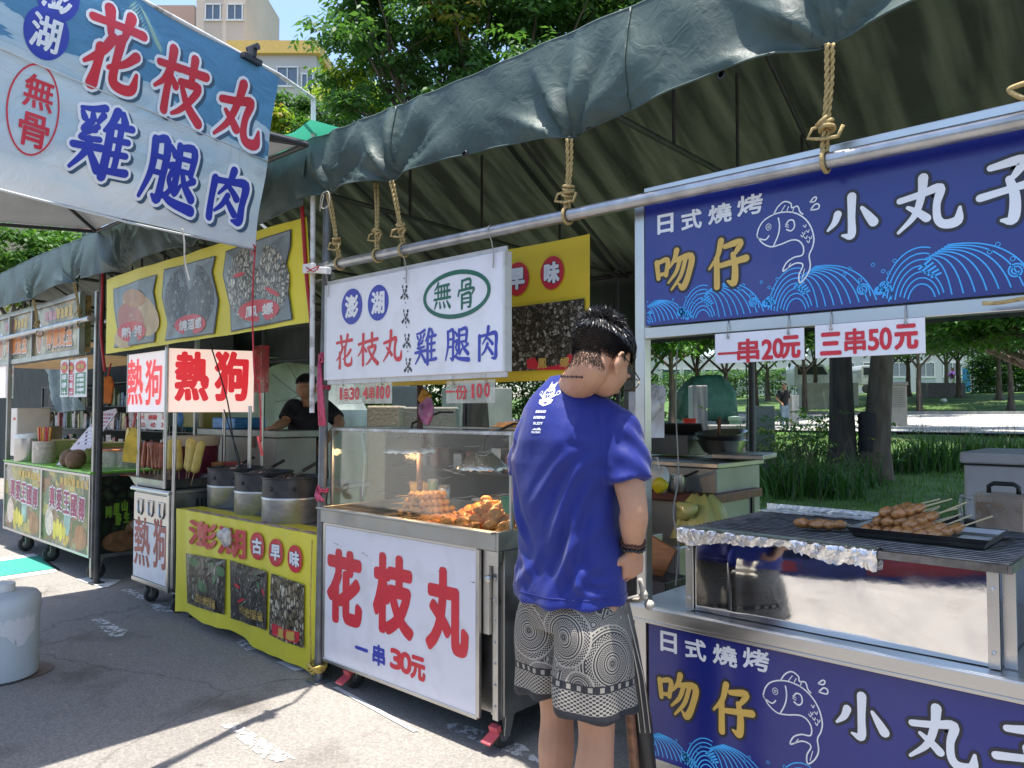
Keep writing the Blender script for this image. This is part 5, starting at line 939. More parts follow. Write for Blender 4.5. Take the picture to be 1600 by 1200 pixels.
def art(pl, par, du, dv, vb, ul=-1.525):
    """grill sign artwork; positions measured on the upper sign, then shifted"""
    mb = MB(); k = lambda x,y: (lambda q: (q[0]+du,q[1]+dv))(UP.uv(960+x/2.5,180+y/2.5))
    def ch(s,x,y,w_,h_,mi,br,wt=1,th=0,halo=0):
        px,py = 960+x/2.5,180+y/2.5; u,v = UP.uv(px,py); su,sv = UP.sc(u,v); W_,H_ = w_/2.5/su,h_/2.5/sv
        if br:
            if halo: brush(mb,s,pl,u+du,v+dv,W_,H_,3,.0012,halo,wt)
            brush(mb,s,pl,u+du,v+dv,W_,H_,mi,.0022,0,wt)
        else: put(mb,s,pl,u+du,v+dv,W_,H_,th/2.5/su,mi,.0016)
    for s,x,y,w_,h_ in (('日',200,424,64,76),('式',302,408,82,78),('燒',413,384,94,76),('烤',530,350,102,80)): ch(s,x,y,w_,h_,0,False,th=2.3)
    ch('吻',233,605,165,170,1,True,1.05,halo=.0085); ch('仔',440,577,165,205,1,True,1.05,halo=.0085)
    ch('小',925,400,235,185,0,True,1.0,halo=.009); ch('丸',1225,345,290,235,0,True,1.0,halo=.009); ch('子',1545,295,270,300,0,True,1.0,halo=.009)
    # same artwork goes on past the frame: brush dots only, to the sign's end
    r = .0022
    L = lambda pts, m=0, rr=r: line(mb,pl,spl([k(*p) for p in pts]),rr,m,.0017)
    L([(557,472),(566,440),(585,412),(620,390),(660,379),(705,382),(742,402),(768,436),(780,480),(775,515),(762,548),(766,590),(752,628),(726,655),(722,625),(737,590),(728,578),(700,582),(660,610),(672,578),(702,556),(735,546),(739,515),(722,492),(694,488),(650,505),(612,514),(580,500),(558,474)])
    L([(560,480),(590,487),(606,470)]); L([(641,400),(646,432),(640,470),(622,512)]); L([(623,388),(640,358),(665,338),(690,345),(694,362),(716,356),(726,378),(738,388)]); L([(652,378),(668,352)],rr=.0014); L([(672,379),(682,356)],rr=.0014); L([(695,382),(702,364)],rr=.0014)
    L([(670,432),(682,412),(700,412),(704,436),(690,452),(672,446)]); L([(668,425),(682,430)],rr=.0012); L([(668,435),(682,438)],rr=.0012)
    for x,y in ((738,430),(750,450),(734,458),(760,475),(742,475),(728,468),(752,490)): L([(x,y),(x+8,y+8),(x+12,y-4)],rr=.0013)
    for x,y,rr in ((603,437,10),(603,437,4)):
        u,v = k(x,y); disc(mb,pl,u,v,rr/2.5/420,rr/2.5/360,0,.0018,20,inner=.002)
    L([(764,341),(780,322),(790,322),(784,336),(764,341)]); L([(766,371),(785,348),(800,350),(796,366),(766,371)]); L([(676,600),(690,578)],rr=.0012); L([(734,640),(744,600)],rr=.0012)
    # waves: fans of arcs, curls, bubbles along the bottom edge
    def clipline(pts, rr=.0018, m=2):
        run = []
        for p in pts:
            if p[1] > vb+.004 and p[0] > ul: run.append(p)
            else:
                if len(run) > 1: line(mb,pl,run,rr,m,.0006)
                run = []
        if len(run) > 1: line(mb,pl,run,rr,m,.0006)
    def wave(u,s,h=1):
        c = vb-.01
        for q in range(7):
            rr = s*(.35+.65*q/6); clipline([(u+rr*.8*math.cos(a),c+rr*h*.95*math.sin(a)) for a in [PI*(.42 if q > 2 else 0)+PI*(.58 if q > 2 else 1)*j/22 for j in range(23)]])
        for q in range(8):
            x0_,z0_ = u+s*(.1+.06*q),c+s*h*(.93-.025*(7-q)); x1_,x2_ = u+s*(.5+.2*q),u+s*(.62+.22*q); clipline([((1-e)**2*x0_+2*e*(1-e)*x1_+e*e*x2_,(1-e)**2*z0_+2*e*(1-e)*(z0_+s*.05)+e*e*(c-s*.1)) for e in [j/18 for j in range(19)]])
        for cx,cy,rr in ((s*1.75,s*.5,s*.16),(s*2.15,s*.42,s*.12),(-s*.75,s*.45,s*.13)):
            clipline([(u+cx+rr*(1-.028*j)*math.cos(.5*j),c+cy+rr*(1-.028*j)*math.sin(.5*j)) for j in range(26)],.002)
            clipline([(u+cx+rr,c+cy),(u+cx+rr*1.2,c+cy-rr*1.2),(u+cx+rr*.6,c+cy-rr*2.6),(u+cx+rr*.2,c+cy-rr*3.4)])
        for q in range(7): (u+s*(1.3+.22*q) > ul+.02) and disc(mb,pl,u+s*(1.3+.22*q)+.01*math.sin(q*5),c+s*(.95+.2*math.sin(q*2.4)),s*.05,s*.05,2,.0006,14,inner=.0018)
        for q in range(5): clipline([(u+s*(.05+.06*q)-s*.1,c+s*(.75-.05*q)),(u+s*(.3+.05*q)-s*.1,c+s*(.95-.08*q))],.0028)
    u0 = k(130,0)[0]-.02
    for q,(du_,s,h) in enumerate(((.0,.085,1.2),(.235,.105,1.3),(.56,.115,1.35),(.92,.13,1.3),(1.32,.115,1.3),(1.7,.12,1.3),(2.05,.11,1.3))): wave(u0+du_,s,h)
    mb.build('artwork',[WV,GOLDV,CYANV,BLKV],par)
art(UP, up, 0, 0, 1.768)
uq = UP.uv(1040,350); lq = LP.uv(1045,1005); print('art shift', uq, lq, UP.uv(1450,318), LP.uv(1447,1160))
art(LP, lo, lq[0]-uq[0], lq[1]-uq[1]+.003, .243)
plate('white price card reading 一串20元, left of the two under the blue sign',1117,1256,517,565,[('一',1139,552,36,3,1.7),('串',1169,548,35,38,1.1),('2',1199,546,18,32,1.3),('0',1216,544,18,32,1.3),('元',1236,542,30,36,1.7)],WHITE,2.375,RED)
plate('white price card reading 三串50元, right of the two under the blue sign',1273,1445,502,556,[('三',1298,537,34,36,1.8),('串',1336,533,34,40,1.2),('5',1365,531,18,34,1.3),('0',1384,529,20,36,1.3),('元',1416,526,38,40,1.9)],WHITE,2.375,RED)
# the grill itself: mirror box, rack, foil
MIRR = pm('polished steel with smears', (.8,.79,.77), .06, 1, var=.1, vs=5, dirt=.5, dcol=(.3,.3,.33), ds=5, bump=.02, bs=26, rvar=.04)
SOOT = pm('sooty steel grate', (.2,.2,.2), .3, .9, var=.4, vs=20)
t = thing('charcoal_grill','long mirror sided charcoal grill box with a sooty rack on the counter','grill',(-.95,2.85,.738)); bx0,bx1,by0,by1,bz0,bz1 = -1.385,-.45,2.405,3.06,.768,1.024
def wv(x,z): return -.34*max(0,z-.9+.03*math.sin(x*5.2+1))**2+.007*math.sin((x+1.4)*4.2)*math.sin((z-.74)*9)+.006*math.sin((x+.3)*7.5)*(z-.72)*3*(1 if x > -.8 else .35)+.004*math.exp(-((x+1.22)/.03)**2)
mb = MB(); mb.grid([[V((bx0+(bx1-bx0)*i/70,by0-wv(bx0+(bx1-bx0)*i/70,bz0+(bz1-bz0)*j/20)*.8,bz0+(bz1-bz0)*j/20)) for j in range(21)] for i in range(71)]); mb.b2((bx0,by0+.012,bz0),(bx0+.003,by1,bz1)); mb.b2((bx1-.003,by0+.012,bz0),(bx1,by1,bz1)); mb.b2((bx0+.004,by1-.003,bz0),(bx1-.004,by1,bz1)); mb.build('box', MIRR, t, smooth=60)
for x in (bx0+.012,bx1-.012):
    mb = MB(); mb.b2((x-.014,by0-.012,bz0),(x+.014,by0-.006,bz1))
    for z in (.81,.98): mb.lathe([(.006,0),(.006,.004),(.001,.006)],(x,by0-.012,z),10,M=Matrix.Rotation(PI/2,3,'X'))
    mb.build('corner_strip', STEEL, t, bev=.001)
mb = MB(); mb.b2((bx1+.005,by0+.02,bz0),(bx1+.035,by0+.03,bz1)); mb.build('rear_strip', STEEL, t, bev=.001)
mb = MB(); mb.b2((bx0+.005,by0+.05,.93),(bx1-.005,by1-.005,.94)); mb.build('coal_bed', pm('charcoal and ash',(.006,.006,.006),.95,var=.6,vs=30,bump=1,bs=50), t)
mb = MB(); n = 22
for k in range(n): y = 2.395+(3.06-2.395)*k/(n-1); mb.tube([(-1.405,y,1.044),(-.425,y,1.044)],.003,8)
for x in (-1.405,-1.08,-.74,-.425): mb.tube([(x,2.39,1.035),(x,3.06,1.035)],.004,6)
mb.b2((-1.405,2.378,1.026),(-.425,2.389,1.048)); mb.b2((-1.405,3.064,1.026),(-.425,3.076,1.048)); mb.b2((-.424,2.378,1.026),(-.414,3.076,1.048)); mb.build('rack', SOOT, t, smooth=60)
mb = MB(); Pf = []
for i in range(90):
    f = i/89; x = -1.41+.66*f; row = []; dep = (.034+.012*math.sin(f*7+1)+.006*math.sin(f*19)+.009*rnd.random())*(1 if f < .55 else 1.25)
    for j in range(8):
        g = j/7; 
        if g < .35: y = 2.43-.062*(g/.35); z = 1.052
        else: y = 2.368+.008*(g-.35)-.002*math.sin(f*70+j)+.006*rnd.random(); z = 1.05-dep*(g-.35)/.65+.002*rnd.random()
        row.append(V((x+.003*rnd.random(),y,z)))
    Pf.append(row)
mb.grid(Pf); tag(mb.build('foil_wrap', FOIL, smooth=55), 'torn crumpled foil folded over the front edge of the grill rack','foil')
mb = MB(); mb.b2((-1.4,3.0,1.05),(-.9,3.06,1.054)); mb.b2((-1.4,3.078,1.03),(-.9,3.081,1.075)); tag(mb.build('foil_strip', FOIL), 'flat foil strip along the back of the grill rack','foil')
SAU = pm('grilled sausage skin', (.5,.22,.07), .33, var=.5, vs=34, dirt=.75, dcol=(.16,.06,.02), ds=24, coat=.4)
sk = thing('meat_skewer','grilled meatball skewer lying with others in the steel tray on the rack','skewer',(0,0,0),'meatball skewers piled in the steel tray')
for k in range(3): mb = MB(); P,F = lump((0,k*.036-.036,0),.0185*(1-.08*k),90+k,16,12,.16,(1,1.45,1)); mb.add(P,F); mb.build('meatball', SAU, sk, smooth=180)
mb = MB(); mb.tube([(0,-.06,0),(0,.16,0)],.0028,6); mb.build('stick', pm('pale skewer stick',(.62,.5,.3),.6), sk)
def flat(px,py,z): return at(px,py,Z=z)
tc_ = at(1436,838,Z=1.055); sp_ = [(-.12,0),(-.085,0),(-.05,0),(-.015,0),(.02,0),(.055,0),(.09,0),(-.08,1),(-.045,1),(-.01,1),(.025,1),(-.05,2),(-.012,2)]
for i,(dx,l) in enumerate(sp_):
    o = sk if i == 0 else copy_tree(sk); o.location = (tc_.x+dx-.02+rnd.uniform(-.006,.006),tc_.y+rnd.uniform(-.015,.015)+.015*l,1.076+l*.028); o.rotation_euler = (rnd.uniform(.2,.42),rnd.uniform(-.2,.2),rnd.uniform(-.3,.1)-.55)
pc = at(1280,822,Z=1.065)
for i in range(2):
    o = copy_tree(sk); o.location = (pc.x-.018+i*.045,pc.y+.012*i,1.071); o.rotation_euler = (0,i*1.5,-1.05+.12*i); o['label'] = 'grilled meatball skewer lying alone on the rack left of the tray, '+('nearer the man' if i == 0 else 'nearer the tray'); o['group'] = 'meatball skewers on the bare rack'
t = thing('steel_tray','shallow steel tray holding the pile of meatball skewers','tray',tc_); mb = MB(); ty0,ty1,tx0,tx1 = tc_.y-.1,tc_.y+.14,tc_.x-.17,tc_.x+.2
def trayr(x0,x1,y0,y1,z,e): return [V((x0-e,y0-e,z)),V((x1+e,y0-e,z)),V((x1+e,y1+e,z)),V((x0-e,y1+e,z))]
mb.loft([trayr(tx0,tx1,ty0,ty1,1.0495,0),trayr(tx0,tx1,ty0,ty1,1.079,.012),trayr(tx0,tx1,ty0,ty1,1.080,.02),trayr(tx0,tx1,ty0,ty1,1.077,.016),trayr(tx0,tx1,ty0,ty1,1.0535,-.002)],caps=(True,True)); mb.build('tray', STEEL2, t, bev=.001)
mb = MB(); mb.b2((tc_.x+.1,ty0+.05,1.055),(tc_.x+.19,ty1-.03,1.058)); mb.build('paper_liner', WHITEP, t)
# sauce jug, cooler and lid behind the grill
c = at(1568,838,Y=3.15); c.z = 1.02; t = thing('sauce_jug','clear square sauce tub with brown stains and a black handle','jug',c); s_ = .075
mb = MB(); mb.loft([[c+V((x*s_*k,y*s_*k,z)) for x,y in ((-1,-1),(1,-1),(1,1),(-1,1))] for k,z in ((.92,0),(1.0,.14),(1.04,.142),(1.04,.146),(.97,.146),(.9,.004))]); mb.build('tub', thinmat('stained tub plastic',(.6,.46,.36),.08,.15,.5), t, bev=.003)
mb = MB(); mb.b2(c+V((-s_*.88,-s_*.88,.006)),c+V((s_*.88,s_*.88,.045))); mb.build('sauce', pm('brown sauce',(.13,.03,.015),.2,var=.2), t, bev=.004)
mb = MB(); mb.b2(c+V((-s_*.9,-s_*.93,.045)),c+V((s_*.9,-s_*.925,.12))); mb.build('sauce_stain', wornpaint('sauce splash',(.4,.16,.05),.47,30), t)
mb = MB(); mb.tube([c+V((-.045,.02,.146)),c+V((-.045,.02,.17)),c+V((-.03,.02,.18)),c+V((.03,.02,.18)),c+V((.045,.02,.17)),c+V((.045,.02,.146))],.008,8); mb.build('handle', BLACK, t, smooth=180)
mb = MB(); mb.tube([c+V((-s_-.005,-s_,.13)),c+V((-s_-.035,-s_,.14)),c+V((-s_-.04,-s_,.10)),c+V((-s_-.035,-s_,.0))],.008,8); mb.build('side_handle', CLEAR, t, smooth=180)
c0 = at(1507,815,Y=3.75); COOL = pm('chalky white cooler', (.5,.5,.52), .5, var=.08, vs=4, dirt=.4, dcol=(.25,.24,.24), ds=8)
zt_ = at(1507,706,Y=3.75).z; t = thing('cooler_box','chalky white cooler box with a grey lid behind the grill','cooler',(c0.x+.4,4.0,0)); mb = MB(); mb.b2((c0.x,3.75,.3),(c0.x+.85,4.25,zt_-.05)); mb.build('box', COOL, t, bev=.012)
mb = MB(); mb.b2((c0.x-.012,3.735,zt_-.048),(c0.x+.862,4.262,zt_)); mb.build('lid', COOL, t, bev=.01); mb = MB(); mb.b2((c0.x-.004,3.745,zt_-.056),(c0.x+.85,4.25,zt_-.05)); mb.build('seal', BLACK, t)
mb = MB(); 
for x in (c0.x+.05,c0.x+.8):
    for y in (3.8,4.2): mb.tube([(x,y,0),(x,y,.3)],.02,8)
mb.build('stand', STEEL2, t)
c = at(1500,822,Y=3.45); mb = MB(); mb.lathe([(.11,0),(.125,.012),(.12,.02),(.02,.034),(.02,.05),(.001,.052)],V((c.x,c.y,1.0)),28); t2 = tag(mb.build('pan_lid', BLACK, smooth=60),'black pan lid lying behind the skewer tray','lid')
mb = MB(); mb.b2((c.x-.16,c.y-.14,.767),(c.x+.4,c.y+.16,1.0)); tag(mb.build('prep_box', WHITEP, bev=.006),'white box under the black pan lid behind the skewer tray','box')
# ------------------------------------------------------------------ snail table with printed yellow cloth
ctb = YP(2.39, lambda u,v: .010*math.sin(u*7.5+.6)*(.8-v)/.7+.006*math.sin(u*17+v*3)*(.8-v)/.7+.004*math.sin(u*30), .008)
t = thing('snail_table','low folding table draped with a yellow printed food cloth','table',(-4.55,2.75,0))
mb = MB(); mb.b2((-5.42,2.4,.735),(-3.66,3.3,.77)); mb.build('table_top', pm('grey metal table top',(.3,.3,.3),.4,.6,var=.25,vs=6,dirt=.4), t, bev=.004)
for x in (-5.3,-3.8):
    for y in (2.5,3.2): mb = MB(); mb.bar((x-.12,y,0),(x+.08,y,.735),.025,.025); mb.build('leg', DKPOLE, t)
t = thing('table_cloth','yellow cloth over the snail table printed 澎湖 古早味 with three snail photos','tablecloth',(-4.55,2.39,.78))
u0,u1,vt = -5.42,-3.655,.778
def vbot(u): 
    f = (u-u0)/(u1-u0); return .06+.02*math.sin(f*5)+.012*math.sin(f*17)-.02*f
mb = MB(); nu, nv = 60, 20; Pc = []
for i in range(nu+1):
    u = u0+(u1-u0)*i/nu; vb = vbot(u); row = [ctb.map(u,vb+(vt-vb)*j/nv) for j in range(nv+1)]; row += [V((u,2.41+.02*k,.777)) for k in (0,1,2,4,8)]; Pc.append(row)
mb.grid(Pc); mb.build('cloth', YEL, t, smooth=60)
mb = MB()
for cx,cy,s,wd,hh in ((319,835,'澎',38,42),(364,847,'湖',34,46)): T(mb,s,ctb,cx,cy,wd,hh,1.3,0,.003)
for cx,cy,s in ((404,853,'古'),(434,863,'早'),(463,873,'味')): Tdisc(mb,ctb,cx,cy,25,43,0,.003); T(mb,s,ctb,cx,cy,17,26,1.7,2,.0042); T(mb,s,ctb,cx,cy,16,25,.9,1,.0052)
for pts,mi in (([(291,864),(354,874),(353,960),(293,942)],3),([(360,875),(421,893),(419,984),(361,966)],4),([(428,895),(477,914),(474,1013),(425,990)],5)): patch(mb,ctb,dens(pxs(ctb,pts),4),mi,.003)
for px,py,a_,b_,r_ in ((306,878,9,6,.6),(318,915,12,6,1.0),(338,905,10,5,-.9),(348,892,9,5,1.2),(404,900,9,3,1.4),(408,918,10,3,1.1),(331,880,8,4,.3)): patch(mb,ctb,pxs(ctb,ellp(px,py,a_,b_,r_,10)),7,.004)
for px,py,a_,r_ in ((372,915,6,.8),(377,938,6,-.5),(413,925,7,1.2)): patch(mb,ctb,pxs(ctb,ellp(px,py,a_,2.2,r_,10)),0,.0045)
for s,cx,cy,wd,hh in (('原味燒酒螺',325,938,44,15),('味燒酒螺',394,958,40,16)): T(mb,s,ctb,cx,cy,wd,hh,1.3,8,.0042); T(mb,s,ctb,cx,cy,wd-1,hh-1,.5,6,.0052)
patch(mb,ctb,dens(pxs(ctb,[(430,972),(468,988),(468,1006),(430,990)]),3),0,.004); T(mb,'鳳 螺',ctb,451,990,28,15,.8,6,.0052)
for k in range(9):
    u = u0+.12+k*.18; mb.add([(u,2.405,.7785),(u+.14,2.405,.7785),(u+.14,2.45,.7785),(u,2.45,.7785)],[(0,1,2,3)],1)
    put(mb,'古早味',Pl((0,2.43,.7785),(1,0,0),(0,1,0)),u+.07,0,.12,.03,.001,0,.001)
mb.build('print',[RED,WV,BLKV,cellmat('printed basil snail photo',38,[(0,(.03,.025,.018)),(.5,(.11,.09,.06)),(.9,(.22,.2,.15)),(1,(.5,.48,.42))],stretch=(1,1,.5)),SNAILD,cellmat('printed long snail photo',44,[(0,(.08,.06,.03)),(.5,(.26,.21,.12)),(1,(.6,.55,.42))],stretch=(1,1,.55)),GOLDV,LEAFP,BLKV],t)
c = at(352,838,Y=2.36); mb = MB(); P,F = lump(c,.065,17,20,14,.2,(1.2,.35,.9)); mb.add(P,F); tag(mb.build('plastic_bag',PLASTIC,smooth=180),'clear plastic bag caught on the front of the yellow table cloth','bag')
mb = MB(); mb.b2((-4.95,2.55,.03),(-4.1,3.0,.2)); tag(mb.build('blue_crate', pm('dark blue crate',(.02,.05,.16),.5,var=.2),bev=.01),'dark blue crate on the ground under the snail table','crate')
BURNT = pm('scorched aluminium pot', (.55,.55,.54), .38, .8, var=.25, vs=7, dirt=.6, dcol=(.06,.06,.055), ds=3.2, stretch=(1,1,2.2), rvar=.08); POTD = pm('blackened pot rim', (.05,.05,.055), .45, .6, var=.4, vs=12)
SNH = cellmat('dark cooked snails', 60, [(0,(.03,.025,.02)),(.5,(.09,.075,.055)),(1,(.22,.2,.16))], rough=.25, bump=1)
for i,(px,py,z) in enumerate(((367,790,.772),(412,801,.772),(457,814,.772))):
    b = at(px,py,Z=z); rr = (.19,.19,.185)[i]; h = .27
    t = thing('snail_pot',('scorched metal pot of snails, farthest of the three on the yellow clothed table','scorched metal pot of snails, middle of the three on the yellow clothed table','scorched metal pot of snails nearest the grey pole')[i],'pot',b,'metal snail pots on the yellow clothed table')
    mb = MB(); mb.lathe([(rr*.96,0),(rr,.01),(rr,.14),(rr*1.02,.145),(rr*1.02,.155),(rr,.16)],b,40); mb.build('pot_base', BURNT, t, smooth=50)
    mb = MB(); mb.lathe([(rr,.16),(rr,h),(rr*1.03,h+.004),(rr*1.03,h+.012),(rr*.96,h+.012),(rr*.95,h-.08),(.001,h-.085)],b,40)
    for a_ in (-2.2,-1.3,-.5,.4,1.3,2.2,3.0): d = V((math.cos(a_),math.sin(a_),0)); mb.ell(b+d*(rr+.001)+V((0,0,.215)),(.012,.012,.012),10,6)
    mb.build('pot_wall', POTD, t, smooth=50)
    mb = MB(); P,F = lump(b+V((0,0,h-.055)),rr*.92,i+30,30,14,.07,(1,1,.42)); mb.add(P,F); tag(mb.build('snails', SNH, t, smooth=180), kind='stuff')
    lt_ = thing('ladle',('black handled scoop in the farthest snail pot','black handled scoop in the middle snail pot','black handled scoop in the snail pot nearest the grey pole')[i],'scoop',b+V((.05,.02,h))); mb = MB(); q = b+V((.07,-.03,h+.02)); e = q+V((-.02,.15,.06)) if i != 2 else q+V((.02,.14,.07)); mb.tube([q,q.lerp(e,.4)],.006,8); mb.build('shank',STEEL,lt_); mb = MB(); mb.tube([q.lerp(e,.35),e],.011,8); mb.build('handle',BLACK,lt_,smooth=60); mb = MB(); mb.ell(q+V((0,-.02,-.02)),(.035,.035,.015),12,6); mb.build('scoop',STEEL,lt_,smooth=180)
# white counter and vendor's clutter behind the pots
zc = at(420,672,Y=3.35).z
t = thing('chest_counter','cream chest with a steel edge the dark shirted vendor leans on','counter',(-5.1,3.6,0)); CREAM = pm('cream painted metal',(.34,.31,.26),.5,var=.12,vs=3,dirt=.4,dcol=(.16,.13,.1)); 
a = at(338,690,Y=3.45); mb = MB(); cxr = at(464,690,Y=3.25).x-.3; mb.b2((-6.9,3.25,.2),(cxr,3.62,zc-.06)); mb.build('chest',CREAM,t,bev=.008); mb = MB(); mb.b2((-6.93,3.23,zc-.055),(cxr+.02,3.64,zc)); mb.build('lid',pm('worn steel lid edge',(.3,.29,.26),.45,.4,var=.2),t,bev=.006); mb = MB(); mb.b2((cxr-.35,3.22,zc-.14),(cxr-.3,3.229,zc-.05)); mb.build('latch',WOOD,t,bev=.004)
for x in (-6.8,cxr-.1): mb = MB(); mb.b2((x-.03,3.3,0),(x+.03,3.6,.2)); mb.build('leg',DKPOLE,t)
# hot dog stall
hx0,hx1,hy = -6.22,-5.57,2.4
t = thing('hot_dog_cart','narrow steel hot dog cart with a worn white 熱狗 front panel','food cart',((hx0+hx1)/2,2.7,0))
mb = MB(); mb.b2((hx0,hy+.02,.16),(hx1,3.15,.865)); mb.build('body',STEEL2,t,bev=.005)
mb = MB(); mb.b2((hx0-.02,hy,.866),(hx1+.02,3.17,.885)); mb.tube([(hx0-.02,hy,.868),(hx1+.02,hy,.868)],.014,8); mb.build('counter',STEEL,t,smooth=60)
HP = YP(hy+.004); mb = MB(); mb.b2((hx0+.02,hy+.004,.2),(hx1-.03,hy+.019,.62)); pn = mb.build('panel',WHITE,t); mb = MB(); T(mb,'熱',HP,222,846,25,76,.9,0); T(mb,'狗',HP,250,850,22,78,1.1,0); mb.build('lettering',pm('faded brown red',(.42,.1,.08),.5,var=.2,vs=10),pn)
mb = MB(); mb.b2((hx0+.02,hy+.004,.63),(hx1-.03,hy+.019,.84))
for k in range(3): x = hx0+.14+k*.19; mb.tube([(x-.045,hy,.79),(x-.045,hy,.71),(x-.02,hy,.68),(x+.02,hy,.68),(x+.045,hy,.71),(x+.045,hy,.79),(x-.045,hy,.79)],.007,6)
mb.build('embossed_panel',STEEL,t,smooth=40); mb = MB(); mb.b2((hx1-.028,hy-.004,.16),(hx1+.006,hy+.016,.866)); mb.b2((hx0,hy+.0,.165),(hx1-.03,hy+.018,.195)); mb.build('edging',STEEL,t,bev=.002)
mb = MB()
for k in range(12): mb.b2((hx1+.001,2.6+k*.035,.74),(hx1+.003,2.615+k*.035,.82))
mb.build('vent',BLACK,t)
for x,y in ((hx0+.13,2.5),(hx1-.05,2.5),(hx0+.1,3.05),(hx1-.05,3.05)): caster(t,(x,y,0),.055)
for x,y in ((hx0+.02,2.43),(hx1+.03,2.42),(hx0+.03,3.12),(hx1,3.12)): mb = MB(); mb.tube([(x,y,.8 if y > 3 else .2),(x,y,1.93 if y > 3 else 1.45)],.014,10); mb.build('post',STEEL,t,smooth=60)
mb = MB(); tz = .935; z0 = .89
mb.loft([trayr(hx0-.02,hx1-.12,2.42,2.86,z0+.0,0),trayr(hx0-.02,hx1-.12,2.42,2.86,z0+.07,.03),trayr(hx0-.02,hx1-.12,2.42,2.86,z0+.073,.045),trayr(hx0-.02,hx1-.12,2.42,2.86,z0+.06,.02),trayr(hx0-.02,hx1-.12,2.42,2.86,z0+.02,.0)]); tag(mb.build('drip_tray',STEEL2,bev=.003),'deep steel tray with skewer holes on top of the hot dog cart','tray')
HD = pm('grilled hot dog skin',(.36,.1,.045),.35,var=.35,vs=22,dirt=.7,dcol=(.14,.04,.02),ds=28,coat=.3); CD = pm('yellow corn dog batter',(.62,.46,.12),.6,var=.15,vs=18,bump=.5,bs=90)
def dog(label,m,r,L,group,name='hot_dog'):
    t = thing(name,label,'hot dog' if name == 'hot_dog' else 'corn dog',(0,0,0),group); mb = MB(); n = 22; pts = [V((.002*math.sin(i*.3),.002*math.cos(i*.35),.07+L*i/n)) for i in range(n+1)]; rr = [r*min(1,math.sqrt(max(.02,1-(1-min(i,n-i)/3.)**2)) if min(i,n-i) < 3 else 1)*(1+.012*math.sin(i*1.1)) for i in range(n+1)]
    mb.tube(pts,rr,14); mb.build('sausage' if name == 'hot_dog' else 'batter',m,t,smooth=180); mb = MB(); mb.tube([(0,0,-.02),(0,0,.09)],.003,6); mb.build('stick',STICKM,t); return t
d0 = dog('dark grilled hot dog on a stick in the left row on the cart',HD,.024,.22,'hot dogs standing in the drip tray')
for i,px in enumerate((220,226,232,238,244,250,256,262)):
    o = d0 if i == 0 else copy_tree(d0); p = at(px,745,Y=2.6); o.location = (p.x,p.y+rnd.uniform(-.03,.03),.93); o.rotation_euler = (rnd.uniform(-.06,.06),rnd.uniform(-.05,.16),rnd.uniform(0,6))
c0_ = dog('yellow corn dog on a stick in the right row on the cart',CD,.031,.25,'corn dogs standing in the drip tray','corn_dog')
for i,px in enumerate((270,278,286,295,305)):
    o = c0_ if i == 0 else copy_tree(c0_); p = at(px,745,Y=2.62); o.location = (p.x,p.y+rnd.uniform(-.03,.03),.93+.01*(i == 2)); o.rotation_euler = (rnd.uniform(-.05,.05),.02+.05*i,rnd.uniform(0,6))
# lit sign boxes
def litmat(name,col,e): return pm(name,col,.4,var=.04,vs=2,emit=e)
LITW = litmat('lit white acrylic',(.72,.66,.68),.22); LITP = litmat('lit warm acrylic',(.8,.6,.52),.4)
def litbox(label,a,b,z0,z1,m,chars,th):
    a,b = V((a[0],a[1],0)),V((b[0],b[1],0)); d = (b-a).normalized(); nrm = d.cross(V((0,0,1))); pl = Pl(a+nrm*.0,d,(0,0,1)); L = (b-a).length
    t = thing('lit_sign',label,'lit sign',(a+b)/2+V((0,0,z0))); mb = MB(); q = Matrix((d,nrm,V((0,0,1)))).transposed(); mb.box((a+b)/2-nrm*.041+V((0,0,(z0+z1)/2)),(L,.08,z1-z0),0,q); mb.build('box',m,t,bev=.004)
    mb = MB(); 
    for s,cx,cy,wd,hh in chars: T(mb,s,pl,cx,cy,wd,hh,th,0,.0016)
    mb.build('lettering',pm('lit red vinyl',(.6,.02,.03),.4,var=.05,emit=.35),t); mb = MB()
    for s_ in (0,1): c_ = a+d*(L*s_)-nrm*.041; mb.box(c_+V((0,0,(z0+z1)/2))+d*(.008 if s_ else -.008),(.014,.09,z1-z0+.01),0,q)
    mb.build('frame',STEEL2,t,bev=.002); return t
pa = at(259,600,Y=2.385); 
def same(px,D): q = at(px,645,D=D); return (q.x,q.y)
litbox('smaller lit sign box 熱狗 left of the corner post',same(199,6.15),same(257,5.66),1.455,1.915,LITW,[('熱',211,597,25,72),('狗',240,597,26,72)],1.1)
litbox('larger lit sign box 熱狗 in bold red right of the corner post',same(263,5.62),same(396,5.9),1.455,1.925,LITP,[('熱',300,588,54,78),('狗',362,588,54,78)],2.9)
mb = MB(); p = at(260,600,D=5.6); mb.tube([(p.x,p.y,.9),(p.x,p.y,1.97)],.013,10); tag(mb.build('corner_post',STEEL,smooth=60),'thin steel post between the two lit hot dog signs','post')
q = at(240,660,D=5.95); plate('small white price card 大50 無粉40 小30 under the lit signs',218,262,645,671,[('大',223,652,6,8,.5),('無粉',239,652,14,8,.5),('小',256,652,6,8,.5),('50',223,664,8,8,.4),('40',239,664,8,8,.4),('30',256,664,8,8,.4)],WHITEP,q.y,[RED])
c = at(300,690,D=6.4); t = thing('drink_cooler','round maroon drink cooler with a cream lid behind the corn dogs','cooler',(c.x,c.y,.88)); b = V((c.x,c.y,.88)); mb = MB(); mb.lathe([(.19,0),(.2,.02),(.21,.30)],b,30); mb.build('tub',pm('maroon plastic',(.12,.012,.035),.4),t,smooth=50); mb = MB(); mb.lathe([(.218,.30),(.222,.36),(.21,.38),(.001,.385)],b,30); mb.build('lid',pm('cream plastic',(.5,.42,.3),.45),t,smooth=50)
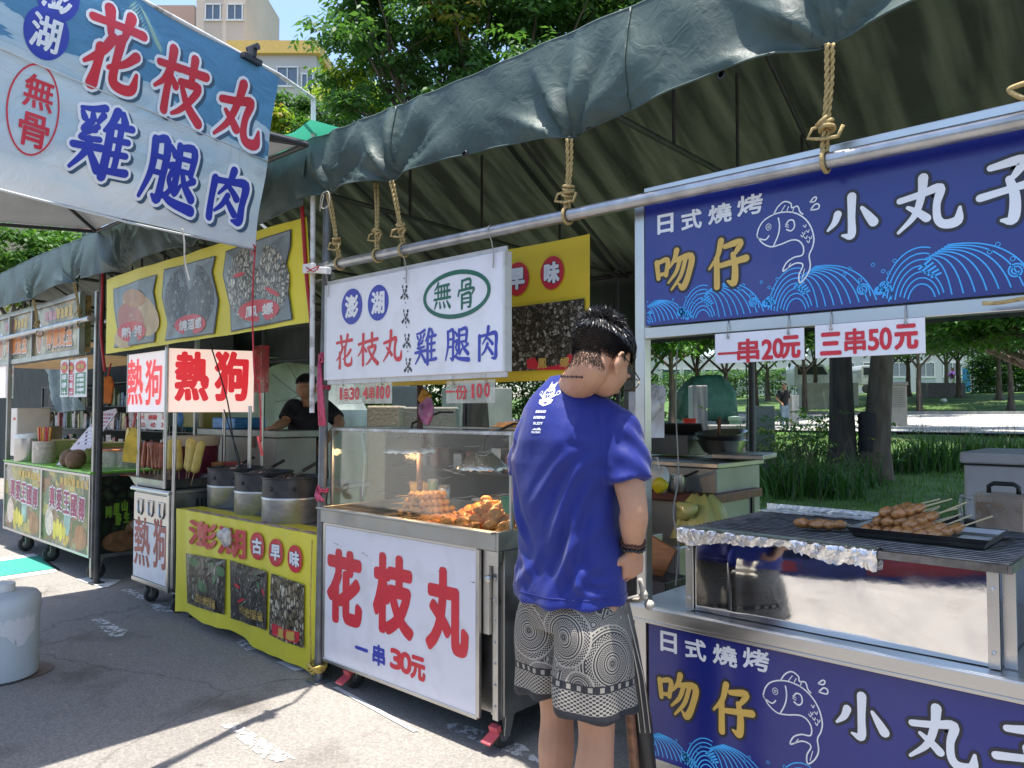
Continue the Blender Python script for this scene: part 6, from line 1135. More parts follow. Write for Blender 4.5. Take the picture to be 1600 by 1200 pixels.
mb = MB(); mb.b2((-6.6,3.2,.84),(-5.2,3.9,.875)); tb = thing('side_table','plain metal table behind the hot dog cart','table',(-5.9,3.5,0)); mb.build('table_top',STEEL2,tb,bev=.004)
for x in (-6.55,-5.25):
    for y in (3.25,3.85): mb = MB(); mb.tube([(x,y,0),(x,y,.84)],.018,8); mb.build('leg',STEEL2,tb)
for i,(px,py,lab,m) in enumerate(((342,733,'orange tub of sauce behind the snail pots',pm('orange tub',(.5,.26,.1),.4)),(365,733,'red lidded tub between the corn dogs and the pots',pm('dark red tub',(.32,.04,.04),.4)))):
    c = at(px,py,Y=3.05); t = thing('plastic_tub',lab,'tub',c); mb = MB(); mb.lathe([(.06,-.1),(.07,.04)],c,22); mb.build('tub',m,t,smooth=50); mb = MB(); mb.lathe([(.074,.04),(.075,.06),(.001,.062)],c,22); mb.build('lid',m,t,smooth=50); mb = MB(); mb.b2((c.x-.09,c.y-.09,.77),(c.x+.09,c.y+.09,c.z-.1)); tag(mb.build('box',pm('dark carton',(.12,.09,.06),.8),bev=.003),'dark carton under the '+lab.split(' ')[0]+' tub','box')
c = at(340,740,Y=2.9); c.z = .772; t = thing('corn_dog_plate','white plate of yellow corn dogs beside the farthest pot','plate',c); mb = MB(); mb.lathe([(.07,0),(.1,.02),(.098,.022),(.001,.008)],c,24); mb.build('plate',WHITEP,t,smooth=60)
for k in range(3): mb = MB(); mb.ell(c+V((-.02+.03*k,.01*k-.01,.035+.02*(k == 1))),(.075,.024,.022),14,8); mb.build('corn_dog',CD,t,smooth=180)
for i,(px,py,Y,m,lab) in enumerate(((207,690,2.42,pm('yellow bags',(.62,.42,.04),.4,var=.3,vs=14),'bunch of yellow and orange bags hanging at the left of the hot dog cart'),(168,605,2.9,pm('orange bags',(.6,.16,.02),.4,var=.3,vs=14),'orange bags hanging behind the dark pole'))):
    t = thing('hanging_bags',lab,'bags',at(px,py,Y=Y)); c = at(px,py,Y=Y)
    for k in range(4): mb = MB(); q_ = Matrix.Rotation(-.5+.4*k,3,'Z')@Matrix.Rotation(.08*(k-1.5),3,'Y'); o_ = c+V((-.05+.035*k,-.02*(k%2),-.03)); mb.loft([[o_+q_@V((x*wd_,y*dp_,z_)) for x,y in ((-1,-1),(1,-1),(1,1),(-1,1))] for z_,wd_,dp_ in ((-.13,.058,.012),(-.05,.06,.018),(.06,.055,.014),(.12,.03,.012),(.14,.014,.01))]); mb.build('bag',m if k%2 else pm('paper bag',(.62,.55,.2) if not i else (.55,.3,.04),.5),t,smooth=30)
    mb = MB(); mb.tube([c+V((0,0,.1)),c+V((.02,.02,.24))],.008,6); mb.build('tie',PINKRED,t)
# clear plastic tub with orange rims
c = at(193,722,Y=2.75); t = thing('plastic_tub','clear ribbed tub with orange rims on the green counter','tub',c); mb = MB()
mb.lathe([(.22,-.1),(.235,.12)],c,40,sx=1.2); mb.build('tub',thinmat('clear tub',(.6,.62,.55),.08,.1,.3),t,smooth=60)
for z,r_ in ((-.1,.225),(.12,.238)): mb = MB(); mb.tube([c+V((math.cos(q*PI/20)*r_*1.2,math.sin(q*PI/20)*r_,z)) for q in range(40)],.009,6,closed=True); mb.build('rim',pm('orange plastic',(.5,.14,.04),.4),t,smooth=180)
# ------------------------------------------------------------------ coconut drink stall
FRUITP = None
def collage(name, stops=None):
    m = bpy.data.materials.new(name); m.use_nodes = True; n = m.node_tree.nodes; l = m.node_tree.links; p = n['Principled BSDF']; p.inputs['Roughness'].default_value = .3
    tc = n.new('ShaderNodeTexCoord'); v = n.new('ShaderNodeTexVoronoi'); v.inputs['Scale'].default_value = 9; nz = n.new('ShaderNodeTexNoise'); nz.inputs['Scale'].default_value = 5; l.new(tc.outputs['Object'],nz.inputs['Vector'])
    mx = n.new('ShaderNodeMix'); mx.data_type = 'VECTOR'; mx.inputs[0].default_value = .25; l.new(tc.outputs['Object'],mx.inputs[4]); l.new(nz.outputs['Color'],mx.inputs[5]); l.new(mx.outputs[1],v.inputs['Vector'])
    sp = n.new('ShaderNodeSeparateColor'); l.new(v.outputs['Color'],sp.inputs[0]); a = ramp(n,l,sp.outputs[0],stops or [(0,(.02,.07,.02)),(.25,(.07,.15,.03)),(.42,(.3,.32,.14)),(.55,(.5,.36,.04)),(.66,(.05,.14,.1)),(.78,(.32,.15,.05)),(.9,(.16,.07,.03)),(1,(.55,.55,.48))])
    n2 = n.new('ShaderNodeTexNoise'); n2.inputs['Scale'].default_value = 28; n2.inputs['Detail'].default_value = 6; l.new(tc.outputs['Object'],n2.inputs['Vector']); m2 = n.new('ShaderNodeMix'); m2.data_type = 'RGBA'; m2.blend_type = 'OVERLAY'; m2.inputs[0].default_value = .9; l.new(a,m2.inputs[6]); l.new(n2.outputs['Fac'],m2.inputs[7]); l.new(m2.outputs[2],p.inputs['Base Color']); return m
COL = collage('printed fruit and leaf collage'); PURP = pm('printed plum letters',(.3,.03,.1),.4); LIME = pm('printed lime letters',(.2,.38,.03),.4)
kx0,kx1,ky = -9.65,-7.1,2.4
t = thing('drink_stall','green topped drink stall with collage panels lettered 真愛王國椰','food stall',((kx0+kx1)/2,2.8,0))
mb = MB(); mb.b2((kx0,ky+.012,.2),(kx1-.012,3.3,.925)); mb.build('body',STEEL2,t,bev=.003)
mb = MB(); mb.b2((kx0-.02,ky-.02,.927),(kx1+.03,3.33,.945)); mb.build('counter',pm('bright green table top',(.16,.42,.05),.35,var=.08,vs=3),t,bev=.003)
KP = YP(ky); 
for a,b in ((kx0+.02,-8.42),(-8.38,kx1-.02)):
    mb = MB(); mb.b2((a,ky,.235),(b,ky+.011,.9)); pn = mb.build('panel',COL,t); mb = MB()
    for k,s in enumerate('真愛王國椰'):
        u = a+(b-a)*(.22+.155*k); 
        put(mb,s,KP,u,.66-.012*k,.16,.2,.006,1,.0015,grow=.012); put(mb,s,KP,u,.66-.012*k,.16,.2,.006,0,.003)
    for k,s in enumerate('阿里山野生愛玉'): put(mb,s,KP,a+(b-a)*(.42+.085*k),.825,.085,.075,.006,2,.0016)
    for k in range(7):
        u0_ = a+(b-a)*(.28+.07*(k%4)); disc(mb,KP,u0_,.33+.055*(k//4)+.03*(k%2),.045,.06,3,.0012+.00005*k,14)
    disc(mb,KP,a+(b-a)*.16,.42,.12,.13,4,.0013,20); disc(mb,KP,a+(b-a)*.82,.36,.16,.11,5,.0012,20); disc(mb,KP,a+(b-a)*.55,.47,.09,.13,6,.0011,20)
    mb.build('print',[PURP,WV,GOLDV,pm('printed lemon',(.6,.52,.06),.4,var=.2),pm('printed dish',(.6,.5,.42),.4,var=.3,vs=20),pm('printed brown fruit',(.32,.16,.07),.4,var=.3,vs=12),pm('printed mint',(.25,.42,.36),.4,var=.3,vs=10)],pn)
    mb = MB(); 
    for p_,q_ in (((a,.225),(b,.225)),((a,.91),(b,.91)),((a-.01,.215),(a-.01,.92)),((b+.01,.215),(b+.01,.92))): mb.bar((p_[0],ky-.004,p_[1]),(q_[0],ky-.004,q_[1]),.022,.022)
    mb.build('frame',STEEL,pn,bev=.002)
XP = Pl((kx1,ky,0),(0,1,0),(0,0,1)); mb = MB(); mb.b2((kx1-.011,ky+.03,.235),(kx1,3.28,.9)); pn = mb.build('side_panel',cellmat('printed dark leaf photo',9,[(0,(.008,.016,.008)),(.5,(.02,.05,.02)),(1,(.08,.13,.05))]),t)
mb = MB()
for s,px,py in (('阿',170,800),('里',182,795),('山',195,790),('野',185,812),('生',198,808)): T(mb,s,XP,px,py,10,18,.9,0,.0015)
disc(mb,XP,.5,.42,.22,.13,1,.0012); disc(mb,XP,.42,.46,.1,.05,2,.002); disc(mb,XP,.62,.45,.08,.05,2,.002); disc(mb,XP,.25,.33,.16,.09,3,.0013); disc(mb,XP,.7,.32,.16,.08,3,.0014); mb.build('print',[LIME,pm('printed drink',(.3,.16,.08),.4,var=.4,vs=14),pm('printed ice',(.5,.42,.32),.4),pm('printed fig',(.24,.12,.05),.4,var=.4,vs=16)],pn)
for x in (kx0+.4,-8.45,kx1-.15): caster(t,(x,2.5,0),.075 if x != -8.45 else .075)
for x in (kx0-.02,kx1-.0):
    for y in (2.42,3.3): mb = MB(); mb.bar((x,y,.2 if x < -8 else .05),(x,y,2.5),.04,.04); mb.build('post',STEEL2,t,bev=.003)
sz0,sz1 = 2.0,2.52; sp1 = YP(2.44); mb = MB(); mb.b2((-10.3,2.44,sz0),(-7.55,2.52,sz1)); sb = mb.build('sign_box',collage('printed warm fruit collage',[(0,(.05,.03,.015)),(.3,(.14,.12,.04)),(.5,(.3,.16,.06)),(.65,(.42,.26,.1)),(.8,(.1,.13,.05)),(1,(.5,.42,.3))]),t); mb = MB()
for x in (-10.3,-8.93,-7.55): mb.bar((x,2.44,sz0),(x,2.44,sz1),.04,.05)
for z in (sz0,sz1): mb.bar((-10.32,2.44,z),(-7.53,2.44,z),.045,.05)
mb.build('frame',STEEL2,sb,bev=.002); mb = MB()
for x0_,x1_ in ((-10.26,-8.97),(-8.89,-7.6)):
    for k,s in enumerate('檸檬愛玉'): u = x0_+(x1_-x0_)*(.36+.145*k); put(mb,s,sp1,u+.008,2.19-.008,.17,.22,.008,3,.0012,grow=.01); put(mb,s,sp1,u,2.19,.17,.22,.008,4,.0018,grow=.009); put(mb,s,sp1,u,2.19,.17,.22,.008,0,.003)
    for k,s in enumerate('阿里山野生愛玉'): put(mb,s,sp1,x0_+(x1_-x0_)*(.28+.09*k),2.40,.1,.1,.009,1 if k < 3 else 2,.0016)
    disc(mb,sp1,x0_+(x1_-x0_)*.12,2.2,.1,.15,4,.0012); disc(mb,sp1,x0_+(x1_-x0_)*.12,2.17,.075,.11,5,.0018)
mb.build('print',[pm('printed orange',(.7,.22,.03),.4),pm('printed pink',(.6,.25,.3),.4),GOLDV,BLKV,WV,pm('printed tea',(.5,.25,.14),.4,var=.3,vs=20)],sb)
mb = MB(); mb.b2((-10.25,2.56,1.97),(-7.6,3.3,1.985)); mb.build('soffit',pm('self glowing plywood',(.5,.33,.17),.6,var=.2,emit=.12),t)  # faint warm glow put into the plywood itself, no lamp here
# hanging drink signs
def vsign(px0,px1,py0,py1,chars,m,lab,Y=2.46):
    Q = YP(Y); t = thing('hanging_sign',lab,'sign',at((px0+px1)/2,py1,Y=Y)); u0,v1 = Q.uv(px0,py0); u1,v0 = Q.uv(px1,py1); mb = MB(); mb.b2((u0,Y,v0),(u1,Y+.006,v1)); mb.build('board',WHITEP,t)
    mb = MB(); iu = (u1-u0)*.08; poly(mb,Q,[(u0+iu,v0+iu),(u1-iu,v0+iu),(u1-iu,v1-.13),(u0+iu,v1-.13)],0,.001); disc(mb,Q,(u0+u1)/2,v1-.075,(u1-u0)*.44,.055,1,.001); put(mb,'檸檬',Q,(u0+u1)/2,v1-.075,(u1-u0)*.55,.045,.003,3,.0018); n = len(chars)
    for k,s in enumerate(chars): put(mb,s,Q,(u0+u1)/2,v1-.13-(v1-.13-v0)*(k+.5)/n,(u1-u0)*.62,(v1-.13-v0)/n*.72,.002,2,.002)
    mb.build('print',[m,RED,WV,GOLDV],t)
    for x in (u0+.03,u1-.03): mb = MB(); mb.tube([(x,Y,v1-.01),(x,Y-.005,v1+.05)],.002,5); mb.build('wire',STEEL2,t)
GRS = pm('green sign vinyl',(.01,.16,.07),.4)
vsign(95,106,563,620,'檸檬汁',GRS,'narrow green hanging sign reading 檸檬汁'); vsign(107,115.5,563,620,'石蓮汁',pm('pink red sign vinyl',(.55,.03,.09),.4),'red hanging sign between the two green signs',2.47); vsign(117,135,561,620,'金桔檸檬汁',GRS,'wide green hanging sign reading 金桔檸檬汁'); vsign(13,20,571,622,'檸檬愛玉',GRS,'green hanging sign near the left edge')
a = at(2,596,Y=2.46); mb = MB(); mb.b2((a.x-.16,2.46,1.62),(a.x+.16,2.52,2.0)); tag(mb.build('blank_sign',LITW,bev=.004),'blank cream lit board at the left edge','lit sign')
# things on the green counter
def on(px,py): c = at(px,py,Z=.945); return c
c = on(33,722); c = V((at(33,722,Y=2.75).x,2.75,.945)); t = thing('drink_machine','tall white drink dispenser on the left of the green counter','dispenser',c); mb = MB(); mb.b2(c+V((-.17,-.1,0)),c+V((.17,.25,.56))); mb.build('housing',pm('white dispenser',(.72,.66,.58),.4,var=.06),t,bev=.012); mb = MB(); mb.b2(c+V((.04,-.102,.42)),c+V((.13,-.1,.45))); mb.build('badge',PINKRED,t)
c = V((at(63,668,Y=3.0).x,3.0,.945)); t = thing('sealing_machine','cream cup sealing machine with a roll of gold film','machine',c); mb = MB(); mb.b2(c+V((-.15,-.1,.0)),c+V((.15,.2,.34))); mb.build('housing',pm('cream metal',(.6,.5,.36),.45,var=.1,dirt=.4),t,bev=.008); mb = MB(); mb.lathe([(.02,-.17),(.085,-.165),(.085,.165),(.02,.17)],c+V((0,0,.44)),20,M=Matrix.Rotation(PI/2,3,'Y')); mb.build('film_roll',pm('gold film',(.6,.45,.15),.2,.6,var=.4,vs=20,bump=.6),t,smooth=50); mb = MB(); mb.b2(c+V((-.16,-.06,.34)),c+V((-.13,.06,.46))); mb.b2(c+V((.13,-.06,.34)),c+V((.16,.06,.46))); mb.build('bracket',STEEL2,t)
for lab,nm,ct,px,py,r,h,m,lid in (('steel canister with a clear lid on the green counter','canister','canister',41,722,.13,.24,STEEL,WHITEP),('patterned cup holding straws on the green counter','straw_cup','cup',65,720,.105,.22,pm('speckled paper cup',(.5,.42,.36),.5,var=.3,vs=30),None)):
    c = V((at(px,py,Y=2.48).x,2.5,.945)); t = thing(nm,lab,ct,c); mb = MB(); mb.lathe([(r*.96,0),(r,.01),(r,h),(r*.95,h),(r*.9,.02),(.001,.02)],c,26); mb.build('body',m,t,smooth=50)
    if lid: mb = MB(); mb.lathe([(r*1.04,h),(r*1.05,h+.04),(.001,h+.05)],c,26); mb.build('lid',lid,t,smooth=50)
    else:
        for k in range(8): mb = MB(); a_ = k*.8; mb.tube([c+V((.04*math.cos(a_),.04*math.sin(a_),.05)),c+V((.11*math.cos(a_),.05*math.sin(a_),.36))],.008,6); mb.build('straw',[RED,ORANGEV,GOLDV][k%3],t)
for i,(px,lab,r) in enumerate(((92,'big cream bowl behind the menu board',.24),(150,'big cream bowl behind the dark pole',.26))):
    c = V((at(px,700,Y=2.85).x,2.9,.945)); mb = MB(); mb.lathe([(r*.5,0),(r*.8,.06),(r,.2),(r*1.03,.205),(r*.97,.2),(r*.75,.07),(.001,.03)],c,30); tag(mb.build('bowl',pm('cream plastic bowl',(.6,.5,.24),.35,var=.08),smooth=60),lab,'bowl')
for i,(px,py,y,lab) in enumerate(((107,726,2.48,'brown coconut left of the other on the counter front'),(117,729,2.45,'brown coconut right of the other on the counter front'),(121,722,2.56,'brown coconut behind the other two'))):
    c = V((at(px,py,Y=y).x,y,1.02)); mb = MB(); P,F = lump(c,.078,40+i,18,14,.04,(1,1,1.12)); mb.add(P,F); tag(mb.build('coconut',pm('brown coconut husk',(.17,.1,.055),.8,var=.35,vs=24,bump=.6,bs=60),smooth=180),lab,'coconut')
a = V((at(88,724,Y=2.47).x,2.47,.95)); t = thing('menu_board','pink and white menu board leaning on the green counter','menu board',a); P_ = Pl(a,V((1,.25,0)).normalized(),V((.38,.42,.82)).normalized()); mb = MB()
bp_ = [(0,0),(.27,0),(.27,.2),(.33,.2),(.33,.62),(.27,.66),(.1,.62)]; n = len(bp_); mb.add([P_.map(*q,0) for q in bp_]+[P_.map(*q,-.008) for q in bp_],[tuple(range(n)),tuple(range(2*n-1,n-1,-1))]+[(i,i+n,(i+1)%n+n,(i+1)%n) for i in range(n)]); mb.build('board',pm('pale pink board',(.66,.55,.57),.4,var=.06),t); mb = MB()
for r_ in range(9):
    for q in range(6): u,v = .06+.04*q+.012*r_*.5,.24+.042*r_; 
    for q in range(6): poly(mb,P_,[(.09+.037*q,.24+.042*r_),(.115+.037*q,.24+.042*r_),(.115+.037*q,.262+.042*r_),(.09+.037*q,.262+.042*r_)],(0 if r_ > 4 else 2) if (q+r_)%3 else 3,.001)
for k,s in enumerate('檸檬愛玉'): put(mb,s,P_,.05+.06*k,.11,.05,.14,.006,1,.0012)
mb.build('print',[PINKRED,GRS,WV,BLKV],t)
# ------------------------------------------------------------------ clutter behind the left stalls
def rack(label,x0,x1,y,z0,z1,n,seed,cols,group=None,rows=4):
    t = thing('display_rack',label,'display rack',((x0+x1)/2,y,0)); mb = MB()
    for x in (x0,x1): mb.bar((x,y,0),(x,y,z1),.03,.03)
    for k in range(rows+1): mb.b2((x0,y-.02,z0+(z1-z0)*k/rows-.01),(x1,y+.3,z0+(z1-z0)*k/rows))
    mb.build('frame',DKPOLE,t); rr = random.Random(seed); mb = MB()
    for k in range(rows):
        x = x0+.03; zb = z0+(z1-z0)*k/rows+.001
        while x < x1-.1:
            w_ = rr.uniform(.06,.16); h_ = rr.uniform(.4,.9)*(z1-z0)/rows*.9; mb.box((x+w_/2,y+.05+rr.uniform(0,.1),zb+h_/2),(w_*.9,.06,h_),rr.randrange(len(cols)),Matrix.Rotation(rr.uniform(-.15,.15),3,'Y')@Matrix.Rotation(rr.uniform(-.3,.3),3,'Z')); x += w_
    tag(mb.build('goods',[pm('goods '+str(i),c_,.45,var=.5,vs=16,dirt=.5,dcol=(.1,.1,.1),ds=18) for i,c_ in enumerate(cols)],t),kind='stuff'); return t
cols = [(.35,.35,.33),(.5,.42,.4),(.06,.12,.2),(.3,.08,.08),(.12,.18,.08),(.02,.02,.02),(.4,.35,.15),(.03,.03,.035)]
rack('rack of small colourful packets behind the drink stall',-15.5,-10.4,4.4,.5,1.9,30,1,cols); rack('dark rack of hanging goods behind the hot dog signs',-10.2,-8.0,4.4,.6,2.1,30,2,[(.03,.03,.03),(.1,.1,.1),(.3,.3,.3),(.2,.12,.08),(.02,.02,.02)],rows=5)
mb = MB(); mb.b2((-24,4.9,0),(-9.5,4.94,2.6)); tag(mb.build('dark_backdrop',pm('dark green cloth wall',(.012,.02,.018),.8,var=.4,bump=.4)),'dark cloth wall closing the back of the left stalls','cloth wall')  # dark sheet added in place of the shaded stall interior
mb = MB(); mb.b2((-9.6,3.9,0),(-7.3,4.25,.95)); tag(mb.build('dark_bin',BLACK,bev=.02),'long black bin behind the green counter','bin')
SILV = tarpmat('silver tarp',(.3,.36,.34),.2,(.3,.4,.36),.3,rstr=.6); a0,b0,c0_,d0_ = at(66,572,Y=4.2),at(112,580,Y=4.2),at(128,640,Y=4.1),at(92,645,Y=4.1)
mb = MB(); mb.grid([[a0.lerp(b0,i/12).lerp(d0_.lerp(c0_,i/12),j/12)+V((0,.05*math.sin(i*1.2+j*.5),0)) for j in range(13)] for i in range(13)]); tag(mb.build('silver_tarp',SILV,smooth=180),'crumpled silver tarp hanging behind the green hanging signs','tarp')
PTARP = tarpmat('pale shelter cloth',(.62,.68,.62),.3,(.5,.58,.5),.5,rstr=.3); q0 = at(428,690,D=8.2); q1 = at(520,690,D=9); ap2 = at(447,566,D=8.6); ap3 = at(425,572,D=8.4)
t = thing('pale_shelter','pale green tarp shelter behind the vendor','shelter',(q0.x,q0.y,0)); e1 = at(492,640,D=9.0); e2 = at(330,640,D=8); mb = MB()
bk = V((-.6,1.2,0)); 
def sheet(p,q,r,s_): mb.grid([[p.lerp(q,i/10).lerp(s_.lerp(r,i/10),j/10)+V((0,0,-.1*math.sin(PI*i/10)*math.sin(PI*j/10))) for j in range(11)] for i in range(11)])
g = lambda p: V((p.x,p.y,0.1))
sheet(e2,ap3,ap3+bk,e2+bk); sheet(ap3,ap2,ap2+bk,ap3+bk); sheet(ap2,e1,e1+bk,ap2+bk); mb.grid([[ [e2,ap3,ap2,e1][i].lerp(g([e2,ap3,ap2,e1][i]),j/8) for j in range(9)] for i in range(4)]); sheet(e1,g(e1),g(e1)+bk,e1+bk); mb.build('cloth',PTARP,t,smooth=40)
mb = MB(); mb.tube([ap2,e1],.006,6); mb.tube([at(425,585,D=8.3),at(470,620,D=8.6),at(495,632,D=8.9)],.005,6); mb.tube([at(430,628,D=8.2),at(455,624,D=8.4),at(490,605,D=8.7)],.005,6); mb.build('guy_line',STEEL2,t)
mb = MB(); p = at(412,560,Y=3.9); mb.tube([(p.x,p.y,.1),(p.x,p.y,2.5)],.018,8); mb.tube([at(412,566,Y=3.9),at(520,558,Y=3.9)],.012,8); tag(mb.build('rail_post',DKPOLE,smooth=60),'thin black post and rail left of the vendor','post')
for px,py,wd,h,Y,m,lab,nm in ((396,672,.5,.2,4.0,pm('olive yellow crate',(.26,.22,.04),.5),'olive yellow crate left of the vendor','crate'),(420,668,.42,.1,3.75,pm('bright blue folded sheet',(.04,.22,.5),.4,var=.4,vs=12,stretch=(1,1,6)),'folded blue sheets on the cream chest','folded_sheet'),(370,655,.3,.26,3.95,pm('blue bag',(.06,.2,.45),.4,var=.3),'blue plastic bag on the cream chest','bag'),(345,662,.34,.3,4.0,pm('grey carton',(.2,.2,.2),.7),'grey carton on the cream chest','carton')):
    c = at(px,py,Y=Y); mb = MB(); z0 = zc+.002
    if nm == 'bag': P,F = lump(V((c.x,3.45,z0+.1)),.12,7,18,12,.15); mb.add(P,F); tag(mb.build(nm,m,smooth=180),lab,nm)
    else: mb.b2((c.x-wd/2,3.3+.05*(nm == 'crate'),z0),(c.x+wd/2,3.6,z0+h)); tag(mb.build(nm,m,bev=.012),lab,nm.replace('_',' '))
c = at(402,600,Y=2.9); mb = MB(); mb.b2((c.x-.05,2.9,1.6),(c.x+.06,2.96,1.95)); tag(mb.build('red_pouch',thinmat('red plastic pouch',(.5,.06,.08),.08,.2,.7)),'red plastic pouch hanging right of the larger lit sign','pouch')
cordo('cable','thin black cable drooping in front of the larger lit sign',[at(328,536,D=5.55),at(342,580,D=5.5),at(356,630,D=5.5),at(365,690,D=5.5),at(375,735,D=5.4)],.005,BLACK,'cable')
cordo('cable','second thin black cable below the larger lit sign',[at(350,640,D=5.6),at(362,680,D=5.5),at(372,710,D=5.5),at(376,738,D=5.4)],.005,BLACK,'cable')
mb = MB(); p = at(390,700,D=5.6); mb.tube([(p.x,p.y,.77),(p.x,p.y,1.5)],.014,8); tag(mb.build('steel_post',STEEL,smooth=60),'thin steel post under the right end of the larger lit sign','post')
# white jug barrel at the left
c = at(-2,1058,Z=0); c = V((c.x,c.y,0)); t = thing('water_barrel','translucent white water barrel with a torn label on the road','barrel',c); BAR = pm('milky plastic',(.55,.6,.62),.4,var=.06,vs=3,dirt=.25,dcol=(.3,.28,.24),ds=5)
mb = MB(); mb.lathe([(.16,0),(.185,.015),(.19,.06),(.186,.2),(.19,.34),(.195,.38),(.193,.43),(.175,.455),(.06,.47),(.06,.5),(.001,.505)],c,40); mb.build('barrel',BAR,t,smooth=50)
mb = MB(); mb.lathe([(.065,.47),(.068,.47),(.068,.51),(.001,.515)],c,20); mb.build('cap',WHITEP,t,smooth=50)
d = (V((0,0,0))-c); d.z = 0; d.normalize(); sd_ = V((-d.y,d.x,0)); ang0 = math.atan2(d.y,d.x); pts_ = []
mb = MB(); L_ = []
for i in range(13):
    a_ = ang0-.1+.09*i; lo_,hi_ = .235+.03*math.sin(i*.55+1)-.012*(4 < i < 9),.34+.012*math.sin(i*2.3); L_.append([c+V((math.cos(a_)*.1915,math.sin(a_)*.1915,lo_+(hi_-lo_)*j/3)) for j in range(4)])
mb.grid(L_); mb.build('torn_label',wornpaint('white torn label',(.7,.7,.7),.36,26),t,smooth=180)
c2 = at(28,1050,Z=0); mb = MB(); mb.lathe([(.17,.001),(.175,.004),(.001,.008)],V((c2.x,c2.y,0)),30); tag(mb.build('round_board',pm('brown hardboard disc',(.2,.14,.11),.7)),'brown round board on the road under the water barrel','board')
# ------------------------------------------------------------------ behind the grill stall
t = thing('steel_stove','grey steel cook stand with a side vent behind the grill','stove',(-2.35,4.3,0)); SG = pm('grey enamel steel',(.28,.29,.28),.42,.5,var=.15,vs=4,dirt=.45,dcol=(.12,.11,.09))
e = at(1187,735,D=4.75); zt2 = at(1187,725,D=4.75).z; l_ = at(1010,730,D=5.3)
mb = MB(); mb.b2((e.x-.95,e.y-.55,.25),(e.x,e.y,zt2)); mb.build('cabinet',SG,t,bev=.006); mb = MB(); mb.b2((e.x-.97,e.y-.57,zt2+.002),(e.x+.02,e.y+.02,zt2+.03)); mb.build('hob',STEEL2,t,bev=.004)
mb = MB()
for k in range(5): mb.b2((e.x-.2,e.y-.553,.62+.0+.012*k),(e.x-.13,e.y-.551,.628+.012*k))
mb.b2((e.x-.35,e.y-.554,.5),(e.x-.05,e.y-.551,.502)); mb.build('vent',BLACK,t)
for x in (e.x-.9,e.x-.05):
    for y in (e.y-.5,e.y-.05): mb = MB(); mb.tube([(x,y,0),(x,y,.25)],.02,8); mb.build('leg',STEEL2,t)
b = at(1128,700,D=4.9); zb_ = zt2+.04
for i,(lab,r,dz,tilt) in enumerate((('lower of the two nested steel bowls on the cook stand',.155,0,0),('upper of the two nested steel bowls on the cook stand, tilted',.16,.05,.12))):
    mb = MB(); mb.lathe([(.06,0),(r*.75,.03),(r,.1),(r*1.04,.104),(r*.97,.098),(r*.7,.036),(.001,.02)],V((b.x,b.y,zb_+dz)),32,M=Matrix.Rotation(tilt,3,'X')); tag(mb.build('steel_bowl',STEEL,smooth=60),lab,'bowl')
mb = MB(); mb.tube([V((b.x-.02,b.y,zb_+.09)),V((b.x-.0,b.y-.03,zb_+.25))],.012,6); tag(mb.build('wooden_spoon',WOOD),'brown wooden handle standing in the nested steel bowls','spoon')
mb = MB(); q = V((e.x-.0,e.y-.2,zb_)); mb.box(q+V((.0,.0,.02)),(.3,.35,.03),0,.2); tag(mb.build('flat_pan',STEEL2,bev=.006),'flat steel tray on the right of the cook stand','tray')
t = thing('metal_toolbox','dark grey metal box with an open lid on the cook stand','box',at(1058,735,D=5.1)); c = at(1058,712,D=5.1); c.z = zb_; mb = MB(); mb.b2(c+V((-.16,-.1,0)),c+V((.14,.12,.13))); mb.build('box',pm('dark grey enamel',(.09,.095,.1),.4,.3,var=.2,dirt=.3),t,bev=.005); mb = MB(); mb.box(c+V((-.01,.1,.16)),(.3,.02,.1),0,Matrix.Rotation(.5,3,'X')); mb.build('lid',BLACK,t,bev=.004)
tz2 = at(1130,772,D=4.3).z; p = at(1130,775,D=4.3); REDW = pm('red brown painted board',(.13,.03,.022),.5,var=.4,vs=9,dirt=.4,dcol=(.05,.03,.02),stretch=(1,6,1))
t = thing('red_table','dark red wooden work table behind the customer','table',(p.x-.5,p.y+.1,0)); mb = MB(); mb.b2((p.x-1.0,p.y-.1,tz2-.05),(p.x,p.y+.5,tz2)); mb.build('table_top',REDW,t,bev=.004)
for x in (p.x-.95,p.x-.05):
    for y in (p.y-.05,p.y+.45): mb = MB(); mb.bar((x,y,0),(x,y,tz2-.05),.03,.03); mb.build('leg',BLACK,t)
mb = MB(); mb.b2((p.x-.95,p.y-.03,.45),(p.x-.05,p.y+.0,.47)); mb.build('rail',BLACK,t)
c = at(1057,755,D=4.4); c.z = tz2; t = thing('steel_pot','small steel pot with a black handle on the red table','pot',c); mb = MB(); mb.lathe([(.05,0),(.056,.01),(.056,.1),(.05,.1),(.048,.02),(.001,.02)],c,22); mb.build('pot',STEEL,t,smooth=50); mb = MB(); mb.tube([c+V((.05,0,.09)),c+V((.15,-.02,.13))],.007,6); mb.build('handle',BLACK,t)
c = at(1030,748,D=4.35); c.z = tz2; t = thing('plastic_bag','white and yellow plastic bag standing on the red table','bag',c); mb = MB(); P,F = lump(c+V((0,0,.08)),.075,12,18,14,.16,(.9,.7,1.1)); mb.add(P,F); mb.build('bag',pm('thin white plastic',(.6,.6,.56),.35,var=.1),t,smooth=180); mb = MB(); P,F = lump(c+V((.02,-.03,.05)),.05,13,16,10,.1,(1,.6,.9)); mb.add(P,F); mb.build('yellow_packet',pm('yellow packet',(.6,.5,.02),.4),t,smooth=180); mb = MB(); mb.tube([c+V((-.05,0,.13)),c+V((-.06,0,.2)),c+V((-.01,0,.2)),c+V((0,0,.13))],.006,6); mb.build('handle',WHITEP,t,smooth=180)
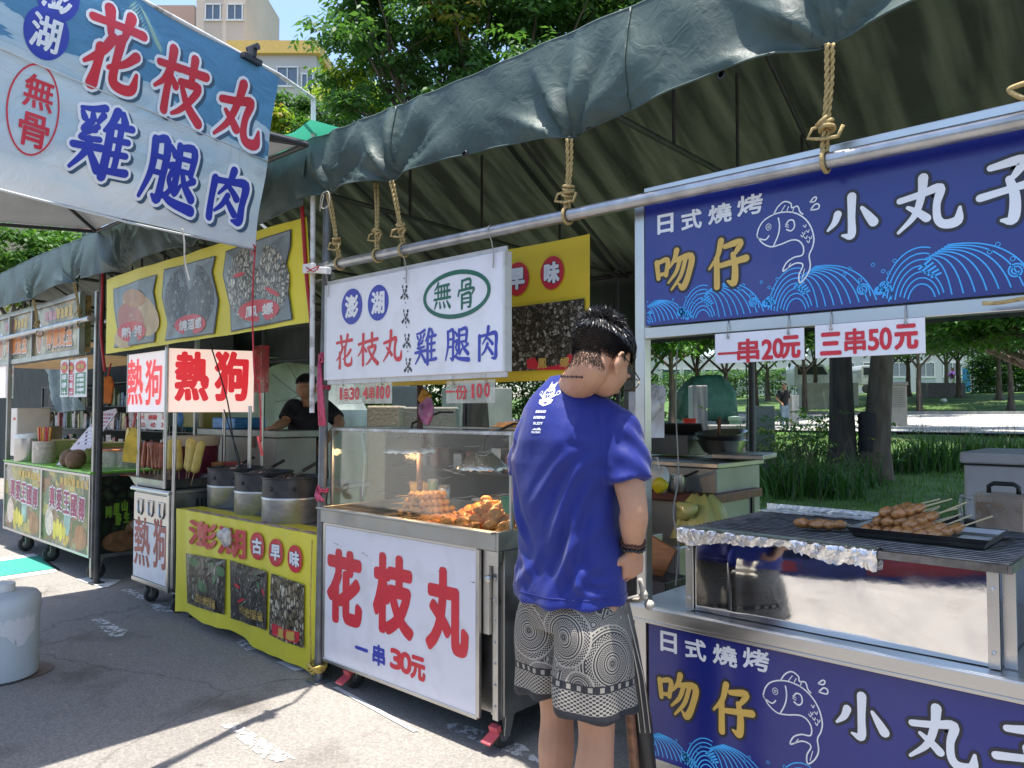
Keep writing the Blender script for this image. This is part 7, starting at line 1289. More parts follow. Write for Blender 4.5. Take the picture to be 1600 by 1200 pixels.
# yellow rubbish bag hung on the table edge
c = at(1098,830,D=4.15); t = thing('rubbish_bag','pale yellow rubbish bag hanging from the red table','rubbish bag',c); YB = pm('thin yellow plastic',(.56,.52,.16),.3,var=.1,bump=.8,bs=9,coat=.2); top_ = at(1098,782,D=4.15); mb = MB(); rings = []
for i in range(16):
    f = i/15; z = top_.z+.03-f*.62; r = .05+.16*min(1,f*2.2)**.7-.03*f; n = 36; rings.append([V((top_.x+.02*math.sin(f*4)-.03*f,top_.y,z))+V((math.cos(2*PI*j/n)*r*(1.05+.09*math.sin(j*1.9+i*.5)),math.sin(2*PI*j/n)*r*(.75+.1*math.sin(j*2.7+i*.4)),.012*math.sin(j*1.3))) for j in range(n)])
mb.loft(rings); mb.build('bag',YB,t,smooth=180); mb = MB(); P,F = lump(at(1072,797,D=4.1),.05,21,14,10,.3,(1.1,.8,.9)); mb.add(P,F); mb.build('knot',YB,t,smooth=180)
c = at(1045,870,D=4.0); mb = MB(); mb.b2((c.x-.1,c.y-.1,.45),(c.x+.12,c.y+.12,.78)); t = thing('tin_can','square dented tin under the red table','tin',(c.x,c.y,.45)); mb.build('tin',STEEL2,t,bev=.012); mb = MB()
for k in (-1,1): mb.b2((c.x+.01+k*.08-.004,c.y-.106,.48),(c.x+.01+k*.08+.004,c.y-.1,.75))
mb.b2((c.x-.08,c.y-.106,.74),(c.x+.1,c.y-.1,.75)); mb.build('rib',STEEL2,t); mb = MB(); mb.b2((c.x-.3,c.y-.12,.1),(c.x+.3,c.y+.3,.449)); tag(mb.build('dark_crate',BLACK,bev=.01),'black crate under the dented tin','crate')
c = at(1022,905,D=3.5); mb = MB(); mb.box(V((c.x,c.y,.80)),(.16,.02,.16),0,Matrix.Rotation(.5,3,'Y')@Matrix.Rotation(.3,3,'Z')); tag(mb.build('wood_board',pm('varnished orange wood',(.36,.13,.04),.35,var=.3,vs=10,stretch=(1,1,6)),bev=.004),'orange brown wooden board leaning behind the hand rope','board')
mb = MB(); mb.b2((c.x-.12,c.y-.1,.4),(c.x+.12,c.y+.1,.71)); tag(mb.build('dark_box',BLACK,bev=.005),'dark box under the orange wooden board','box')
# hanging roll of plastic bags behind the left post of the sign
c = at(1018,640,D=3.55); t = thing('bag_bundle','bundle of white plastic bags hanging behind the sign post','bags',c); PB = pm('white plastic bags',(.62,.63,.66),.35,var=.12,vs=10,bump=.6,bs=16)
a = at(987,608,D=3.6); b_ = at(1040,685,D=3.6); mb = MB(); dxy = CR*1.0
for k,(x0_,x1_,y0_,y1_,dd) in enumerate(((983,1028,612,660,.03),(1000,1038,602,684,.0),(1012,1040,606,630,-.02))):
    P_ = [[at(x0_+(x1_-x0_)*i/8,y0_+(y1_-y0_)*j/10,D=3.6+dd+.008*math.sin(i*1.7+j*.8)) for j in range(11)] for i in range(9)]; m_ = MB(); m_.grid(P_); m_.grid([[p_+CF*.015 for p_ in r_] for r_ in P_][::-1]); m_.build('bag',PB,t,smooth=180)
mb = MB(); mb.tube([at(1015,600,D=3.53),at(1022,640,D=3.52),at(1012,652,D=3.52)],[.03,.035,.03],12); mb.build('bag_roll',PLASTIC,t,smooth=180); mb = MB(); mb.tube([at(1012,615,D=3.54),at(1014,635,D=3.53)],[.022,.02],10); mb.build('pink_print',pm('pink print',(.6,.12,.22),.4,var=.3,vs=20),t,smooth=180); mb = MB(); mb.tube([at(1012,580,D=3.55),at(1010,600,D=3.55)],.012,8); mb.build('gathered_top',PLASTIC,t,smooth=180)
cordo('cable','thin grey cable hanging down left of the yellow rubbish bag',[at(1058,545,D=3.6),at(1056,640,D=3.6),at(1060,740,D=3.6),at(1052,800,D=3.5),at(1060,850,D=3.3),at(1056,915,D=3.0)],.0035,pm('grey cable',(.3,.3,.28),.5),'cable')
cordo('rope','thin dark cord hanging beside the slim dark post',[at(1166,570,D=5.5),at(1168,640,D=5.5),at(1166,705,D=5.5)],.005,BLACK)
cordo('garden_hose','dark green hose lying across the lawn',[V((q.x,q.y,terr(q.x,q.y)+.05)) for q in (at(x_,y_,D=d_) for x_,y_,d_ in ((1190,760,8.5),(1240,762,8.6),(1290,768,8.3),(1350,772,8.0),(1420,780,8.2)))],.014,pm('dark green hose',(.01,.05,.045),.4),'hose')
# white knotted rope at the counter corner and long stick against the stall
t = thing('knotted_rope','white knotted rope end at the left corner of the grill counter','rope',at(1005,940,D=2.42)); mb = MB(); mb.tube([at(1000,905,D=2.36),at(1003,918,D=2.37),at(1006,932,D=2.38),at(1000,938,D=2.4),at(985,937,D=2.44)],.0075,8); mb.build('cord',CORD,t,smooth=180)
for x,y,r in ((1006,929,.014),(1015,945,.0155)): mb = MB(); P,F = lump(at(x,y,D=2.38),r,int(x),14,10,.12); mb.add(P,F); mb.build('knot',CORD,t,smooth=180)
mb = MB(); mb.tube([at(978,938,D=2.44),at(1000,932,D=2.42),at(1010,936,D=2.4)],.008,8); mb.build('loop',pm('grey rope',(.3,.29,.27),.8),t,smooth=180)
t = thing('folded_umbrella','folded black umbrella with brown wood shaft leaning between the man and the stall','umbrella',at(990,1250,D=2.5)); mb = MB(); mb.tube([at(982,1085,D=2.46),at(994,1230,D=2.44)],.016,10); mb.build('shaft',WOOD,t,smooth=60); mb = MB(); mb.tube([at(970,905,D=2.5),at(983,1000,D=2.48),at(1003,1130,D=2.48),at(1016,1260,D=2.48)],[.012,.028,.034,.03],10); mb.build('cloth',BLACK,t,smooth=180)
for k in range(3): mb = MB(); mb.tube([at(975+k*3,960,D=2.45),at(990+k*8,1060,D=2.44),at(1000+k*8,1145,D=2.44)],.002,5); mb.build('rib',STEEL2,t)
# ------------------------------------------------------------------ park furniture, far things
CONC = pm('park concrete',(.3,.29,.27),.85,var=.15,vs=2,dirt=.35,dcol=(.15,.14,.12),ds=1.5)
def gp(px,D): return gz(at(px,640,D=D))
def hz(px,py,D): return at(px,py,D=D).z
def blockthing(name,label,cat,px0,px1,ytop,D,dep,m,cap=None,group=None,base=None):
    a,b = at(px0,640,D=D),at(px1,640,D=D); W_ = (b-a).length; g0 = base if base is not None else min(terr(a.x,a.y),terr(b.x,b.y))-.1; zt_ = hz((px0+px1)/2,ytop,D); mid = (a+b)/2; t = thing(name,label,cat,(mid.x,mid.y,g0),group); q = Matrix((CR,V((-CR.y,CR.x,0)),V((0,0,1)))).transposed(); c = V((mid.x,mid.y,(g0+zt_)/2))+V((-CR.y,CR.x,0))*dep/2
    mb = MB(); mb.box(c,(W_,dep,zt_-g0),0,q); mb.build('body',m,t,bev=.02)
    if cap: mb = MB(); mb.box(V((c.x,c.y,zt_+.06)),(W_*1.08,dep*1.08,.12),0,q); mb.build('cap',cap,t,bev=.02)
    return t,c,W_,zt_,q
blockthing('utility_cabinet','tall grey utility cabinet on the lawn right of the slim post','cabinet',1178,1211,634,13.5,.5,pm('grey cabinet',(.2,.21,.19),.6,var=.1,dirt=.3))
blockthing('gate_pillar','grey concrete pillar with a low wall by the red bucket','pillar',1083,1106,602,14,.4,CONC); blockthing('low_wall','low concrete wall right of the grey pillar','wall',1106,1178,664,14.3,.3,CONC)
blockthing('white_pillar','white stone pillar beside the standing woman','pillar',1237,1249,617,29,.5,pm('white stone',(.55,.54,.5),.7))
tt,c,W_,zt_,q = blockthing('vent_box','concrete vent box with louvres and a flat cap right of the wrapped trunk','vent box',1383,1418,602,26,1.0,pm('beige louvre box',(.42,.38,.32),.8,var=.1),CONC); mb = MB()
for k in range(9): mb.box(V((c.x,c.y,zt_-.12-.075*k))-V((-CR.y,CR.x,0))*.51,(W_*.8,.03,.035),0,q)
mb.build('louvres',CONC,tt)
blockthing('park_wall','long dark stone planter wall in the far park','wall',1440,1510,598,47,.6,pm('dark stone',(.14,.13,.12),.85,var=.2)); blockthing('park_wall','pale stone bench wall at the left of the far park','wall',1253,1342,598,43,.6,CONC)
blockthing('planter_box','rough beige planter block behind the glass case, left one','planter',573,624,634,9,.6,pm('pebbledash beige',(.32,.27,.2),.9,var=.2,vs=60,bump=.4)); blockthing('planter_box','rough grey planter block behind the glass case, right one','planter',622,712,636,9.4,.6,pm('pebbledash grey',(.2,.19,.16),.9,var=.2,vs=60,bump=.4))
blockthing('park_wall','grey concrete wall across the lawn behind the clear price cards','wall',690,800,606,24,.5,CONC); blockthing('utility_cabinet','plain grey panel behind the menu sign','cabinet',613,662,603,12,.3,pm('grey green panel',(.2,.2,.17),.6))
blockthing('blue_board','bright blue notice board in the far park','board',1506,1517,575,52,.1,pm('blue board',(.05,.3,.7),.4))
g = gp(1148,17.5); mb = MB(); zt_ = hz(1148,650,17.5); mb.lathe([(.13,-.1),(.12,zt_-g.z-.12),(.15,zt_-g.z-.1),(.15,zt_-g.z-.02),(.001,zt_-g.z)],g,20); tag(mb.build('bollard',pm('grey green bollard',(.22,.28,.24),.5),smooth=50),'short grey green bollard on the lawn','bollard')
g = gp(1077,13.5); c = V((g.x,g.y,hz(1077,672,13.5))); t = thing('red_bucket','bright red bucket on a white tub beside the grey pillar','bucket',c); mb = MB(); mb.lathe([(.09,0),(.12,.2),(.13,.205),(.115,.19),(.001,.05)],c,22); mb.build('bucket',pm('bright red plastic',(.65,.03,.02),.4),t,smooth=50); mb = MB(); mb.lathe([(.15,-.35),(.16,-.02),(.001,0)],c,22); mb.build('tub',WHITEP,t,smooth=50)
# parked vehicle under a green cover
D = 27; a,b = at(1064,640,D=D),at(1140,640,D=D); g = gz((a+b)/2); t = thing('covered_vehicle','vehicle under a wrinkled green tarp cover in the park','covered vehicle',g); L_ = (b-a).length; h = hz(1100,588,D)-g.z; mb = MB(); rings = []
for i in range(17):
    f = i/16; hh = h*(.72+.28*min(1,f*3.5) if f < .75 else 1-.25*(f-.75)/.25); n = 20; cc = a.lerp(b,f); cc.z = g.z
    rings.append([cc+V((-CR.y,CR.x,0))*(1.0*math.cos(PI*j/(n-1)))*(1+.03*math.sin(i*2+j))+V((0,0,.35+(hh-.35)*min(1,math.sin(PI*j/(n-1))*1.5)+.04*math.sin(i*1.7+j*2))) for j in range(n)])
mb.loft(rings); mb.build('cover',tarpmat('green vehicle cover',(.04,.13,.09),.05,rstr=.6),t,smooth=180)
for f in (.2,.8): c = a.lerp(b,f)-V((-CR.y,CR.x,0))*.8; c.z = g.z; mb = MB(); mb.lathe([(.15,-.1),(.33,-.1),(.36,0),(.33,.1),(.15,.1)],c+V((0,0,.36)),22,M=Matrix((CR,V((0,0,1)),V((CR.y,-CR.x,0)))).transposed()); mb.build('wheel',RUBBER,t,smooth=50)
for px0,px1,yt,D,col,lab in ((1235,1300,570,58,(.6,.6,.6),'white van parked beyond the trees, left one'),(1338,1385,572,58,(.5,.5,.5),'silver van parked beyond the trees, right one')):
    a,b = at(px0,640,D=D),at(px1,640,D=D); g = gz((a+b)/2); L_ = (b-a).length; H_ = max(1.9,hz((px0+px1)/2,yt,D)-g.z); t = thing('parked_van',lab,'van',g); prof = [(-.5,.3),(-.5,.85),(-.47,1),(.2,1),(.36,.62),(.5,.52),(.5,.3)]; nn = V((-CR.y,CR.x,0))
    mb = MB(); mb.loft([[g+CR*(x*L_)+nn*s_+V((0,0,z*H_)) for x,z in prof] for s_ in (-.9,.9)]); mb.build('body',pm(lab+' paint',col,.3,coat=.5),t,bev=.05); mb = MB(); mb.loft([[g+CR*(x*L_)-nn*(.9+s_)+V((0,0,z*H_)) for x,z in ((-.42,.66),(-.42,.92),(.17,.92),(.3,.66))] for s_ in (.0,.012)]); mb.build('window',BLACK,t)
    for x in (-.3,.3): mb = MB(); mb.lathe([(.15,-.12),(.33,-.12),(.33,.12),(.15,.12)],g+CR*(x*L_)-nn*.82+V((0,0,.33)),20,M=Matrix((CR,V((0,0,1)),V((CR.y,-CR.x,0)))).transposed()); mb.build('wheel',RUBBER,t,smooth=50)
mb = MB(); P,F = lump(gp(1475,42)+V((0,0,.12)),.15,4,14,9,.2,(1,1,.7)); mb.add(P,F); tag(mb.build('white_pigeon',WHITEP,smooth=180),'small white bird like shape on the far grass below the walking person','bird')
# stalls on the other side of the street, seen only as reflections in the steel
BL = tarpmat('blue tarp awning',(.02,.06,.22),.3,(.03,.12,.45),.5); t = thing('opposite_stall','blue tarp stall across the street mirrored in the grill box','stall',(0,-4.5,0))
mb = MB(); mb.grid([[V((-7+i*1.0,-4.2-.9*j,2.3+.1*j+.03*math.sin(i))) for j in range(5)] for i in range(15)]); mb.grid([[V((-7+i*1.0,-4.2,2.3-.13*j)) for j in range(4)] for i in range(15)]); mb.build('awning',BL,t)
mb = MB(); mb.b2((-7,-4.8,0),(7,-4.75,.9)); mb.build('counter',pm('dark blue cloth front',(.02,.03,.12),.7,var=.3),t); mb = MB()
for k in range(5): mb.b2((-5+2.3*k,-4.74,.2),(-4+2.3*k,-4.73,.75))
mb.build('red_board',pm('dull red board',(.2,.02,.03),.6,var=.3),t); mb = MB(); mb.b2((-7,-8.2,0),(7,-8.1,2.6)); mb.build('back_cloth',pm('navy back cloth',(.02,.025,.06),.8),t)
for x in (-6.9,-2.3,2.3,6.9): mb = MB(); mb.tube([(x,-4.25,0),(x,-4.25,2.3)],.025,8); mb.build('post',DKPOLE,t)
# ------------------------------------------------------------------ people
SKIN = pm('tanned skin',(.44,.24,.15),.55,var=.13,vs=9,bump=.12,bs=120,spec=.35); SKIN.node_tree.nodes['Principled BSDF'].inputs['Subsurface Weight'].default_value = .12; SKIN.node_tree.nodes['Principled BSDF'].inputs['Subsurface Radius'].default_value = (.02,.008,.004)
HAIR = pm('black hair',(.012,.010,.009),.32,var=.3,vs=60,spec=.8); STUB = pm('short cropped hair',(.02,.016,.014),.85,var=.3,spec=.15)
def fuse(mb, name, vox, mats, par, sm=6, k=.5):
    o = mb.build(name, mats, None); o.data.remesh_voxel_size = vox
    r = o.modifiers.new('r','REMESH'); r.mode = 'VOXEL'; r.voxel_size = vox
    if sm: s_ = o.modifiers.new('s','SMOOTH'); s_.iterations = sm; s_.factor = k
    bpy.context.view_layer.update(); dg = bpy.context.evaluated_depsgraph_get()
    me = bpy.data.meshes.new_from_object(o.evaluated_get(dg)); old = o.data; o.modifiers.clear(); o.data = me; bpy.data.meshes.remove(old); me.name = name
    me.polygons.foreach_set('use_smooth',[True]*len(me.polygons)); me.polygons.foreach_set('material_index',[0]*len(me.polygons))
    if not len(me.materials):
        for m in (mats if isinstance(mats,list) else [mats]): me.materials.append(m)
    me.update(); o.parent = par; return o
def cat_(pts, n=6): 
    q = [np.array(p,float) for p in pts]; Q = [2*q[0]-q[1]]+q+[2*q[-1]-q[-2]]; out = []
    for i in range(1,len(Q)-2):
        a,b,c,d = Q[i-1:i+3]
        for k in range(n): t = k/n; out.append(.5*((2*b)+(-a+c)*t+(2*a-5*b+4*c-d)*t*t+(-a+3*b-3*c+d)*t**3))
    out.append(q[-1]); return out
def limb(mb, pts, rad, n=14):
    """tapered limb through joints, with extra radius points between them"""
    P = cat_([(*p,r) for p,r in zip(pts,rad)]); mb.tube([p[:3] for p in P],[max(.003,p[3]) for p in P],n); mb.ell(P[0][:3],P[0][3],12,8); mb.ell(P[-1][:3],P[-1][3],12,8)
def oval(c, a, b, n=28, e=2.3, tilt=0):
    out = []
    for j in range(n):
        t = 2*PI*j/n; x = math.copysign(abs(math.cos(t))**(2/e),math.cos(t))*a; y = math.copysign(abs(math.sin(t))**(2/e),math.sin(t))*b; out.append(V((c[0]+x,c[1]+y,c[2]+tilt*y)))
    return out
def hand(mb, w, d, pn, size=1.0, curl=1.0, side=1):
    """palm from wrist w along d; pn = palm facing; four unequal fingers curling and a thumb off the side"""
    d = V(d).normalized(); pn = V(pn); pn = (pn-d*pn.dot(d)).normalized(); s_ = d.cross(pn)*side; s = size; w = V(w)
    q = Matrix((s_,d,pn)).transposed(); mb.ell(w+d*.045*s,(.041*s,.052*s,.017*s),14,10,0,q); mb.ell(w+d*.01*s,(.028*s,.035*s,.019*s),12,8,0,q)
    for k,(off,L,r) in enumerate(((-.032,.062,.0078),(-.0105,.074,.0083),(.0115,.068,.008),(.032,.052,.007))):
        b = w+d*(.086-.004*abs(k-1.3))*s+s_*off*s; p = [b-d*.02*s,b]; dd = d.copy()
        for ph,f in ((0,.45),(1,.32),(2,.23)):
            ang = curl*(.75+.18*ph+.05*k); dd = (Matrix.Rotation(0,3,'X')@dd); dd = (dd*math.cos(ang)+pn*math.sin(ang)).normalized() if ph == 0 else (dd*math.cos(ang)+(pn*0+dd.cross(s_ if side > 0 else s_)*-1*0+(pn*d.dot(dd)-d*pn.dot(dd)))*math.sin(ang)).normalized(); p.append(p[-1]+dd*L*f*s*1.25)
        limb(mb,p,[r*s,r*s,r*.98*s,r*.9*s,r*.75*s],10)
    b = w+d*.022*s-s_*.03*s; t1 = b+(d*.55-s_*.75+pn*.35).normalized()*.034*s; t2 = t1+(d*.8-s_*.1+pn*.6).normalized()*.03*s; t3 = t2+(d*.6+s_*.3+pn*.7).normalized()*.024*s; limb(mb,[b,t1,t2,t3],[.013*s,.011*s,.0095*s,.0075*s],10)
def headshape(mb, H, M, s=1.0):
    def e(c,r,m=None): mb.ell(V(H)+M@(V(c)*s),tuple(x*s for x in r),20,14,0,M@m if m else M)
    e((0,-.012,.022),(.077,.098,.092)); e((0,.03,-.02),(.066,.072,.07)); e((0,.052,-.062),(.041,.038,.026)); e((0,.035,-.048),(.056,.058,.038))
    e((0,.101,-.035),(.013,.02,.014)); e((0,.098,-.012),(.0095,.014,.03)); e((0,.09,-.052),(.022,.012,.009)); e((0,.09,.005),(.05,.014,.012))
    for sx in (-1,1):
        m = Matrix.Rotation(sx*.35,3,'Z')@Matrix.Rotation(-.2,3,'X'); e((sx*.079,-.008,-.018),(.011,.021,.033),m); e((sx*.083,-.014,-.006),(.008,.016,.022),m); e((sx*.076,.0,-.045),(.009,.012,.012)); e((sx*.03,.085,-.012),(.014,.01,.009))
def hairdo(name, par, H, M, bvh, n_top, n_side, s=1.0, W_=.0016, long_=.058, fade=True, mess=.5):
    H = V(H); mb = MB()
    # close cap under the strands
    P = []
    for i in range(15):
        th = (i/14)**1.0*1.36; row = []
        for j in range(41):
            ph = 2*PI*j/40; lim = 1.0 if abs(((ph-PI/2+PI)%(2*PI))-PI) > 1.0 else .86; d = V((math.sin(th*lim)*math.cos(ph),math.sin(th*lim)*math.sin(ph),math.cos(th*lim))); o = H+M@V((0,-.01*s,.02*s)); h = bvh.ray_cast(o+(M@d)*.4*s,-(M@d)); p = h[0] if h[0] else o+(M@d)*.09*s; row.append(p+(M@d)*(.011 if th*lim < 1.0 else .011*max(.05,(1.36-th*lim)/.36))*s)
        P.append(row)
    mb.grid(P); cap_ = mb.build('hair',HAIR,par,smooth=180)
    vs = []; fs = []; STRB = []
    def strand(p, n_, dirs, L, w_):
        b = len(vs); q = p; sd_ = n_.cross(dirs[0]).normalized() if n_.cross(dirs[0]).length > 1e-4 else n_.orthogonal(); sd_ = (sd_+V((rnd.gauss(0,.5),rnd.gauss(0,.5),rnd.gauss(0,.5)))).normalized(); k = len(dirs)
        for i in range(k): ww = w_*(1-.55*i/k); vs.extend([q-sd_*ww,q+sd_*ww]); q = q+dirs[i]*(L/k)
        vs.append(q); 
        for i in range(k-1): fs.append((b+2*i,b+2*i+1,b+2*i+3,b+2*i+2))
        fs.append((b+2*k-2,b+2*k-1,b+2*k))
    for i in range(n_top+n_side):
        top = i < n_top
        while True:
            d = V((rnd.gauss(0,1),rnd.gauss(0,1),rnd.gauss(0,1))).normalized(); z = d.z; back = -d.y
            if top and z > .30+.12*max(0,d.y): break
            lowlim = -.83 if back > .2 else (-.32 if d.y < .2 else .45)
            if back > .15 and abs(d.x) > .6: lowlim = -.55
            if not top and lowlim+rnd.random()**1.5*.3 < z < .34: break
        o = H+M@V((0,-.012*s,.022*s)); wd = M@d; h = bvh.ray_cast(o+wd*.4*s,-wd)
        if not h[0]: continue
        nrm = wd; p = h[0]
        if top:
            cr = V((0,-.6,.8)); fwd = d-cr*.0; flow = V((d.x*.8,d.y+.75,-.15 if z > .45 else -.55)); flow = (flow-d*flow.dot(d)).normalized() if d.y > -.45 or z < .5 else (d*.6+V((rnd.gauss(0,.35),rnd.gauss(-.1,.3),.2))).normalized()
            L = long_*rnd.uniform(.65,1.15)*(.4+.6*max(0,min(1,(z-.12)/.45)))*s; up_ = mess if d.y < 0 else .35
            d0 = (M@(d*(.75*up_+.3)+flow*.8+V((rnd.gauss(0,.13),rnd.gauss(0,.13),rnd.gauss(0,.1))))).normalized(); d1 = (M@(flow+d*.05+V((rnd.gauss(0,.1),rnd.gauss(0,.1),-.15)))).normalized(); d2 = (M@(flow-d*.25)).normalized()+V((0,0,-.45)); d2.normalize(); strand(p+nrm*.006*s,nrm,[d0,d1,d2],L,W_*s)
        else:
            f = max(0,min(1,(z+.5)/.9)); L = (.008+.018*f*f)*rnd.uniform(.7,1.2)*s; dn = (M@(d*.55+V((0,.1,-.7)))).normalized(); STRB.append((p-nrm*.001,nrm,[dn],L,(.0013+.0006*f)*s))
    m2 = MB(); m2.add(vs,fs); m2.build('strands',HAIR,cap_); vs.clear(); fs.clear()
    for q in STRB: strand(*q)
    m3 = MB(); m3.add(vs,fs); m3.build('stubble',STUB,cap_); return cap_
def figure(name, label, O, J, shirt, legs, vox=.006, rings=None, sleeve=.68, legkind='shorts', shoe=BLACK, hs=1.0, hair=(2500,2500), hairkw={}, group=None, hands=(1,1)):
    t = thing(name, label, 'person', O, group); O = V(O); w = lambda p: V(p)
    H = V(J['head']); Mh = Matrix.Rotation(J.get('hyaw',0),3,'Z')@Matrix.Rotation(-J.get('hpitch',0),3,'X')@Matrix.Rotation(J.get('hroll',0),3,'Y'); b = MB(); headshape(b,H,Mh,hs)
    nb = V(J['neck']); limb(b,[H+Mh@V((0,-.03,-.02))*hs,H+Mh@V((0,-.03,-.06))*hs,(H+Mh@V((0,-.03,-.06))*hs+nb)/2,nb+V((0,.01,0)),nb+V((0,0,-.07))],[.06*hs,.058*hs,.056*hs,.06*hs,.08*hs])
    rg = rings; b.loft([oval((c[0],c[1],z),a*(.78 if z < 1.0 else .93 if z < 1.48 else .8),d*(.76 if z < 1.0 else .9 if z < 1.48 else .8),24) for z,a,d,c in rg if z < 1.53 or vox > .004])
    for k,sx in (('L',-1),('R',1)):
        S_,E_,W_ = V(J['sh'+k]),V(J['el'+k]),V(J['wr'+k]); limb(b,[S_,S_.lerp(E_,.5),E_,E_.lerp(W_,.35),W_],[.056*hs,.049*hs,.04*hs,.042*hs,.026*hs])
        hd = V(J.get('hd'+k,(0,.1,-1))); hp = V(J.get('hp'+k,(-sx,0,0)))
        if hands[0 if k == 'L' else 1]: hand(b,W_,hd,hp,hs,J.get('curl',.85),sx)
        h_,k_,a_ = V(J['hip'+k]),V(J['kn'+k]),V(J['an'+k]); limb(b,[h_,h_.lerp(k_,.55),k_,k_.lerp(a_,.3),k_.lerp(a_,.75),a_],[.088*hs,.072*hs,.054*hs,.058*hs,.04*hs,.036*hs])
        f = V(J.get('foot',(0,1,0))); mm = Matrix((V((f.y,-f.x,0)),f,V((0,0,1)))).transposed(); b.ell(a_+f*.06*hs+V((0,0,-.05*hs)),(.042*hs,.12*hs,.035*hs),14,8,0,mm)
    for q in range(len(b.v)): pass
    body = fuse(b,'body',vox,SKIN,t,14 if vox < .006 else 4); bv = BVHTree.FromPolygons([v.co for v in body.data.vertices],[p.vertices for p in body.data.polygons])
    sh = MB(); [limb(sh,[V(J['neck'])*.72+V(J['sh'+k])*.28+V((0,0,-.006))*hs,V(J['neck'])*.35+V(J['sh'+k])*.65+V((0,0,.008))*hs,V(J['sh'+k])],[.062*hs,.064*hs,.064*hs]) for k in 'LR' if vox < .006]; sh.loft([oval((c[0],c[1],z),a,d,32) for z,a,d,c in rg])
    for k in 'LR':
        S_,E_ = V(J['sh'+k]),V(J['el'+k]); e = S_.lerp(E_,sleeve); limb(sh,[S_+V((-.05 if k == 'R' else .05,0,.01))*hs,S_,S_.lerp(e,.5)],[.064*hs,.07*hs,.074*hs]); sh.tube([S_,S_.lerp(e,.5),e],[.07*hs,.073*hs,.072*hs],20)
    so_ = fuse(sh,'shirt',max(vox,.005)*1.1,shirt,t,8); lg = MB()
    pel = J['pelvis']; lg.loft([oval((pel[0],pel[1],pel[2]+dz),a,d,30) for dz,a,d in J['pel_rings']])
    for k in 'LR':
        h_,k_,a_ = V(J['hip'+k]),V(J['kn'+k]),V(J['an'+k])
        if legkind == 'shorts': e = h_.lerp(k_,J.get('short_f',.86)); lg.loft([oval(h_.lerp(e,f),a,d,26,2.2) for f,a,d in J['short_rings']])
        else: limb(lg,[h_,h_.lerp(k_,.5),k_,k_.lerp(a_,.5),a_+V((0,0,.0))],[.105*hs,.09*hs,.072*hs,.066*hs,.058*hs])
    lo_ = fuse(lg,'shorts' if legkind == 'shorts' else 'trousers',max(vox,.005)*1.1,legs,t,6)
    for k in 'LR':
        a_ = V(J['an'+k]); f = V(J.get('foot',(0,1,0))); mm = Matrix((V((f.y,-f.x,0)),f,V((0,0,1)))).transposed(); m = MB(); m.ell(a_+f*.06*hs+V((0,0,-.05*hs)),(.05*hs,.135*hs,.042*hs),18,10,0,mm); m.box(a_+f*.06*hs+V((0,0,-.075*hs)),(.09*hs,.25*hs,.02*hs),0,mm); m.build('shoe',shoe,t,smooth=60,bev=.004)
    if hair[0]+hair[1]: hairdo('hair',t,H,Mh,bv,hair[0],hair[1],hs,**hairkw)
    return t,body,so_,lo_,bv,Mh
# parts are built in the person's own frame; anchor() keeps them there
def local(o): pass
_b = MB.build
def _build(s,name,mats,par=None,smooth=0,bev=0,mesh_only=False):
    if par is not None and par.name in LOCALP: ORG[par.name] = V((0,0,0))
    o = _b(s,name,mats,par,smooth,bev)
    if par is not None and par.name in LOCALP: LOCALP.add(o.name); ORG[o.name] = V((0,0,0))
    return o
LOCALP = set(); MB.build = _build
_th = thing
def thing(name,label,cat,loc=(0,0,0),group=None):
    t = _th(name,label,cat,loc,group)
    if cat == 'person': LOCALP.add(t.name); ORG[t.name] = V((0,0,0))
    return t
# --- the customer
g0 = at(890,1000,D=2.35); OM = V((g0.x,g0.y,0)); L_ = lambda px,py,D: at(px,py,D=D)-OM
SHIRT = pm('royal blue sports shirt',(.006,.016,.17),.55,var=.08,vs=3,bump=.14,bs=38,spec=.3,sheen=.15)
SHORTS = bpy.data.materials.new('black and cream mandala cloth'); SHORTS.use_nodes = True
J = dict(head=L_(940,562,2.27),hpitch=.6,hyaw=-.05,neck=(0.0,.0,1.50),
 shL=(-.145,.02,1.40),elL=(-.215,.03,1.17),wrL=(-.16,.2,1.06),shR=(.175,.015,1.395),elR=L_(990,792,2.2),wrR=L_(989,858,2.25),
 hdL=(.3,.6,-.3),hpL=(1,0,0),hdR=tuple(L_(988,893,2.27)-L_(989,858,2.25)),hpR=(-.8,.3,-.1),curl=1.0,
 hipL=(-.085,.01,.92),knL=(-.1,.06,.5),anL=(-.105,.05,.085),hipR=(.085,0,.92),knR=(.1,.0,.5),anR=(.095,-.05,.085),
 pelvis=(0,.0,.9),pel_rings=[(-.1,.145,.11),(-.05,.155,.115),(.0,.15,.11),(.04,.14,.1)],short_f=.82,short_rings=[(0,.078,.095),(.12,.085,.11),(.3,.1,.125),(.7,.112,.128),(1,.116,.128)])
RG = [(.884,.180,.152,(.006,.0)),(.94,.178,.146,(.006,.0)),(1.0,.172,.138,(.006,-.002)),(1.1,.168,.13,(.006,-.006)),(1.2,.172,.13,(.006,-.014)),(1.3,.178,.132,(.006,-.02)),(1.37,.178,.128,(.006,-.022)),(1.42,.168,.12,(.004,-.016)),(1.465,.148,.112,(.002,-.006)),(1.505,.12,.102,(0,.006)),(1.535,.094,.09,(0,.016)),(1.558,.08,.08,(0,.026)),(1.568,.074,.075,(0,.03))]
man,body,shirt,shorts,bvm,Mh = figure('person','man in a royal blue shirt and mandala shorts, head bowed, seen from behind',OM,J,SHIRT,SHORTS,.0032,RG,hair=(5200,19000),hairkw=dict(mess=.5,long_=.042))
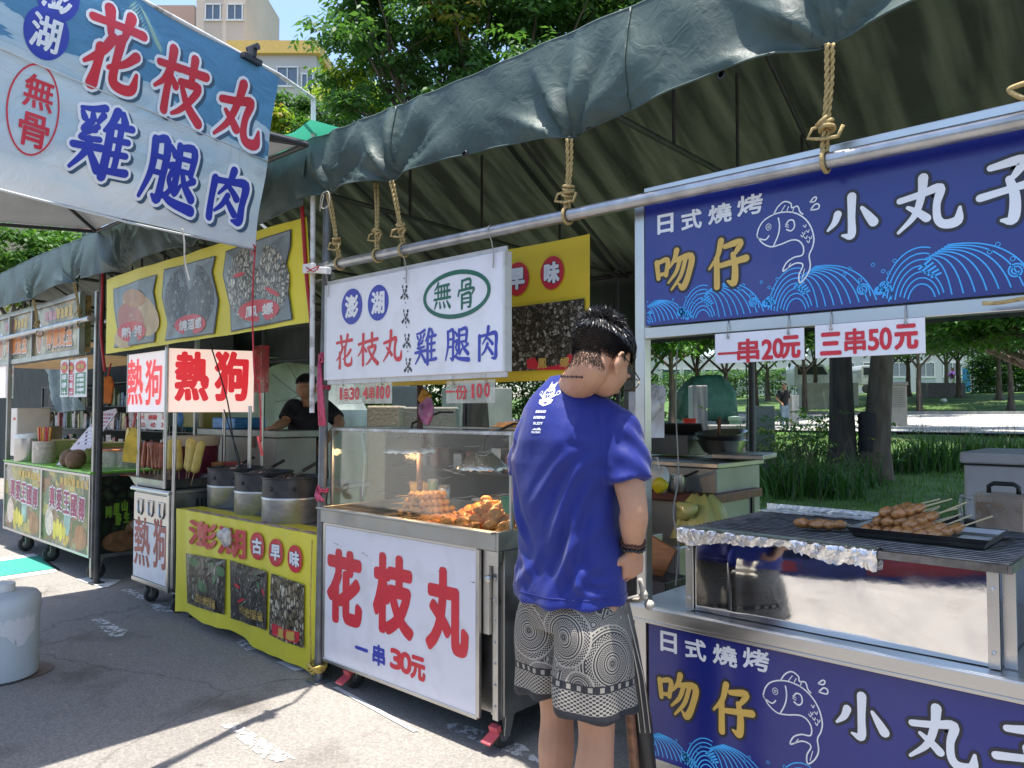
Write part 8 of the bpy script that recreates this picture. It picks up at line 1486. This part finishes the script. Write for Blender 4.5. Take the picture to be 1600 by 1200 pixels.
# cloth folds of the shirt
me = shirt.data; n = len(me.vertices); co_ = np.empty(n*3); me.vertices.foreach_get('co',co_); co_ = co_.reshape(-1,3); no_ = np.empty(n*3); me.vertices.foreach_get('normal',no_); no_ = no_.reshape(-1,3)
disp = np.zeros(n); back = np.clip(-no_[:,1]*1.5+.3,0,1)
for x0,z0,x1,z1,a,wd in ((.165,1.33,.02,1.06,.010,.014),(.17,1.27,.06,.98,.009,.013),(.15,1.36,-.05,1.16,.007,.013),(-.165,1.34,-.10,1.05,.009,.013),(-.17,1.25,-.05,1.0,.008,.014),(-.15,1.12,-.02,.93,.007,.014),(.16,1.12,.03,.93,.009,.014),(.175,1.02,.08,.9,.008,.012),(.0,1.05,-.12,.9,.006,.014),(.1,1.16,.13,.92,.007,.012),(-.1,1.0,-.17,.9,.006,.012),(.12,1.0,.18,.95,.006,.009),(.11,.97,.18,.915,.006,.009),(.1,1.42,.15,1.36,.006,.012),(-.1,1.42,-.16,1.34,.006,.012)):
    dx,dz = x1-x0,z1-z0; L2 = dx*dx+dz*dz; tt = np.clip(((co_[:,0]-x0)*dx+(co_[:,2]-z0)*dz)/L2,0,1); cx = x0+tt*dx+.012*np.sin(tt*5+x0*20); cz = z0+tt*dz; dist = np.hypot(co_[:,0]-cx,co_[:,2]-cz); disp += a*np.exp(-(dist/wd)**2)*np.sin(np.clip(tt,.05,.97)*PI)**.6*back
    disp -= .5*a*np.exp(-((dist-2.2*wd)/wd)**2)*np.sin(np.clip(tt,.05,.97)*PI)**.6*back
sl_ = np.clip((np.abs(co_[:,0])-.2)/.03,0,1); disp += sl_*.0045*np.sin(co_[:,2]*70+co_[:,1]*40+np.sin(co_[:,1]*30)*1.5)
disp += .003*np.sin(co_[:,0]*17+co_[:,2]*23)+.002*np.sin(co_[:,0]*40-co_[:,2]*31+co_[:,1]*26)
lowz = np.clip((1.0-co_[:,2])/.14,0,1); disp += lowz*.006*np.sin(np.arctan2(co_[:,1],co_[:,0])*9+co_[:,2]*8)
co_ += no_*disp[:,None]; me.vertices.foreach_set('co',co_.ravel()); me.update()
bvs = BVHTree.FromPolygons([v.co for v in me.vertices],[p.vertices for p in me.polygons])
def onto(bv, px, py, D=None):
    d = ray(px,py).normalized(); o = V((0,0,CAM_H))-OM; h = bv.ray_cast(o,d); return h[0],h[1]
# hems and seams
def seam(bv, dirs, r, m, par, name):
    mb = MB(); pts = []
    for o,d in dirs:
        h = bv.ray_cast(V(o),V(d))
        if h[0]: pts.append(h[0]-V(d)*.0004)
    if len(pts) > 2: mb.tube(pts,r,5); mb.build(name,m,par,smooth=180)
seam(bvs,[((.6*math.cos(a),.6*math.sin(a),.915),(-math.cos(a),-math.sin(a),0)) for a in [2*PI*k/60 for k in range(61)]],.0014,SHIRT,shirt,'hem_stitch')
# back print of the shirt: crest and sponsor lines
lgm = MB(); pc_,_ = onto(bvs,857,616); LX,LZ = (pc_.x,pc_.z) if pc_ else (-.05,1.44)
class ShirtPl:
    def map(s,u,v,w=0):
        h = bvs.ray_cast(V((LX+u,-.6,LZ+v)),V((0,1,0))); return (h[0] if h[0] else V((LX+u,-.12,LZ+v)))+V((0,-.0012-w,0))
SPL = ShirtPl()
def sdisc(u,v,a,b,mi,z,n=16): lgm.loft([[SPL.map(u+a*f*math.cos(2*PI*j/n),v+b*f*math.sin(2*PI*j/n),z) for j in range(n)] for f in (.05,.5,1)],mi,(True,False))
sdisc(0,.0,.021,.024,0,.0); 
for k in range(7): a_ = PI*.28+PI*.44*k/6; lgm.add([SPL.map(.012*math.cos(a_)-.004,.02,.0004),SPL.map(.012*math.cos(a_)+.004,.02,.0004),SPL.map(.02*math.cos(a_),.038+.006*math.sin(a_*3),.0004)],[(0,1,2)],0)
for sx in (-1,1): sdisc(sx*.033,.004,.006,.007,0,.0); sdisc(sx*.033,.004,.004,.005,1,.0005); lgm.add([SPL.map(sx*.02,-.004,.0003),SPL.map(sx*.03,.001,.0003),SPL.map(sx*.03,-.003,.0003),SPL.map(sx*.02,-.01,.0003)],[(0,1,2,3)],0)
lgm.add([SPL.map(x,z,.0006) for x,z in ((-.026,-.016),(.026,-.016),(.022,-.028),(-.022,-.028))],[(0,1,2,3)],0); lgm.add([SPL.map(x,z,.0006) for x,z in ((-.02,-.029),(.02,-.029),(0,-.036))],[(0,1,2)],0)
put(lgm,'GIANT',SPL,0,.006,.03,.009,.0006,1,.0008); put(lgm,'CUP',SPL,0,-.006,.02,.008,.0006,1,.0008)
for k,(s_,w_) in enumerate((('SHIMANO',.04),('INTERPRO',.044),('RUDY',.036))): put(lgm,s_,SPL,-.004,-.052-.0175*k,w_,.0085,.0005,0,.0004)
lgm.add([SPL.map(x-.008,z-.107,.0004) for x,z in ((-.018,0),(.02,0),(.012,.008),(.0,.004),(-.006,.006))],[(0,1,2,3,4)],0); put(lgm,'FULCRUM',SPL,-.008,-.113,.034,.006,.0004,0,.0004)
lgm.build('print',[pm('white shirt print',(.75,.76,.8),.5,var=.03),SHIRT],shirt)
# shorts pattern
def shortsmat():
    n = SHORTS.node_tree.nodes; l = SHORTS.node_tree.links; p = n['Principled BSDF']; p.inputs['Roughness'].default_value = .75; bv = BVHTree.FromPolygons([v.co for v in shorts.data.vertices],[q.vertices for q in shorts.data.polygons])
    tc = n.new('ShaderNodeTexCoord'); src = tc.outputs['Object']
    def M(op,a,b=None,c=None):
        x = n.new('ShaderNodeMath'); x.operation = op
        for i,v in enumerate((a,b,c)):
            if v is None: continue
            if isinstance(v,(int,float)): x.inputs[i].default_value = v
            else: l.new(v,x.inputs[i])
        return x.outputs[0]
    # leafy filler
    v = n.new('ShaderNodeTexVoronoi'); v.inputs['Scale'].default_value = 24; l.new(src,v.inputs['Vector']); v2 = n.new('ShaderNodeTexVoronoi'); v2.feature = 'DISTANCE_TO_EDGE'; v2.inputs['Scale'].default_value = 24; l.new(src,v2.inputs['Vector'])
    stripe = M('GREATER_THAN',M('SINE',M('MULTIPLY',v.outputs['Distance'],62)),.1); filler = M('MULTIPLY',stripe,M('GREATER_THAN',v2.outputs['Distance'],.09)); filler = M('MAXIMUM',filler,M('COMPARE',v2.outputs['Distance'],.05,.02)); cur = filler
    for px,py,r in ((957,1037,.105),(880,996,.085),(826,985,.085),(990,940,.07),(845,1060,.05),(905,1075,.045)):
        c,_ = onto(bv,px,py)
        if c is None: continue
        sb = n.new('ShaderNodeVectorMath'); sb.operation = 'SUBTRACT'; l.new(src,sb.inputs[0]); sb.inputs[1].default_value = c; le = n.new('ShaderNodeVectorMath'); le.operation = 'LENGTH'; l.new(sb.outputs[0],le.inputs[0]); d = le.outputs['Value']; sx = n.new('ShaderNodeSeparateXYZ'); l.new(sb.outputs[0],sx.inputs[0])
        ang = M('ARCTAN2',sx.outputs[2],M('ADD',M('MULTIPLY',sx.outputs[0],.75),M('MULTIPLY',sx.outputs[1],.7)))
        ring = M('SINE',M('MULTIPLY',d,800 if r > .06 else 950)); pet = M('SINE',M('MULTIPLY',ang,44)); slow = M('SINE',M('MULTIPLY',d,190)); pat = M('GREATER_THAN',M('ADD',M('MULTIPLY',M('MULTIPLY',ring,pet),M('GREATER_THAN',slow,0)),M('MULTIPLY',ring,M('LESS_THAN',slow,0))),.05)
        core = M('LESS_THAN',d,.012); pat = M('MULTIPLY',pat,M('SUBTRACT',1,M('MULTIPLY',core,M('LESS_THAN',pet,.2)))); edge = M('COMPARE',d,r,.0025); ins = M('LESS_THAN',d,r); cur = M('ADD',M('MULTIPLY',pat,ins),M('MULTIPLY',cur,M('SUBTRACT',1,ins))); cur = M('MAXIMUM',cur,edge)
    s2 = n.new('ShaderNodeSeparateXYZ'); l.new(src,s2.inputs[0]); z = s2.outputs[2]; a2 = M('ARCTAN2',s2.outputs[1],M('SUBTRACT',M('ABSOLUTE',s2.outputs[0]),.1))
    band = M('LESS_THAN',z,.660); bp_ = M('GREATER_THAN',M('MULTIPLY',M('SINE',M('MULTIPLY',a2,40)),M('SINE',M('MULTIPLY',z,560))),-.05); cur = M('ADD',M('MULTIPLY',bp_,band),M('MULTIPLY',cur,M('SUBTRACT',1,band)))
    dots = M('COMPARE',z,.669,.011); dp = M('GREATER_THAN',M('SINE',M('MULTIPLY',a2,22)),.35); cur = M('ADD',M('MULTIPLY',M('MULTIPLY',dp,dots),M('COMPARE',z,.669,.007)),M('MULTIPLY',cur,M('SUBTRACT',1,dots))); cur = M('MULTIPLY',cur,M('GREATER_THAN',z,.599))
    mx = n.new('ShaderNodeMix'); mx.data_type = 'RGBA'; l.new(cur,mx.inputs[0]); mx.inputs[6].default_value = (.02,.02,.025,1); mx.inputs[7].default_value = (.34,.31,.26,1); l.new(mx.outputs[2],p.inputs['Base Color'])
me = shorts.data; n = len(me.vertices); co_ = np.empty(n*3); me.vertices.foreach_get('co',co_); co_ = co_.reshape(-1,3); no_ = np.empty(n*3); me.vertices.foreach_get('normal',no_); no_ = no_.reshape(-1,3)
aa = np.arctan2(co_[:,1],np.abs(co_[:,0])-.1); lowz = np.clip((.86-co_[:,2])/.25,0,1); co_ += no_*(lowz*.007*np.sin(aa*5+co_[:,2]*9)+.003*np.sin(co_[:,2]*31+co_[:,0]*20))[:,None]; me.vertices.foreach_set('co',co_.ravel()); me.update()
shortsmat()
# glasses, necklace, bracelets
Hm = V(J['head']); hl = lambda p: Hm+Mh@V(p)
gl_ = MB(); 
for sx in (-1,1):
    gl_.tube([hl((sx*.083,-.03,-.012)),hl((sx*.084,-.015,.004)),hl((sx*.082,.03,.004)),hl((sx*.074,.105,.0))],[.0028,.0022,.0018,.0018],6); gl_.tube([hl((sx*.037+.034*math.cos(q*PI/9),.112-.0,-.012+.022*math.sin(q*PI/9))) for q in range(18)],.0016,6,closed=True)
gl_.tube([hl((-.006,.114,-.008)),hl((0,.118,-.004)),hl((.006,.114,-.008))],.0015,6); gl_.build('glasses',pm('dark gold glasses',(.12,.09,.04),.25,.8),man,smooth=180)
gl_ = MB(); [gl_.add([hl((sx*.037+.033*math.cos(q*PI/9),.112,-.012+.021*math.sin(q*PI/9))) for q in range(18)],[tuple(range(18))]) for sx in (-1,1)]; gl_.build('lenses',GLASS,man)
nk = MB(); NP = []
for k in range(34):
    a = PI*1.02+PI*.72*k/33; d = V((math.cos(a),math.sin(a),0)); c = V((0,.03,1.553-.012*math.sin(a)-.016*math.cos(a))); h = bvm.ray_cast(c+d*.3,-d)
    if h[0]: NP.append(h[0]+d*.002); nk.ell(h[0]+d*.002,(.0034,.0034,.0046),6,4)
if len(NP) > 3: nk.tube(NP,.0022,6)
nk.build('necklace',pm('dark bead cord',(.05,.02,.015),.5),man)
wr,el = V(J['wrR']),V(J['elR']); ax = (el-wr).normalized(); x_ = ax.orthogonal().normalized(); y_ = ax.cross(x_)
for dd,m,r in ((.012,pm('black beads',(.012,.012,.014),.15),.0062),(.027,pm('dark red brown beads',(.05,.012,.01),.3),.0052)):
    bb = MB(); [bb.ell(wr+ax*(dd+.004*math.sin(q))+(x_*math.cos(2*PI*q/20)+y_*math.sin(2*PI*q/20))*.0335,r,8,6) for q in range(20)]; bb.build('bracelet',m,man,smooth=180)
# --- the vendor behind the snail pots
OV0 = at(478,606,D=6.75); OV = V((OV0.x,OV0.y,0)); LV = lambda px,py,D=6.75: at(px,py,D=D)-OV; F_ = -CF.copy(); F_.z = 0; F_.normalize(); XL = -CR
def vp(x,y,z): return (CR*x+F_*y)+V((0,0,z))
NAVYS = pm('dark navy t shirt',(.008,.009,.014),.75,var=.2); fac = math.atan2(F_.y,F_.x)-PI/2
hz_ = OV0.z
def ringsv(s=1.0,top=1.52): return None
Jv = dict(head=LV(478,606),hpitch=.12,hyaw=fac,neck=tuple(vp(0.02,0,hz_-.17)),shL=tuple(LV(457,636)),elL=tuple(LV(445,660,6.6)),wrL=tuple(LV(428,668,6.35)),shR=tuple(LV(508,636)),elR=tuple(LV(532,660,6.6)),wrR=tuple(LV(508,692,6.6)),hdL=tuple(-CR*.8+V((0,0,-.2))),hpL=(0,0,-1),hdR=tuple(-CR*.6+V((0,0,-.6))),hpR=tuple(-F_),curl=.5,
 hipL=tuple(vp(-.08,0,.92)),knL=tuple(vp(-.1,.02,.5)),anL=tuple(vp(-.1,0,.085)),hipR=tuple(vp(.1,0,.92)),knR=tuple(vp(.12,.02,.5)),anR=tuple(vp(.12,0,.085)),pelvis=tuple(vp(.02,0,.9)),pel_rings=[(-.1,.15,.13),(.1,.17,.13)],foot=tuple(F_))
rgv = [(.88,.17,.17,vp(.03,0,0)),(1.05,.16,.16,vp(.03,0,0)),(1.25,.175,.165,vp(.02,0,0)),(hz_-.27,.185,.15,vp(.02,0,0)),(hz_-.21,.13,.12,vp(.02,0,0)),(hz_-.165,.075,.07,vp(.02,0,0))]
vd,vb_,vs_,vl_,bvv,_ = figure('person','vendor in a dark navy t-shirt leaning on the cream chest',OV,Jv,NAVYS,pm('black trousers',(.01,.01,.012),.8),.009,rgv,sleeve=.8,legkind='long',hair=(900,500),hairkw=dict(W_=.003,long_=.04,mess=.6))
# --- far people in the park
def passer(label, px, pyf, pyh, D, shirtc, legc, walk=0, face=1.0, hairlong=False):
    g = at(px,pyf,D=D); O = V((g.x,g.y,g.z)); h = at(px,pyh,D=D).z-g.z; s = h/1.72; d = (CR*face+F_*(1-abs(face))).normalized(); sd2 = V((d.y,-d.x,0)); fa = math.atan2(d.y,d.x)-PI/2
    q = lambda x,y,z: tuple((sd2*x+d*y)*s+V((0,0,z*s)))
    J = dict(head=q(0,.01,1.6),hpitch=.1,hyaw=fa,neck=q(0,0,1.45),shL=q(-.17,0,1.38),elL=q(-.24,-.06 if not walk else -.18,1.12),wrL=q(-.12,.02,.96) if not walk else q(-.2,.1,.95),shR=q(.17,0,1.38),elR=q(.3,-.05,1.15),wrR=q(.16,.05,.98),hdL=q(0,.3,-.8),hdR=q(-.4,.3,-.4),curl=.6,hipL=q(-.08,0,.88),knL=q(-.09,.05+walk*.22,.47),anL=q(-.09,.02+walk*.3,.08),hipR=q(.08,0,.88),knR=q(.09,.03-walk*.08,.47),anR=q(.09,0-walk*.32,.1),pelvis=q(0,0,.88),pel_rings=[(-.08*s,.14*s,.13*s),(.1*s,.15*s,.13*s)],foot=tuple(d))
    rg = [(.88*s,.15*s,.14*s,(0,0)),(1.05*s,.14*s,.13*s,(0,0)),(1.3*s,.165*s,.145*s,(0,0)),(1.4*s,.14*s,.12*s,(0,0)),(1.46*s,.07*s,.07*s,(0,0))]
    t,*_r = figure('person',label,O,J,pm(label[:18]+' top',shirtc,.8,var=.1),pm(label[:18]+' legs',legc,.8,var=.15),.018,rg,sleeve=.85,legkind='long',hs=s,hair=(260,120),hairkw=dict(W_=.006,long_=.05),hands=(1,1)); return t
passer('woman in black top and pale blue jeans standing on the park path',1226,672,598,27.5,(.012,.012,.014),(.2,.28,.36),face=.25)
passer('person in purple top and white trousers walking in the far park',1489,613,574,52,(.14,.05,.3),(.68,.68,.66),walk=.8,face=.9)
# ------------------------------------------------------------------ more of the park behind
def hedge(px0,px1,D,h,lab,n=900,mats=None):
    a,b = at(px0,640,D=D),at(px1,640,D=D); g = gz((a+b)/2); t = thing('hedge',lab,'hedge',g); P = []
    for _ in range(n): f = npr.random(); p = a.lerp(b,f); P.append((p.x+npr.normal(0,.3),p.y+npr.normal(0,.3),terr(p.x,p.y)+h*npr.random()**.7))
    leafcloud('foliage',P,.16+D*.002,mats or [LEAFA,LEAFB],t,(npr.random(n) < .2).astype(int),k=6); mb = MB()
    for k in range(int((b-a).length/.6)+2): p = a.lerp(b,k/(int((b-a).length/.6)+1)); z = terr(p.x,p.y); mb.tube([V((p.x,p.y,z-.05)),V((p.x+.05,p.y,z+h*.8))],.03,5)
    mb.build('stems',BARK,t)
hedge(600,1010,33,2.6,'dark hedge across the park behind the customer',2600); hedge(1010,1300,60,2.2,'low far hedge behind the standing woman',1300); hedge(1520,1640,50,2.6,'dark hedge at the far right of the park',1500); hedge(500,600,20,2.2,'bushy hedge behind the left end of the glass case',900)
wide = [(px,D,dz,r) for px,D,dz,r in ((1180,8.5,5.2,1.5),(1300,9,5.0,1.6),(1420,8.6,5.3,1.6),(1540,9,5.1,1.6),(1650,8.5,5.4,1.6),(1480,7.4,5.6,1.4),(1350,7.3,5.7,1.4),(1250,10.6,5.4,1.5),(1580,11,5.3,1.6))]
tree('park_tree','broad tree whose crown spreads over the lawn behind the grill, trunk out of frame',gz(at(1790,640,D=9)),[((at(px,640,D=D).x,at(px,640,D=D).y,dz),r) for px,D,dz,r in wide],4200,.17,.22,fork=4.0)  # unseen tree, added to throw shade on the lawn
for px,D,lab in ((1500,20,'low hanging dark tree above the walking person in purple'),(1610,18,'low hanging dark tree at the right edge above the cooler'),(1440,24,'dark leafy tree between the vent box and the walking person')):
    g = gz(at(1690+(px-1440)*.4,640,D=D)); c = at(px,525,D=D); tree('park_tree',lab,g,[((c.x,c.y,c.z+.6),1.3),((c.x+1.2,c.y+.3,c.z+.5),1.2),((c.x-1.1,c.y,c.z+.8),1.2),((c.x+.3,c.y-.8,c.z+1.5),1.5),((c.x-.6,c.y+.9,c.z+1.8),1.5),((c.x+2,c.y+.5,c.z+1),1.2)],2300,.2,.2,fresh=.02,mats=[LEAFA,LEAFA,LEAFB])
# scooter parked on the far side, glimpsed beside the customer
g = gz(at(800,640,D=13)); t = thing('parked_scooter','dark scooter with an orange cover glimpsed left of the customer','scooter',g); q = lambda x,z,y=0: g+CR*x+F_*y+V((0,0,z))
for x in (-.6,.6): mb = MB(); mb.lathe([(.12,-.05),(.22,-.055),(.25,0),(.22,.055),(.12,.05)],q(x,.25),22,M=Matrix((CR,V((0,0,1)),V((CR.y,-CR.x,0)))).transposed()); mb.build('wheel',RUBBER,t,smooth=50)
mb = MB(); mb.tube([q(-.7,.55),q(-.3,.62),q(-.05,.35),q(.3,.35),q(.45,.75),q(.5,.95)],[.12,.14,.1,.1,.12,.06],10); mb.build('body',pm('dark scooter paint',(.03,.03,.035),.25,coat=.5),t,smooth=180); mb = MB(); mb.ell(q(-.4,.78),(.32,.13,.07),14,8,0,Matrix((CR,F_,V((0,0,1)))).transposed()); mb.build('seat',BLACK,t,smooth=180)
mb = MB(); mb.tube([q(.47,.95,-.3),q(.5,1.02),q(.47,.95,.3)],.018,8); mb.build('handlebar',BLACK,t,smooth=180); mb = MB(); P,F = lump(q(-.1,.95),.2,8,16,10,.25,(1.6,1,.7)); mb.add(P,F); mb.build('orange_cover',pm('orange cover cloth',(.6,.22,.04),.7,var=.3),t,smooth=180)
